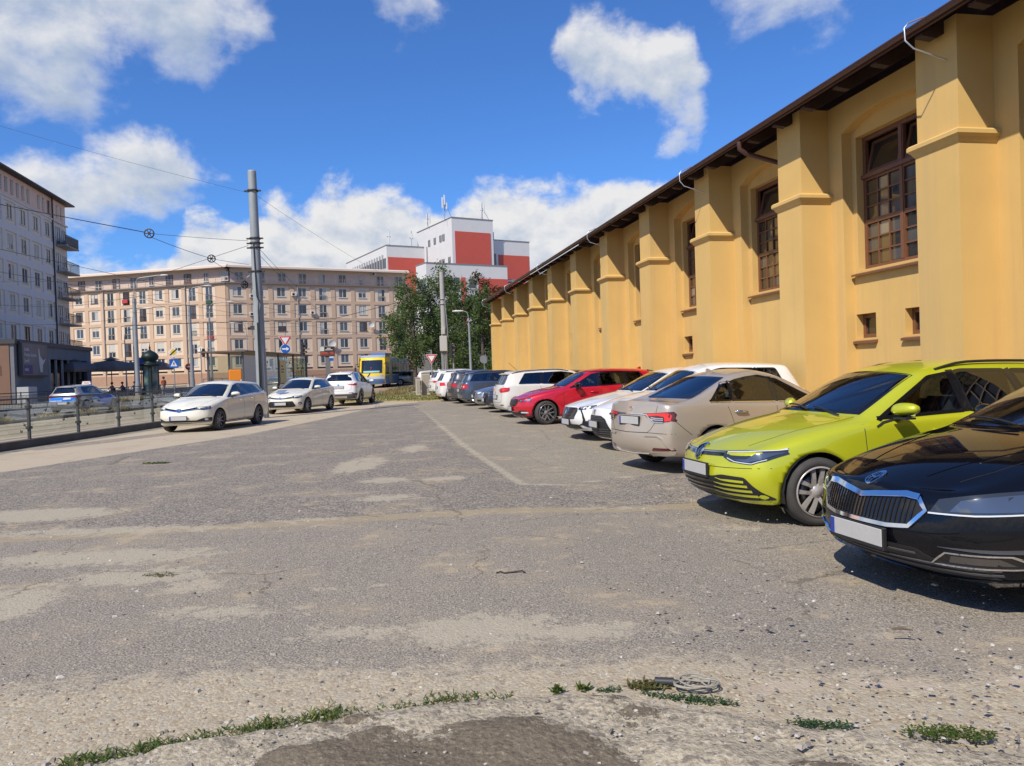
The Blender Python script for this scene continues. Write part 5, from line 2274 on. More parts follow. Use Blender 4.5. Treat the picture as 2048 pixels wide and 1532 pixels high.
def beige_block():
 rnd = random.Random(31)
 tan = plaster('tan_plaster', (.53, .385, .275), .04)
 pan = plaster('light_tan_plaster', (.65, .525, .405), .04)
 attic_m = plaster('attic_plaster', (.62, .495, .395), .03)
 cornice = mat('grey_tin', (.16, .14, .125), .6)
 roofm = mat('roof_edge', (.64, .54, .46), .8, var=.04)
 C = Vector((-44.8, 122.0, 0))
 root = empty('beige_apartment_block', C)
 tag(root, 'beige five storey apartment block with set back attic and roof terrace', 'building')
 z0, st = 3.05, 2.82
 zt = z0 + 5 * st                        # 17.15
 for wi, (d, length, s0, step, n, tall, flip) in enumerate((((-28.2, 6.6), 40, 3.0, 3.06, 12, (0, 1, 4, 5, 6, 9, 10), True), ((25.8, 14.0), 31.0, 1.75, 3.42, 9, (4, 7), False))):
  dv = Vector((d[0], d[1], 0)).normalized()
  # local x must run left to right as seen, so that -y faces the viewer
  if flip:
   org, ang = C + dv * length, math.atan2(-dv.y, -dv.x)
   s_first = length - s0 - step * (n - 1)
   tl = tuple(n - 1 - k for k in tall)
  else:
   org, ang = C.copy(), math.atan2(dv.y, dv.x)
   s_first, tl = s0, tall
  w = bpy.data.objects.new('wing', None)
  COL.objects.link(w)
  w.parent = root
  w.location = org - C
  w.rotation_euler.z = ang
  grid_facade(w, s_first, step, n, 5, z0, st, .72, .52, tan, pan, tl, rnd, s_end=length)
  m = MB()
  m.box(0, length, -.14, .5, 1.0, z0)
  m.build('plinth', mat('plinth_brown', (.36, .22, .15), .9, var=.1), w)
  m = MB()
  m.box(-.2, length + (.25 if not flip else .2), -.42, 3.4, zt, zt + .10)
  m.box(-.2, length + .2, -.38, -.2, zt + .10, zt + .2)
  m.build('cornice', cornice, w)
  # set back attic
  az, ah = zt + .10, 2.62
  m = MB()
  m.box(1.0 if not flip else 0, length - (1.0 if flip else 0), 1.9, 9, az, az + ah)
  m.build('attic_wall', attic_m, w)
  m = MB()
  ro = .0
  m.prism([(.6, az + ah + .003), (10, az + ah + .003), (10, az + ah + .48), (.9, az + ah + .48), (.6, az + ah + .30)], -.1 if flip else .2, length + (.2 if not flip else -.1), 'yz')
  m.build('attic_roof', roofm, w)
  x = 2.4 if not flip else 1.3
  while x < length - 1.2:
   tallw = rnd.random() < .3
   window(w, x, 1.86, az + (.12 if tallw else .62), 1.3 if rnd.random() < .75 else .85, 1.95 if tallw else 1.45, 'tall' if tallw else 'twin', rnd, M_BROWNWIN if rnd.random() < .25 else None)
   x += 3.4
  rail = MB()
  for k in range(int(length / 1.6) + 1):
   rail.box(k * 1.6 - .02, k * 1.6 + .02, -.22, -.18, zt + .1, zt + 1.15)
  for h in (.35, .62, .88, 1.13):
   rail.box(0, length, -.215, -.185, zt + h, zt + h + .03)
  rail.build('railing', mat('railing_pink', (.36, .24, .20), .6), w)
  # rain pipes and small fittings
  pipes = (length - 7.2, length - 22.6) if flip else (11.2,)
  for px in pipes:
   m = MB()
   m.cyl((px, -.2, 1.2), (px, -.2, zt), .075, n=8)
   m.build('rain_pipe', mat('zinc_pipe', (.42, .38, .35), .5, metal=.4), w)
  if flip:
   dish(w, length - 4.6, -.1, 7.0, .5)
   for bx_, bz, cc in ((length - 2.9, 8.6, (.35, .04, .05)), (length - 18.4, 15.1, (.40, .05, .06)), (length - 2.9, 14.2, (.03, .07, .05))):
    m = MB()
    m.bbox(-.55, .55, -.32, -.10, -.2, .45, .1)
    obj('flower_box', m.mesh('flower_box'), w, mat('flower_%02d' % int(cc[0] * 100), cc, .9, var=.5, vscale=9, bump=1, bscale=12), (bx_, 0, bz))
  else:
   dish(w, 16.6, -.1, 7.4, .6)
   dish(w, 23.5, -.1, 10.6, .5)
   for ax, az_ in ((4.0, 15.2), (10.6, 15.6), (13.6, 12.6), (3.9, 12.3), (25.0, 19.6)):
    m = MB()
    m.bbox(-.42, .42, -.45 if az_ < 17 else 1.5, -.12 if az_ < 17 else 1.88, -.3, .3, .04)
    ac = obj('air_conditioner', m.mesh('air_conditioner'), w, mat('ac_white', (.58, .56, .53), .5), (ax, 0, az_))
    m = MB()
    yy = -.46 if az_ < 17 else 1.49
    m.lathe([(0, yy - .005), (.2, yy - .005), (.22, yy + .02)], (-.1, 0, 0), 'y', 14)
    obj('fan_grille', m.mesh('fan_grille'), ac, M_BLACK)
   # ground floor shop with white shutters near the tram
   m = MB()
   m.box(23.2, 30.6, -1.6, -.15, 1.1, 4.0)
   sh = m.build('shop_front', mat('shop_brown', (.25, .13, .10), .8), w)
   for k in range(6):
    m = MB()
    m.box(23.4 + k * 1.1, 24.35 + k * 1.1, -1.66, -1.603, 1.3, 3.3)
    m.build('shop_pane', PANES[(0, 3, 0, 1, 3, 0)[k]], sh)
   m = MB()
   m.box(23.0, 30.8, -1.9, -1.62, 3.45, 4.3)
   m.build('shop_fascia', mat('shop_fascia', (.30, .10, .10), .7, var=.3, vscale=1.2), sh)
 # body behind the facades
 for w in [o for o in root.children if o.name.startswith('wing')]:
  for ch in list(w.children):
   b_ = w.matrix_basis @ ch.matrix_basis
   ch.parent = root
   ch.matrix_basis = b_
  bpy.data.objects.remove(w)
 m = MB()
 a = Vector((-28.2, 6.6, 0)).normalized()
 b = Vector((25.8, 14.0, 0)).normalized()
 na, nb = Vector((a.y, -a.x, 0)), Vector((-b.y, b.x, 0))
 if na.y < 0:
  na = -na
 if nb.y < 0:
  nb = -nb
 for (p0, p1, nn) in ((Vector((0, 0, 0)), a * 40, na), (Vector((0, 0, 0)), b * 31, nb)):
  q = [p0 + nn * .52, p1 + nn * .52, p1 + nn * 11, p0 + nn * 11]
  m.add([(v.x, v.y, z) for z in (1, zt - .02) for v in q], [(0, 1, 2, 3), (4, 5, 6, 7), (0, 1, 5, 4), (1, 2, 6, 5), (2, 3, 7, 6), (3, 0, 4, 7)])
 m.build('building_body', tan, root)
 e = b * 31
 m = MB()
 q = [e + nb * .0, e + nb * 11, e + nb * 11 + b * .02, e + b * .02]
 m.add([(v.x, v.y, z) for z in (1, zt - .02) for v in q], [(0, 1, 5, 4), (1, 2, 6, 5), (2, 3, 7, 6), (3, 0, 4, 7)])
 m.build('end_wall', tan, root)


def left_block():
 rnd = random.Random(77)
 grey = plaster('blue_grey_plaster', (.68, .635, .60), .04)
 pan = plaster('cream_panel_plaster', (.76, .66, .53), .04)
 pink = plaster('pink_plaster', (.76, .54, .43), .04)
 p0, p1 = Vector((-44.0, 54.0, 0)), Vector((-50.75, 89.0, 0))
 dv = (p1 - p0)
 length = dv.length
 # seen from the street the facade faces +x: local x runs from far to near so that -y faces the viewer? the viewer stands to the right
 ang = math.atan2(dv.y, dv.x)
 root = empty('grey_apartment_block', p0, ang)
 tag(root, 'tall grey and cream apartment block with balconies at the left edge', 'building')
 z0, st, rows = 2.5, 2.92, 6
 zt = z0 + rows * st                     # 18.5
 # facade: bays counted back from the far corner
 step, n = 3.05, 10
 s_first = length - 4.6 - step * (n - 1) - 1.0
 grid_facade(root, s_first, step, n, rows, z0, st, .62, .80, grey, pan, (), rnd, 1.25, 1.5, s_end=length - 4.3)
 # plain strip at the corner with balconies
 m = MB()
 m.box(length - 4.3, length, .03, .5, z0, zt)
 m.build('corner_wall', grey, root)
 m = MB()
 m.box(length - 4.45, length - 4.32, -.22, -.09, z0, zt + 2.4)
 m.build('rain_pipe', mat('dark_pipe', (.05, .04, .04), .6), root)
 iron = mat('balcony_iron', (.055, .055, .06), .6)
 for r in range(1, rows):
  z = z0 + r * st + .3
  m = MB()
  m.box(length - 3.6, length + .35, -1.15, .03, z - .16, z)
  bal = m.build('balcony', mat('balcony_slab', (.30, .27, .25), .9), root)
  m = MB()
  x0, x1, y0 = length - 3.55, length + .3, -1.1
  if r == rows - 1:
   m.box(x0, x1, y0 - .01, y0 + .01, z + .1, z + 1.0)
   m.box(x1 - .01, x1 + .01, y0 + .01, 0, z + .1, z + 1.0)
  k = x0
  while k < x1:
   m.box(k - .012, k + .012, y0 - .012, y0 + .012, z, z + 1.05)
   k += .16
  k = y0
  while k < 0:
   m.box(x1 - .012, x1 + .012, k - .012, k + .012, z, z + 1.05)
   k += .16
  m.box(x0, x1 + .02, y0 - .025, y0 + .025, z + 1.05, z + 1.10)
  m.box(x1 - .025, x1 + .025, y0, 0, z + 1.05, z + 1.10)
  m.build('balustrade', iron, bal)
  window(root, length - 2.7, -.0, z, 1.2, 2.1, 'tall', rnd)
  window(root, length - 1.0, -.0, z + .6, 1.1, 1.4, 'twin', rnd)
 # pink attic under a projecting roof
 m = MB()
 m.box(s_first - 3, length - .1, .06, .5, zt, zt + 2.35)
 at = m.build('attic_wall', pink, root)
 m = MB()
 m.box(s_first - 3, length, -.2, .04, zt - .12, zt + .02)
 m.build('attic_ledge', grey, root)
 k = 0
 x = length - 1.2
 while x > s_first - 2:
  w_ = .55
  m = MB()
  m.box(x - .28, x + .28, .03, .058, zt + .45, zt + 1.9)
  m.build('attic_window', mat('attic_pane', (.11, .06, .05), .2), root)
  x -= (1.25 if k % 6 < 5 else 2.6)
  k += 1
 m = MB()
 m.prism([(-.75, zt + 2.36), (.6, zt + 2.36), (7, zt + 2.9), (7, zt + 3.0), (-.75, zt + 2.52)], s_first - 3, length + .7, 'yz')
 m.build('roof', mat('dark_roof', (.075, .065, .06), .7), root)
 m = MB()
 m.box(s_first - 3, length - .05, .52, 12, 0, zt + 2.3)
 m.box(s_first - 3, length - .02, .05, .5, .0, 2.49)
 m.build('building_body', pink, root)


def cafe():
 p0, p1 = Vector((-37.6, 58.3, 0)), Vector((-40.9, 75.0, 0))
 dv = p1 - p0
 L_ = dv.length
 g = gz(66)
 ang = math.atan2(dv.y, dv.x)
 root = empty('low_cafe_building', (p0.x, p0.y, g), ang)
 tag(root, 'low dark flat roofed building with a billboard and a shaded cafe front', 'building')
 grey = mat('cafe_grey', (.17, .175, .19), .85, var=.1, vscale=1)
 brown = plaster('cafe_brown_plaster', (.22, .135, .095), .06)
 H_ = 4.9
 m = MB()
 m.box(0, L_ * .40, 0, .3, 0, H_ - .35)
 m.box(L_ * .40, L_, 0, .3, 3.55, H_ - .35)
 m.box(L_ * .93, L_, 0, .3, 0, 3.55)
 m.box(.3, L_, 6, 6.3, 0, H_ - .35)
 m.box(L_ - .3, L_, .3, 6, 0, H_ - .35)
 m.build('wall', grey, root)
 m = MB()
 m.box(-.05, .25, .31, 14, 0, H_ - .3)
 m.build('end_wall', brown, root)
 m = MB()
 m.prism([(.9, 2.2), (3.3, 2.2), (3.3, 2.9), (.9, 2.9)], -.08, -.055, 'yz')
 m.box(-.45, -.06, 6.0, 9.5, 2.75, 2.9)
 m.box(-.10, -.055, 6.3, 9.2, 0, 2.6)
 m.build('end_door', mat('door_brown', (.14, .075, .055), .7), root)
 m = MB()
 m.box(-.15, L_ + .1, -.15, 14.2, H_ - .35, H_)
 m.build('roof_edge', mat('roof_dark', (.05, .05, .055), .6), root)
 m = MB()
 m.box(L_ * .40, L_ * .93, 1.3, 1.4, 0, 3.55)
 m.build('recessed_front', mat('cafe_black', (.018, .017, .017), .6), root)
 for k in range(6):
  a = L_ * (.42 + k * .085)
  m = MB()
  m.box(a, a + L_ * .07, 1.22, 1.29, .9, 3.3)
  m.build('window', PANES[0 if k % 2 else 1], root)
  m = MB()
  m.box(a - .2, a - .05, .05, .2, 0, 3.55)
  m.build('post', mat('post_white', (.30, .30, .30), .7), root)
 # billboard on the wall with its lettering and a pale leaping shape
 bb = empty('billboard')
 bb.parent = root
 bb.location = (.35, 0, 0)
 x0, x1, za, zb = .1, 5.1, 2.05, 4.75
 m = MB()
 m.box(x0, x1, -.35, -.12, za, zb)
 m.build('billboard_frame', mat('billboard_dark', (.035, .035, .04), .5), bb)
 t = NT('billboard_print')
 t.set(Base_Color=t.ramp(t.noise(.35, 3, .5), [(.3, (.05, .055, .08)), (.7, (.15, .16, .19))]), Roughness=.4)
 m = MB()
 m.box(x0 + .12, x1 - .12, -.372, -.352, za + .12, zb - .12)
 m.build('billboard_print', t.m, bb)
 m = MB()
 m.prism([(3.2, 4.3), (3.35, 4.3), (3.5, 3.7), (4.1, 3.35), (4.7, 3.55), (4.0, 3.0), (3.9, 2.4), (3.5, 2.4), (3.3, 3.0)], -.385, -.374, 'xz')
 m.build('billboard_figure', mat('print_white', (.52, .50, .50), .6), bb)
 m = MB()
 m.box(.45, 1.95, -.385, -.374, 2.25, 2.95)
 m.build('billboard_box', mat('print_violet', (.05, .035, .14), .5), bb)
 wht = mat('print_text_white', (.60, .58, .58), .6)
 for txt, zz, sz in (('Letka', 4.05, .42), ('Predná Sezóna', 3.62, .38), ('Jeseň', 3.15, .42), ('KINO', 2.48, .30)):
  lettering(bb, txt, (.5, -.386, zz), sz, wht)
 # weathered tag on the brown end wall
 m = MB()
 for pts in ([(1.0, 1.5), (1.5, 1.75), (1.2, 1.2)], [(1.7, 1.6), (1.8, 1.2), (2.2, 1.6), (2.3, 1.2)], [(2.5, 1.5), (2.9, 1.6), (2.6, 1.25)]):
  m.tube([(-.06, 4.2 - a, b) for a, b in pts], .05, 4)
 m.build('wall_scribble', mat('graffiti_dark', (.12, .075, .06), .8), root)
 m = MB()
 m.box(0, 1.6, -.9, -.1, 0, 1.25)
 m.build('white_box', mat('white_sheet_box', (.42, .42, .41), .7), root)


def lettering(parent, text, loc, size, material, rot=None, extrude=.006, align='LEFT', name='lettering'):
 cu = bpy.data.curves.new('text', 'FONT')
 cu.body = text
 cu.size = size
 cu.extrude = extrude
 cu.align_x = align
 to = bpy.data.objects.new('text', cu)
 COL.objects.link(to)
 dg = bpy.context.evaluated_depsgraph_get()
 me = bpy.data.meshes.new_from_object(to.evaluated_get(dg))
 bpy.data.objects.remove(to)
 me.transform(Matrix.Rotation(PI / 2, 4, 'X'))
 if rot:
  me.transform(rot)
 me.materials.clear()
 me.materials.append(material)
 return obj(name, me, parent, None, loc)


def red_block():
 rnd = random.Random(9)
 ang = R(29.5)
 root = empty('red_white_office_block', (-13.2, 185, 0), ang)
 tag(root, 'stepped white office block with large red wall panels and roof antennas', 'building')
 wht = mat('white_cladding', (.60, .60, .60), .7, var=.04, vscale=.5)
 red = mat('red_cladding', (.50, .085, .060), .7, var=.05, vscale=.6)
 pale = mat('pale_lilac_cladding', (.50, .49, .50), .7, var=.03)
 dark = mat('roof_tin', (.20, .20, .21), .6)
 glz = mat('strip_glass', (.05, .06, .075), .1, spec=.8)

 def block(name, a0, a1, b0, b1, z1, z0=1.2):
  m = MB()
  m.box(a0, a1, b0, b1, z0, z1)
  o = m.build(name, wht, root)
  m = MB()
  m.box(a0 - .12, a1 + .12, b0 - .12, b1 + .12, z1, z1 + .18)
  m.build('roof_edge', dark, o)
  return o
 tower = block('tower', 0, 11.2, 0, 21.2, 39.2)
 left = block('left_wing', -10.3, -.02, 17, 50, 34.7)
 front = block('front_wing', -9.6, 11.5, -6, -.03, 27.1)
 right = block('right_wing', 11.25, 22.7, 2, 20, 34.8)
 low = block('low_wing', 11.52, 22.7, -5, 1.97, 24.0)

 def face(o, a0, a1, z0, z1, b, m_, name='wall_panel'):
  m = MB()
  m.box(a0, a1, b - .12, b - .003, z0, z1)
  return m.build(name, m_, o)

 def side(o, b0, b1, z0, z1, a, m_, name):
  m = MB()
  m.box(a - .12, a - .003, b0, b1, z0, z1)
  return m.build(name, m_, o)
 face(tower, .75, 10.4, 27.2, 36.0, 0, red)
 face(left, -10.0, -.2, 20, 31.8, 17, red)
 face(right, 13.6, 22.5, 12, 31.2, 2, red)
 face(low, 11.7, 22.5, 2, 23.6, -5, red)
 face(front, 3.6, 11.4, 4, 24.0, -6, red)
 face(front, -.9, .2, 4, 24.1, -6, red)
 face(front, .25, 3.55, 4, 24.05, -6, pale)
 w = face(front, -6.4, -1.2, 21.0, 24.0, -6, glz, 'window')
 for k in range(4):
  m = MB()
  m.box(-6.4 + k * 1.73 - .09, -6.4 + k * 1.73 + .09, -6.2, -6.125, 21.0, 24.0)
  m.build('mullion', M_UPVC, w)
 m = MB()
 m.box(-6.3, -1.3, -6.19, -6.125, 22.4, 22.6)
 m.build('transom', M_UPVC, w)
 w = face(front, 1.1, 2.7, 21.6, 23.7, -6.12, glz, 'window')
 m = MB()
 m.box(.95, 2.85, -6.34, -6.245, 21.4, 21.58)
 m.build('sill', M_UPVC, w)
 w = face(right, 11.7, 12.9, 28.6, 31.4, 2, glz, 'window')
 # window strips on the long sides
 for z0, z1, ks_ in ((34.4, 36.0, range(3, 9)), (28.6, 30.0, range(0, 9))):
  for k in ks_:
   b = 3.2 + k * 1.75 - (2 if z0 < 30 else 4.2)
   if rnd.random() < .15:
    continue
   w = side(tower, b, b + 1.15, z0, z1, 0, glz, 'window')
   m = MB()
   m.box(-.16, -.125, b + .2, b + .32, z0, z1)
   m.build('mullion', M_UPVC, w)
 for k in range(16):
  b = 17.6 + k * 2.0
  side(left, b, b + 1.8, 29.2, 31.6, -10.3, glz, 'window')
  side(left, b, b + 1.8, 26.8, 29.1, -10.3, mat('grey_spandrel', (.33, .33, .35), .6), 'spandrel')
  m = MB()
  m.box(-10.75, -10.31, b + 1.82, b + 1.96, 26.0, 32.6)
  m.build('fin', mat('fin_grey', (.40, .40, .42), .6), left)
 side(front, -5.5, -.6, 20.5, 23.6, -9.6, glz, 'window')
 # chimney, masts and antennas on the roofs
 m = MB()
 m.cyl((-8.3, -3.2, 27.1), (-8.3, -3.2, 31.2), .38, n=12)
 m.build('flue_pipe', mat('flue', (.62, .58, .57), .5), root)
 steel = mat('mast_steel', (.42, .43, .45), .5, metal=.5)
 pan = mat('antenna_panel', (.70, .70, .71), .5)

 def mast(a, b, z, h, panels, stay=True):
  m = MB()
  m.cyl((a, b, z), (a, b, z + h), .10, n=6)
  if stay:
   m.tube([(a, b, z + h * .75), (a + 2.4, b + .4, z)], .05, 4)
   m.tube([(a, b, z + h * .75), (a - 1.2, b - 1.5, z)], .05, 4)
  m.box(a - .5, a + .5, b - .05, b + .05, z + h * .55, z + h * .60)
  o = m.build('antenna_mast', steel, root)
  for dx, dz, hh in panels:
   m = MB()
   m.bbox(a + dx - .16, a + dx + .16, b - .35, b - .12, z + dz, z + dz + hh, .04)
   m.build('antenna_panel', pan, o)
 mast(-.4, 3.0, 39.3, 6.0, ((-.55, 2.6, 2.6), (.0, 3.4, 2.4), (.55, 2.4, 1.6)))
 mast(9.4, 2.0, 39.3, 4.6, ((-.3, .8, 3.4), (.4, 2.0, 2.2)))
 mast(-.5, 13.0, 39.3, 3.4, ((-.3, .8, 2.4), (.45, .9, 2.2)), False)
 mast(-9.2, 18.0, 34.8, 4.0, ((0, .4, 3.4),), False)
 mast(-2.2, 20, 34.8, 4.6, ((0, 2.4, 1.4),), False)
 m = MB()
 m.box(12.0, 13.6, 4, 8, 34.8, 37.2)
 m.box(15.0, 19.5, 5, 9, 34.9, 35.6)
 m.build('roof_plant', mat('plant_blue', (.35, .42, .50), .5), root)


beige_block()
left_block()
cafe()
red_block()

# ------------------------------------------------------------------ street furniture
M_GALV = mat('galvanised_grey', (.32, .335, .34), .5, metal=.35, var=.10, vscale=2.5)
M_POLEGREY = mat('pole_grey_paint', (.27, .30, .31), .55, var=.14, vscale=1.4)
M_CONCPOLE = mat('concrete_pole', (.36, .35, .33), .9, var=.1, vscale=2)
M_IRON = mat('dark_iron', (.045, .043, .043), .55, metal=.3)
M_WIRE = mat('overhead_wire', (.035, .035, .038), .6)
M_SIGNRED = mat('sign_red', (.52, .02, .03), .4)
M_SIGNWHITE = mat('sign_white', (.72, .72, .72), .4)
M_SIGNBLUE = mat('sign_blue', (.01, .10, .42), .4)
M_SIGNYELLOW = mat('sign_yellow', (.72, .50, .04), .4)
M_SIGNBACK = mat('sign_back', (.25, .25, .26), .5, metal=.5)
M_CLEAR = glass('clear_panel', (.92, .945, .93), .015)
M_SHELTERGLASS = glass('shelter_glass', (.80, .82, .74), .05)


def glass_fence():
 root = empty('glass_fence', (0, 0, 0))
 tag(root, 'dark metal fence with glass panels and butterfly stickers on the kerb', 'fence')
 post = mat('fence_post_grey', (.075, .08, .085), .5, metal=.4, var=.1)
 bf = mat('sticker_black', (.012, .012, .013), .6)
 ys = [11.0 + 2.05 * k for k in range(15)]
 pts = []
 for y in ys:
  x, _ = street(-11.98, y)
  pts.append(Vector((x, y, gz(y) + .18)))
 pm = MB()
 pm.box(-.03, .03, -.03, .03, 0, 1.02)
 pm.box(-.055, .055, -.055, .055, 0, .015)
 pm.box(-.045, .045, -.07, .07, .26, .33)
 pm.box(-.045, .045, -.07, .07, .78, .85)
 pme = pm.mesh('post')
 rnd = random.Random(3)
 for p in pts:
  obj('post', pme, root, post, p)
 m0 = MB()
 # butterfly: two pairs of wings cut from thin foil
 wing = [(0, 0), (.018, .030), (.045, .040), (.050, .018), (.030, .002), (.040, -.020), (.022, -.034), (.006, -.016)]
 m0.prism([(a, b) for a, b in wing], -.0008, .0008, 'yz')
 m0.prism([(-a, b) for a, b in wing], -.0008, .0008, 'yz')
 bfm = m0.mesh('butterfly')
 for a, b in zip(pts, pts[1:]):
  d = (b - a)
  m = MB()
  o = Vector((0, 0, 1.02))
  m.tube([a + o, b + o], .022, 8)
  m.build('top_rail', post, root)
  ang = math.atan2(d.y, d.x)
  m = MB()
  L_ = d.length
  m.box(.07, L_ - .07, -.004, .004, .12, .93)
  g = m.build('glass_panel', M_CLEAR, root, a, ang)
  for k in range(rnd.randint(4, 6)):
   s = obj('butterfly_sticker', bfm, g, bf, (rnd.uniform(.15, L_ - .15), -.0065, rnd.uniform(.2, .85)))
   s.rotation_euler = (rnd.uniform(-.5, .5), 0, -PI / 2)
   s.scale = (1, 1, 1)


def big_pole():
 x, y = -9.46, 29.2
 root = empty('tram_mast', (x, y, gz(y)))
 tag(root, 'thick grey steel tram mast behind the cream estate, carrying span wires', 'mast')
 m = MB()
 top = Vector((-.10, 0, 9.35))
 prof = [(.205, 0), (.20, 1.2), (.182, 4.2), (.166, 7.0), (.155, 9.30), (.145, 9.36), (0, 9.37)]
 n = 20
 V = []
 for r, z in prof:
  for k in range(n):
   a = 2 * PI * k / n
   V.append((r * math.cos(a) - .10 * z / 9.36, r * math.sin(a), z))
 m.add(V, [(i * n + k, i * n + (k + 1) % n, (i + 1) * n + (k + 1) % n, (i + 1) * n + k) for i in range(len(prof) - 1) for k in range(n)], True)
 m.build('shaft', M_POLEGREY, root)
 for z in (5.55, 6.45, 6.62, 6.80, 8.6):
  m = MB()
  cx = -.10 * z / 9.36
  m.lathe([(.19, z - .03), (.205, z - .03), (.205, z + .03), (.19, z + .03)], (cx, 0, 0), 'z', 18)
  m.box(cx - .32, cx - .19, -.04, .04, z - .025, z + .025)
  m.box(cx + .19, cx + .30, -.04, .04, z - .025, z + .025)
  m.build('clamp_band', M_IRON, root)
 m = MB()
 pts = [(.04, -.215, 0)]
 m.tube([(-.08, -.19, 6.6), (-.05, -.20, 5.5), (-.02, -.215, 4.6), (.05, -.22, 4.4), (.02, -.215, 4.1), (.02, -.225, 2.4), (.06, -.23, 0.1)], .022, 6)
 m.tube([(-.03, -.21, 3.6), (-.02, -.225, 2.2), (-.02, -.235, .1)], .03, 6)
 m.build('cable', M_IRON, root)
 m = MB()
 m.box(-.34, -.18, -.12, .0, 3.35, 3.5)
 m.cyl((-.34, -.06, 3.42), (-.44, -.10, 3.40), .05, n=8)
 m.build('camera_box', M_IRON, root)
 m = MB()
 m.tube([(-.05, .0, 5.6), (-.45, .1, 5.35)], .03, 6)
 m.build('bracket', M_GALV, root)


def wheel_tensioner(name, c, axis_dir, r, label):
 """spoked tension wheel hanging in the span wire"""
 m = MB()
 n = 24
 m.lathe([(r * .80, -.02), (r, -.03), (r, .03), (r * .80, .02), (r * .80, -.02)], axis='y', n=n)
 for k in range(6):
  a = PI * k / 3
  m.cyl((r * .2 * math.cos(a), 0, r * .2 * math.sin(a)), (r * .82 * math.cos(a), 0, r * .82 * math.sin(a)), .014, n=6)
 m.cyl((0, -.05, 0), (0, .05, 0), r * .26, n=12)
 o = m.build(name, M_IRON, None, c)
 o.rotation_euler.z = axis_dir
 tag(o, label, 'tension wheel', 'tension wheels in the span wires')
 return o


def wire(pts, label, r=.011, sag=0.0, cat='wire', group='overhead wires'):
 P = []
 a, b = Vector(pts[0]), Vector(pts[-1])
 if len(pts) == 2:
  n = 12
  for k in range(n + 1):
   f = k / n
   q = a.lerp(b, f)
   q.z -= 4 * sag * f * (1 - f)
   P.append(q)
 else:
  P = [Vector(p) for p in pts]
 m = MB()
 m.tube(P, r * .72, 5)
 o = m.build('overhead_wire', M_WIRE)
 tag(o, label, cat, group)


def wires():
 px, py = -9.6, 29.2
 w1, w2, w3 = Vector((-12.51, 27, 6.77)), Vector((-10.75, 28, 5.98)), Vector((-10.1, 29.5, 5.19))
 wheel_tensioner('tension_wheel', w1, R(10), .17, 'upper left spoked tension wheel in the thick span wire')
 wheel_tensioner('tension_wheel', w2, R(35), .145, 'middle spoked tension wheel left of the tram mast')
 wheel_tensioner('tension_wheel', w3, R(55), .15, 'spoked tension wheel fixed close to the tram mast')
 wire([(-30, 14, 10.2), w1 + Vector((-.17, 0, .05))], 'thick span wire from the left edge to the upper tension wheel', .02, .2)
 wire([w1, (px - .2, py, 6.80)], 'wire from the upper tension wheel to the top clamp of the mast', .010, .02)
 wire([w1 + Vector((.1, 0, -.15)), w2], 'wire joining the upper and the middle tension wheel', .013, .03)
 wire([w2, (px - .2, py, 5.9)], 'short wire from the middle tension wheel to the mast', .010, .01)
 wire([w2 + Vector((.05, 0, -.1)), w3 + Vector((-.02, .3, .2))], 'wire joining the middle and the lowest tension wheel', .011, .02)
 wire([(px - .2, py, 6.62), (-14.4, 30.4, 5.6), (-40, 37, 7.0)], 'rising span wire from the mast towards the grey block', .012)
 wire([(-36, 26, 17.5), (px - .1, py, 8.60)], 'thin wire crossing the clouds in the upper left', .007, .5)
 wire([(px + .1, py, 8.55), (-4.5, 60, 7.0)], 'thin wire from the mast top towards the concrete pole', .007, .5)
 wire([(px + .2, py, 6.5), (-15.5, 62, 8.0)], 'upper of two wires running back from the mast clamps', .012, .3)
 wire([(px + .2, py, 6.25), (-14.0, 62, 6.2)], 'lower of two wires running back from the mast clamps', .012, .3)
 # contact wires over the tracks and their cross spans
 for k, x in enumerate((-15.1, -18.3)):
  P = []
  for y in (0, 20, 40, 60, 80, 105):
   q = street(x, y)
   P.append((q[0], q[1], gz(y) + 5.6))
  wire(P, ('right' if k == 0 else 'left') + ' hand contact wire above the tram tracks', .011)
 for k, (a, b) in enumerate((((-30.5, 62, 8.2), (-11.5, 52, 7.0)), ((-30.5, 62, 7.4), (-11.5, 50, 6.2)), ((-33.2, 80, 8.0), (-10, 66, 6.6)), ((-33.2, 80, 7.2), (-5, 60, 6.4)), ((-46, 70, 9.2), (-30.2, 62, 8.6)),
        ((-46, 66, 7.4), (-30.2, 62, 7.0)), ((-33.2, 80, 6.6), (-3.2, 60, 5.2)), ((-36.9, 95, 8.4), (-3, 72, 5.6)), ((-45, 60, 8.4), (-22, 50, 7.4)), ((-30.2, 62, 9.0), (-33.2, 80, 9.0)))):
  wire([a, b], ['highest cross wire of the left lamp mast', 'second cross wire of the left lamp mast', 'upper cross wire of the middle lamp mast', 'second cross wire of the middle lamp mast',
      'upper wire between the grey block and the left lamp mast', 'lower wire between the grey block and the left lamp mast', 'lowest cross wire before the trees',
      'far cross wire in front of the beige block', 'dark cable from the grey block balconies over the road', 'short wire between the left and middle lamp masts'][k], .014, .45)


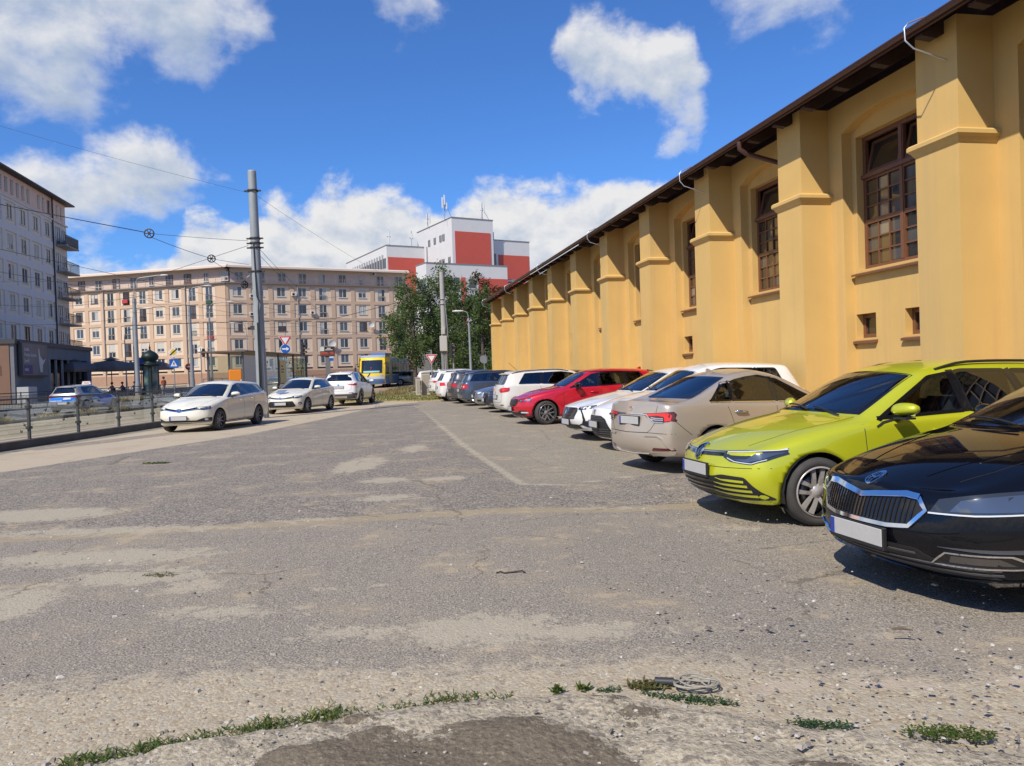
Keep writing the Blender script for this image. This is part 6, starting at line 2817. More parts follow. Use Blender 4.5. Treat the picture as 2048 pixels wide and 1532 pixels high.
def street_lamp(x, y, h, arm, label, r=.13, ar=.042):
 root = empty('street_lamp', (x, y, gz(y)))
 tag(root, label, 'street lamp', 'street lamps')
 m = MB()
 m.cyl((0, 0, 0), (0, 0, 1.3), r * 1.25, r * 1.2, 12)
 m.cyl((0, 0, 1.3), (-.02 * h * .3, 0, h * .82), r, r * .72, 12)
 m.build('shaft', M_GALV, root)
 m = MB()
 s = 1 if arm > 0 else -1
 P = [(-.006 * h, 0, h * .80)]
 for k in range(9):
  f = k / 8
  a = f * PI / 2
  P.append((-.006 * h + s * (1 - math.cos(a)) * min(.55, abs(arm) * .4), 0, h * .82 + math.sin(a) * h * .165))
 P.append((arm, 0, h * 1.0))
 m.tube(P, ar, 8)
 m.build('arm', M_GALV, root)
 m = MB()
 x0 = arm
 V = []
 for f, w, t in ((0, .05, .04), (.25, .12, .07), (.7, .15, .08), (1, .05, .04)):
  V.append((f, w, t))
 rings = []
 for f, w, t in V:
  for k in range(8):
   a = 2 * PI * k / 8
   rings.append((x0 + s * f * .85, w * math.cos(a), h * 1.0 + t * math.sin(a)))
 m.add(rings, [(i * 8 + k, i * 8 + (k + 1) % 8, (i + 1) * 8 + (k + 1) % 8, (i + 1) * 8 + k) for i in range(3) for k in range(8)], True)
 m.build('lamp_head', mat('lamp_head_white', (.62, .62, .60), .4), root)
 return root


def sign_disc(parent, name, poly, z, mat_, y=-.02, thick=.008):
 m = MB()
 m.prism([(a, b + z) for a, b in poly], y - thick, y, 'xz')
 return m.build(name, mat_, parent)


def circ(r, n=24):
 return [(r * math.cos(2 * PI * k / n), r * math.sin(2 * PI * k / n)) for k in range(n)]


def face_cam(x, y, turn=0.0):
 return math.atan2(-x, y) * -1 * -1 + turn if False else -math.atan2(x, y) + turn


def signs():
 # end of priority road + pedestrian crossing
 x, y = -26.7, 61
 r_ = empty('sign_post', (x, y, gz(y)), face_cam(x, y) * .5)
 tag(r_, 'post with yellow end of priority diamond above a blue crossing sign', 'sign')
 m = MB()
 m.cyl((0, 0, 0), (0, 0, 4.1), .04, n=8)
 m.build('post', M_GALV, r_)
 zc = 4.02 - gz(y)
 d = .42
 sign_disc(r_, 'priority_plate', [(0, -d), (d, 0), (0, d), (-d, 0)], zc, M_SIGNWHITE, -.045)
 sign_disc(r_, 'priority_field', [(0, -d * .68), (d * .68, 0), (0, d * .68), (-d * .68, 0)], zc, M_SIGNYELLOW, -.055)
 sign_disc(r_, 'priority_bar', [(-.30, -.22), (-.24, -.28), (.30, .22), (.24, .28)], zc, M_BLACK, -.065)
 zc = 3.11 - gz(y)
 sign_disc(r_, 'crossing_plate', [(-.34, -.34), (.34, -.34), (.34, .34), (-.34, .34)], zc, M_SIGNBLUE, -.045)
 sign_disc(r_, 'crossing_triangle', [(-.25, -.22), (.25, -.22), (0, .25)], zc, M_SIGNWHITE, -.055)
 sign_disc(r_, 'crossing_figure', [(-.09, -.18), (-.02, -.06), (.0, -.06), (.08, -.18), (.04, -.02), (.05, .06), (.0, .12), (-.05, .05), (-.03, -.02)], zc, M_BLACK, -.065)
 # yield over arrow, seen above the shelter
 x, y = -15.2, 52
 r_ = empty('sign_post', (x, y, gz(y)), face_cam(x, y))
 tag(r_, 'post with a yield triangle above a round blue arrow sign over the shelter', 'sign')
 m = MB()
 m.cyl((0, 0, 0), (0, 0, 4.5), .035, n=8)
 m.build('post', M_GALV, r_)
 yield_face(r_, 4.22 - gz(y), .40)
 zc = 3.60 - gz(y)
 sign_disc(r_, 'arrow_plate', circ(.33), zc, M_SIGNWHITE, -.045)
 sign_disc(r_, 'arrow_field', circ(.30), zc, M_SIGNBLUE, -.055)
 sign_disc(r_, 'arrow', [(-.22, -.05), (.06, -.05), (.06, -.13), (.24, 0), (.06, .13), (.06, .05), (-.22, .05)], zc, M_SIGNWHITE, -.065)
 # yield by the cabinets on the verge
 x, y = -5.48, 53
 r_ = empty('sign_post', (x, y, gz(y)), face_cam(x, y))
 tag(r_, 'post with a yield triangle beside the concrete pole and cabinets', 'sign')
 m = MB()
 m.cyl((0, 0, 0), (0, 0, 3.0), .04, n=8)
 m.build('post', M_GALV, r_)
 yield_face(r_, 2.70 - gz(y), .36)
 # no entry, far
 x, y = -36, 86
 r_ = empty('sign_post', (x, y, gz(y)), face_cam(x, y))
 tag(r_, 'post with a round red no entry sign before the beige block', 'sign')
 m = MB()
 m.cyl((0, 0, 0), (0, 0, 2.9), .04, n=8)
 m.build('post', M_GALV, r_)
 sign_disc(r_, 'red_disc', circ(.38), 2.7, mat('sign_dark_red', (.20, .02, .03), .5), -.045)
 sign_disc(r_, 'white_bar', [(-.26, -.05), (.26, -.05), (.26, .05), (-.26, .05)], 2.7, mat('sign_dull_white', (.4, .38, .38), .5), -.055)
 # small round sign seen from behind near the hall corner
 x, y = -2.19, 62
 r_ = empty('sign_post', (x, y, gz(y)), face_cam(x, y))
 tag(r_, 'post with a small grey round sign back near the hall corner', 'sign')
 m = MB()
 m.cyl((0, 0, 0), (0, 0, 2.4), .03, n=8)
 m.build('post', M_GALV, r_)
 sign_disc(r_, 'disc_back', circ(.34), 2.3, M_SIGNBACK, -.045)
 # blue keep-right shown beside the umbrellas
 x, y = -34.6, 72
 r_ = empty('sign_post', (x, y, gz(y)), face_cam(x, y))
 tag(r_, 'post with a round blue sign behind the brown parasols', 'sign')
 m = MB()
 m.cyl((0, 0, 0), (0, 0, 3.6), .035, n=8)
 m.build('post', M_IRON, r_)
 sign_disc(r_, 'blue_disc', circ(.30), 3.3, mat('sign_shaded_blue', (.02, .06, .25), .5), -.045)


def yield_face(r_, zc, s):
 tri = [(-s, s * .58), (0, -s * 1.15), (s, s * .58)]
 sign_disc(r_, 'yield_rim', tri, zc, M_SIGNRED, -.045)
 k = .80
 sign_disc(r_, 'yield_edge', [(a * 1.10, (b + .03 * s) * 1.10 - .03 * s) for a, b in tri], zc, M_SIGNWHITE, -.036)
 sign_disc(r_, 'yield_field', [(a * .66, (b + .0) * .66) for a, b in tri], zc, M_SIGNWHITE, -.055)


def traffic_light(x, y, h, label, turn):
 r_ = empty('traffic_light', (x, y, gz(y)), turn)
 tag(r_, label, 'traffic light', 'traffic lights')
 m = MB()
 m.cyl((0, 0, 0), (0, 0, h), .055, n=8)
 m.build('post', M_GALV, r_)
 m = MB()
 m.bbox(-.42, -.12, -.14, .10, h - .95, h - .05, .04)
 hd = m.build('signal_head', M_BLACK, r_)
 for k, c in enumerate(((.10, .01, .01), (.10, .06, .01), (.01, .07, .04))):
  m = MB()
  z = h - .20 - k * .29
  m.lathe([(0, -.15), (.10, -.155), (.11, -.145)], (-.27, 0, z), 'y', 12)
  m.build('lens', mat('lens_%d' % k, c, .3), hd)
  m = MB()
  m.add([(-.27 + .13 * math.cos(a), yy, z + .13 * math.sin(a)) for yy in (-.141, -.30) for a in [PI * j / 6 for j in range(7)]], [(j, j + 1, 7 + j + 1, 7 + j) for j in range(6)])
  m.build('visor', M_BLACK, hd)


def shelter():
 y0, y1 = 35.0, 45.0
 x0 = -12.25
 a = Vector((street(x0 - .28, y0)[0], y0, 0))
 ang = math.atan2(1, HEAD)
 g = gz(40) + .20
 root = empty('tram_shelter', (-12.2, y0, g), ang)
 tag(root, 'glass tram stop shelter with a flat dark roof behind the tram mast', 'shelter')
 fr = mat('shelter_frame', (.11, .11, .12), .5, metal=.5)
 L_ = 9.6
 m = MB()
 m.box(-.3, L_ + .3, -.25, 1.9, 2.50, 2.56)
 m.build('roof', mat('shelter_roof', (.14, .10, .08), .6), root)
 for x in (0, 2.4, 4.8, 7.2, 9.6):
  m = MB()
  m.box(x - .04, x + .04, -.04, .04, 0, 2.5)
  m.build('post', fr, root)
  m = MB()
  m.box(x - .04, x + .04, 1.56, 1.64, 0, 2.5)
  m.build('post', fr, root)
 for k in range(4):
  m = MB()
  m.box(k * 2.4 + .06, k * 2.4 + 2.34, -.006, .006, .25, 2.35)
  m.build('glass_wall', M_SHELTERGLASS if k else mat('frosted_panel', (.46, .48, .49), .4, spec=.5), root)
 m = MB()
 m.box(-.006, .006, .06, 1.54, .25, 2.35)
 m.build('end_glass', M_SHELTERGLASS, root)
 m = MB()
 m.box(.8, 6.6, .45, .85, .44, .49)
 for x in (1.0, 3.5, 6.3):
  m.box(x - .03, x + .03, .6, .7, 0, .44)
 m.build('bench', mat('bench_wood', (.25, .15, .08), .7), root)
 m = MB()
 m.box(4.95, 5.9, -.035, -.012, 1.0, 2.2)
 m.build('timetable', mat('timetable_yellow', (.62, .52, .25), .6), root)
 # a few dark stickers and lines of print on the glass
 for k, (x, z, w_, h_) in enumerate(((5.1, 1.85, .3, .06), (5.1, 1.7, .45, .05), (5.1, 1.55, .4, .05), (3.0, 2.0, .12, .12), (6.4, 2.0, .12, .12))):
  m = MB()
  m.box(x, x + w_, -.045, -.038, z, z + h_)
  m.build('print', M_BLACK, root)
 # dark person sized ad panel with a blue shape inside
 m = MB()
 m.bbox(7.3, 8.8, .5, .75, .2, 1.2, .1)
 m.build('ticket_box', mat('shelter_blue_box', (.04, .06, .14), .5), root)


def stop_items():
 # orange bin on a stand
 r_ = empty('orange_bin', (-12.2, 34, gz(34)), R(20))
 tag(r_, 'orange box on a stand left of the shelter', 'bin')
 m = MB()
 m.bbox(-.27, .27, -.22, .22, 1.42, 1.92, .03)
 m.build('box', mat('orange_paint', (.75, .24, .02), .5), r_)
 m = MB()
 m.cyl((0, 0, 0), (0, 0, 1.42), .05, n=8)
 m.build('stand', M_GALV, r_)
 # departure board
 r_ = empty('departure_board', (-11.9, 50, gz(50)), face_cam(-11.9, 50))
 tag(r_, 'dark electronic departure board on a wide grey post', 'display')
 m = MB()
 m.bbox(-.46, .46, -.12, .12, 2.72, 3.36, .02)
 bx = m.build('housing', mat('board_brown', (.10, .045, .035), .5), r_)
 m = MB()
 m.box(-.46, -.20, -.135, -.122, 3.06, 3.34)
 m.build('emblem_field', mat('board_white', (.55, .60, .55), .5), bx)
 m = MB()
 m.box(-.18, .36, -.135, -.122, 3.06, 3.33)
 m.build('name_field', M_BLACK, bx)
 t = mat('board_text', (.72, .72, .70), .5)
 for z, a, b in ((3.24, -.04, .20), (3.14, -.14, .32)):
  m = MB()
  m.box(a, b, -.142, -.136, z - .022, z + .022)
  m.build('name_line', t, bx)
 led = mat('board_led', (.50, .08, .05), .5)
 for z, a, b in ((2.97, -.40, .0), (2.88, -.42, .06), (2.97, .16, .38), (2.87, .18, .40)):
  m = MB()
  m.box(a, b, -.133, -.122, z - .03, z + .03)
  m.build('led_line', led, bx)
 m = MB()
 m.box(-.16, .16, -.06, .06, 0, 2.72)
 m.build('post', mat('board_post', (.15, .15, .145), .6), r_)
 m = MB()
 m.prism([(.10, 2.42), (.36, 2.42), (.36, 2.60), (.10, 2.60)], -.10, -.075)
 m.build('stop_flag', M_SIGNBLUE, r_)
 m = MB()
 m.prism([(.10, 2.61), (.36, 2.61), (.36, 2.70), (.10, 2.70)], -.10, -.075)
 m.build('stop_flag_top', mat('pale_blue', (.5, .62, .75), .5), r_)
 # dark person silhouette posts near the shop are left to the shop front


def advert_column():
 x, y = -32.8, 70
 root = empty('advertising_column', (x, y, gz(y)))
 tag(root, 'dark green advertising column with an onion shaped roof and wide brim', 'column')
 gr = mat('column_green', (.009, .022, .021), .5, metal=.2)
 m = MB()
 m.lathe([(.0, 0), (.66, 0), (.66, .25), (.60, .3), (.60, .32)], n=24)
 m.build('base', gr, root)
 m = MB()
 m.lathe([(.58, .32), (.58, 2.75)], n=24)
 t = NT('column_posters')
 t.set(Base_Color=t.ramp(t.noise(1.4, 2, .4), [(.35, (.03, .05, .07)), (.48, (.05, .12, .16)), (.55, (.20, .22, .10)), (.62, (.25, .24, .21)), (.75, (.06, .10, .12))]), Roughness=.4)
 m.build('poster_drum', t.m, root)
 m = MB()
 for k in range(3):
  a = 2 * PI * k / 3 - 1.2
  c, s = .60 * math.cos(a), .60 * math.sin(a)
  m.box(c - .13, c + .13, s - .13, s + .13, .3, 2.78)
 m.build('pillar', gr, root)
 m = MB()
 m.lathe([(.58, 2.72), (.93, 2.80), (.95, 2.90), (.88, 2.96), (.62, 3.02), (.50, 3.10), (.52, 3.2), (.70, 3.42), (.74, 3.58), (.66, 3.80), (.48, 3.98), (.26, 4.10), (.10, 4.20), (.06, 4.35), (.10, 4.42), (.05, 4.50), (.015, 4.85), (0, 4.9)], n=24)
 m.build('roof', gr, root)


def parasol(x, y, w, label):
 root = empty('parasol', (x, y, gz(y)), R(-10))
 tag(root, label, 'parasol', 'brown cafe parasols')
 cl = mat('parasol_brown', (.17, .125, .105), .85, var=.15, vscale=2)
 m = MB()
 n = 4
 V = [(0, 0, 3.55)]
 for k in range(4):
  a = PI / 4 + k * PI / 2
  V.append((w * .36 * math.cos(a) * 1.414, w * .36 * math.sin(a) * 1.414, 3.12))
 for k in range(4):
  a = PI / 4 + k * PI / 2
  V.append((w * .5 * math.cos(a) * 1.414, w * .5 * math.sin(a) * 1.414, 2.72))
 for k in range(4):
  a = PI / 4 + k * PI / 2
  V.append((w * .5 * math.cos(a) * 1.414, w * .5 * math.sin(a) * 1.414, 2.42))
 Fq = [(0, 1 + k, 1 + (k + 1) % 4) for k in range(4)]
 Fq += [(1 + k, 5 + k, 5 + (k + 1) % 4, 1 + (k + 1) % 4) for k in range(4)] + [(5 + k, 9 + k, 9 + (k + 1) % 4, 5 + (k + 1) % 4) for k in range(4)]
 m.add(V, Fq)
 m.build('canopy', cl, root)
 m = MB()
 V = [(0, 0, 3.78)] + [(.55 * sx, .55 * sy, 3.50) for sx, sy in ((1, 1), (-1, 1), (-1, -1), (1, -1))]
 m.add(V, [(0, 1 + k, 1 + (k + 1) % 4) for k in range(4)])
 m.build('top_vent', cl, root)
 m = MB()
 m.cyl((0, 0, 0), (0, 0, 3.6), .04, n=8)
 m.build('pole', M_IRON, root)
 m = MB()
 m.box(-.4, .4, -.4, .4, 0, .08)
 m.build('foot', M_IRON, root)


def person(x, y, rz, shirt, trousers, skin, label, sitting=True, hair=(.03, .02, .015)):
 """small background figure: one continuous body grown from a skeleton, with hair and clothes"""
 root = empty('person', (x, y, gz(y)), rz)
 tag(root, label, 'person', 'people at the cafe')
 if sitting:
  J = dict(pelvis=(0, 0, .50), chest=(0, -.06, .88), neck=(0, -.05, 1.10), head=(0, -.02, 1.26), top=(0, -.02, 1.38))
  leg = [((.10, 0, .50), (.13, .40, .50), (.12, .42, .08), (.12, .55, .05))]
  arm = ((.19, -.05, 1.02), (.25, .06, .78), (.16, .30, .76))
 else:
  J = dict(pelvis=(0, 0, .92), chest=(0, 0, 1.30), neck=(0, 0, 1.48), head=(0, .01, 1.62), top=(0, .01, 1.75))
  leg = [((.10, 0, .90), (.11, .06, .50), (.11, -.04, .08), (.11, .12, .04))]
  arm = ((.19, 0, 1.42), (.24, .02, 1.12), (.22, .14, .88))
 V, E, Rr = [], [], []

 def add(p, r):
  V.append(p)
  Rr.append(r)
  return len(V) - 1
 pe, ch, ne = add(J['pelvis'], .15), add(J['chest'], .165), add(J['neck'], .06)
 he, to = add(J['head'], .095), add(J['top'], .07)
 E += [(pe, ch), (ch, ne), (ne, he), (he, to)]
 for s in (1, -1):
  a = [add((p[0] * s, p[1], p[2]), r) for p, r in zip(leg[0], (.09, .065, .045, .04))]
  E += [(pe, a[0]), (a[0], a[1]), (a[1], a[2]), (a[2], a[3])]
  b = [add((p[0] * s, p[1], p[2]), r) for p, r in zip(arm, (.06, .045, .03))]
  E += [(ch, b[0]), (b[0], b[1]), (b[1], b[2])]
 me = bpy.data.meshes.new('person')
 me.from_pydata(V, E, [])
 o = bpy.data.objects.new('tmp', me)
 COL.objects.link(o)
 md = o.modifiers.new('k', 'SKIN')
 for i, r in enumerate(Rr):
  me.skin_vertices[0].data[i].radius = (r, r * .8)
 me.skin_vertices[0].data[0].use_root = True
 o.modifiers.new('s', 'SUBSURF').levels = 1
 dg = bpy.context.evaluated_depsgraph_get()
 full = bpy.data.meshes.new_from_object(o.evaluated_get(dg))
 bpy.data.objects.remove(o)
 key = '%02d%02d%02d' % tuple(int(c * 99) for c in shirt)
 full.materials.append(mat('cloth_' + key, shirt, .9))
 key = '%02d%02d%02d' % tuple(int(c * 99) for c in trousers)
 full.materials.append(mat('cloth_' + key, trousers, .9))
 full.materials.append(mat('skin_tone', skin, .6))
 nz = J['neck'][2] - .01
 for p in full.polygons:
  c = p.center
  p.use_smooth = True
  if c.z > nz:
   p.material_index = 2
  elif c.z < J['pelvis'][2] + .03:
   p.material_index = 1
  elif abs(c.x) > .13 and c.y > .16:
   p.material_index = 2
 obj('body', full, root)
 m = MB()
 h = J['head']
 m.lathe([(0, .15), (.06, .145), (.105, .10), (.115, .03), (.10, -.04)], (h[0], h[1] - .018, h[2]), 'z', 14)
 m.build('hair', mat('hair_dark', hair, .8), root)


def chair(x, y, rz, label):
 root = empty('cafe_chair', (x, y, gz(y)), rz)
 tag(root, label, 'chair', 'cafe chairs')
 mt = mat('chair_dark', (.05, .04, .035), .6)
 m = MB()
 m.box(-.22, .22, -.2, .24, .42, .46)
 m.build('seat', mt, root)
 m = MB()
 m.box(-.22, .22, -.24, -.20, .5, .9)
 m.build('backrest', mt, root)
 for sx in (-.19, .19):
  for sy in (-.21, .21):
   m = MB()
   m.box(sx - .02, sx + .02, sy - .02, sy + .02, 0, .42 if sy > 0 else .5)
   m.build('leg', mt, root)


def railing(name, pts, label, h=1.0, gap=.14, m_=None, mid=False, rows=()):
 """street railing of posts, rails and bars"""
 root = empty(name, (pts[0][0], pts[0][1], gz(pts[0][1])))
 tag(root, label, 'railing', 'street railings')
 m_ = m_ or M_IRON
 o = Vector((pts[0][0], pts[0][1], gz(pts[0][1])))
 bars = MB()
 for (a, b) in zip(pts, pts[1:]):
  A = Vector((a[0], a[1], gz(a[1]))) - o
  B = Vector((b[0], b[1], gz(b[1]))) - o
  L_ = (B - A).length
  m = MB()
  m.cyl(A, A + Vector((0, 0, h + .05)), .035, n=6)
  m.build('post', m_, root)
  m = MB()
  m.tube([A + Vector((0, 0, h)), B + Vector((0, 0, h))], .028, 6)
  m.build('top_rail', m_, root)
  for z in ((.14, .88) if gap else rows):
   bars.tube([A + Vector((0, 0, z)), B + Vector((0, 0, z))], .015, 4)
  if gap:
   n = int(L_ / gap)
   for k in range(1, n):
    q = A.lerp(B, k / n)
    bars.box(q.x - .009, q.x + .009, q.y - .009, q.y + .009, q.z + .14, q.z + .88)
 bo = bars.build('bars', m_, root)
 bo['kind'] = 'stuff'


def tram():
 y0 = 71.5
 hx = -13.05
 ang = math.atan2(1, HEAD)              # local +x runs from the front backwards along the street
 root = empty('tram', (hx, y0, gz(y0) + .02), ang)
 tag(root, 'yellow and blue tram coming towards the camera beside the verge', 'tram')
 yel = mat('tram_yellow', (.80, .58, .05), .35, coat=.4)
 blu = mat('tram_blue', (.10, .20, .42), .35, coat=.4)
 lil = mat('tram_pale_blue', (.30, .38, .50), .4, coat=.3)
 whi = mat('tram_cream', (.55, .56, .54), .4, coat=.3)
 gls = mat('tram_glass', (.018, .024, .032), .06, spec=.8)
 W_, H_, L_ = 1.22, 3.15, 14.0
 # side view sections: front leans back a little, roof rounded
 def ring(x, w, zb, zt):
  return [(x, -w, zb), (x, -w * 1.0, zb + .9), (x, -w * .985, zt - .55), (x, -w * .86, zt - .12), (x, -w * .5, zt), (x, w * .5, zt), (x, w * .86, zt - .12), (x, w * .985, zt - .55), (x, w, zb + .9), (x, w, zb)]
 secs = [ring(.30, W_ * .72, .42, H_ - .30), ring(.14, W_ * .84, .40, H_ - .12), ring(.55, W_, .36, H_), ring(3.2, W_, .36, H_), ring(L_, W_, .36, H_)]
 # the nose: sections bulge forward at the waist
 nose = []
 for i, (z, xo) in enumerate(((.36, .28), (1.25, .06), (2.45, .34), (2.95, .50), (3.1, .62))):
  pass
 m = MB()
 prof = [(.36, .22, .80), (.75, .06, .84), (1.25, .04, .86), (2.35, .30, .86), (2.80, .46, .80), (3.07, .82, .60)]
 V, Fq = [], []
 cols = [-1, -.86, -.5, 0, .5, .86, 1]
 for z, xf, wf in prof:
  for c in cols:
   bow = .42 * abs(c) ** 3
   V.append((xf + bow, c * W_ * (1.0 if z < 2.7 else (.985 if z < 3 else .88)), z))
 n = len(cols)
 Fq = [(i * n + j, i * n + j + 1, (i + 1) * n + j + 1, (i + 1) * n + j) for i in range(len(prof) - 1) for j in range(n - 1)]
 m.add(V, Fq, True)
 fr = m.build('front', yel, root)
 # windscreen, lower stripe, lamps sit on the nose
 def fx(z, c):
  xf = float(np.interp(z, [q[0] for q in prof], [q[1] for q in prof]))
  return xf + .42 * abs(c) ** 3

 def nose_patch(name, z0, z1, c0, c1, mt, off=.02, nz=4, nc=8):
  m = MB()
  V = []
  for i in range(nz + 1):
   z = z0 + (z1 - z0) * i / nz
   for j in range(nc + 1):
    c = c0 + (c1 - c0) * j / nc
    V.append((fx(z, c) - off, c * W_, z))
  m.add(V, [(i * (nc + 1) + j, i * (nc + 1) + j + 1, (i + 1) * (nc + 1) + j + 1, (i + 1) * (nc + 1) + j) for i in range(nz) for j in range(nc)], True)
  return m.build(name, mt, root)
 ws = nose_patch('windscreen', 1.42, 2.62, -.80, .80, gls)
 nose_patch('destination_strip', 1.46, 1.62, -.62, .62, mat('tram_strip', (.25, .50, .52), .4), .03)
 nose_patch('lower_apron', .40, .86, -.96, .96, blu, .015)
 nose_patch('cream_band', .86, 1.12, -.96, .96, whi, .017)
 nose_patch('front_roof', 2.88, 3.06, -.94, .94, lil, .015)
 for s in (-1, 1):
  nose_patch('front_lamp', 1.14, 1.26, s * .74 - .1, s * .74 + .1, M_LED, .025, 2, 3)
 m = MB()
 m.tube([(fx(1.4, .1) - .04, .1, 1.42), (fx(1.05, .3) - .05, .35, 1.08)], .03, 5)
 m.build('wiper', M_BLACK, root)
 lettering(root, '7', (fx(1.75, 0) - .04, .10, 1.70), .34, mat('tram_number_red', (.6, .05, .04), .5), Matrix.Rotation(-PI / 2, 4, 'Z'), name='line_number')
 # body shell behind the nose
 m = MB()
 R0, R1 = ring(.80, W_ * .99, .36, H_ - .10), ring(L_, W_, .36, H_ - .08)
 k = len(R0)
 m.add(R0 + R1, [(i, i + 1, k + i + 1, k + i) for i in range(k - 1)] + [tuple(range(k)), tuple(range(k, 2 * k))], False)
 m.build('body', lil, root)
 for s in (-1, 1):
  yb = s * (W_ + .006)
  m = MB()
  m.box(.55, L_ - .2, min(yb, yb - s * .02), max(yb, yb - s * .02), .40, 1.15)
  m.build('side_skirt', blu, root)
  m = MB()
  m.box(.55, 3.0, min(yb, yb - s * .02), max(yb, yb - s * .02), 1.16, 2.95)
  m.build('cab_side', yel, root)
  for j in range(8):
   m = MB()
   x0 = .8 + j * 1.62
   y2 = s * (W_ + .02)
   if j in (1, 5):
    m.box(x0, x0 + 1.4, min(y2, y2 - s * .03), max(y2, y2 - s * .03), .5, 2.5)
    m.build('door', mat('tram_door', (.33, .33, .25), .3), root)
   else:
    m.box(x0, x0 + 1.48, min(y2, y2 - s * .03), max(y2, y2 - s * .03), 1.3, 2.45)
    m.build('side_window', gls, root)
  m = MB()
  m.tube([(.55, s * W_ * .95, 2.3), (.15, s * (W_ + .22), 2.25), (.15, s * (W_ + .24), 1.9)], .03, 5)
  m.box(.08, .20, min(s * (W_ + .18), s * (W_ + .34)), max(s * (W_ + .18), s * (W_ + .34)), 1.55, 1.95)
  m.build('wing_mirror', M_BLACK, root)
 m = MB()
 for x in (2.2, 4.0, 10.5, 12.2):
  for s in (-1, 1):
   m.cyl((x, s * .62, .34), (x, s * .80, .34), .34, n=14)
 m.build('wheel_set', M_IRON, root)
 m = MB()
 m.box(3.4, 6.0, -.7, .7, H_ - .08, H_ + .22)
 m.build('roof_box', blu, root)
 m = MB()
 m.tube([(7.0, 0, H_), (8.4, 0, H_ + .9), (7.0, 0, H_ + 1.9)], .04, 5)
 m.tube([(6.95, -.8, H_ + 1.95), (6.95, .8, H_ + 1.95)], .03, 5)
 m.build('pantograph', mat('pantograph_orange', (.70, .30, .03), .5), root)


def tail_end_things():
 # concrete pole with boxes
 x, y = -4.16, 48
 root = empty('concrete_pole', (x, y, gz(y)))
 tag(root, 'thick concrete pole with two grey electric boxes behind the white sport utility car', 'pole')
 m = MB()
 m.cyl((.06, 0, 0), (0, 0, 7.7), .20, .14, 14)
 m.build('shaft', M_CONCPOLE, root)
 m = MB()
 m.bbox(-.22, .24, -.42, -.17, 2.75, 3.70, .02)
 m.build('large_box', mat('box_grey', (.42, .40, .37), .6, var=.05), root)
 m = MB()
 m.bbox(-.12, .13, -.36, -.17, 3.80, 4.20, .02)
 m.build('small_box', mat('box_grey', (.42, .40, .37), .6), root)
 m = MB()
 m.tube([(.15, -.12, 6.0), (.24, -.14, 4.6), (.30, -.2, 3.4)], .025, 6)
 for dx in (-.14, -.04, .08, .16):
  m.cyl((dx, -.22, .0), (dx, -.22, 2.75), .03, n=6)
 m.build('conduit', M_GALV, root)
 for z in (6.0, 5.7):
  m = MB()
  m.lathe([(.165, z - .03), (.20, z - .03), (.20, z + .03), (.165, z + .03)], (.01, 0, 0), 'z', 14)
  m.build('clamp_band', M_GALV, root)
 wire([(x - .15, y, 6.55), (x - .5, y, 6.6), (-10, 44, 4.9), (-20, 40, 4.6)], 'pale sagging cable leaving the concrete pole to the left', .022)
 # cabinets on the verge
 cab = mat('cabinet_concrete', (.44, .41, .36), .85, var=.1)
 for (x, y, w, d, h, lab) in ((-6.05, 49.6, .30, .30, 1.10, 'lower narrow pale concrete cabinet on the verge'), (-5.62, 50.2, .55, .40, 1.42, 'taller pale concrete cabinet on the verge')):
  r_ = empty('utility_cabinet', (x, y, gz(y)), R(12))
  tag(r_, lab, 'cabinet', 'cabinets on the verge')
  m = MB()
  m.bbox(-w / 2, w / 2, -d / 2, d / 2, 0, h, .02)
  m.build('housing', cab, r_)
  m = MB()
  m.bbox(-w / 2 - .03, w / 2 + .03, -d / 2 - .03, d / 2 + .03, h + .002, h + .06, .015)
  m.build('cap', cab, r_)
  m = MB()
  m.box(-w / 2 + .04, w / 2 - .04, -d / 2 - .012, -d / 2 - .002, .15, h - .12)
  m.build('door', mat('cabinet_door', (.34, .31, .26), .8), r_)
 street_lamp(-3.16, 60, 6.1, -.45, 'slim grey lamp post in front of the trees near the hall', .10, .028)
 traffic_light(-3.75, 50.0, 3.3, 'traffic light seen from the side at the foot of the concrete pole', R(70))


def plain_car(name, x, y, heading, color, label, kind='hatch', L=4.3):
 p = base(kind, L, .89, 1.47, .86, 2.6, .315)
 c = Car(name, p, label, 'cars in the distance', color, on_ground(x, y), heading)
 c.equip('five', M_RIM, interior=False, fin=False)
 c.patch('headlight', 'f', [(.45, .66), (.86, .72), (.86, .62), (.55, .60)], M_LAMPREF, .006)
 c.patch('tail_light', 'r', [(.45, .92), (.86, .94), (.88, .80), (.55, .80)], M_RED, .006)
 c.finish()


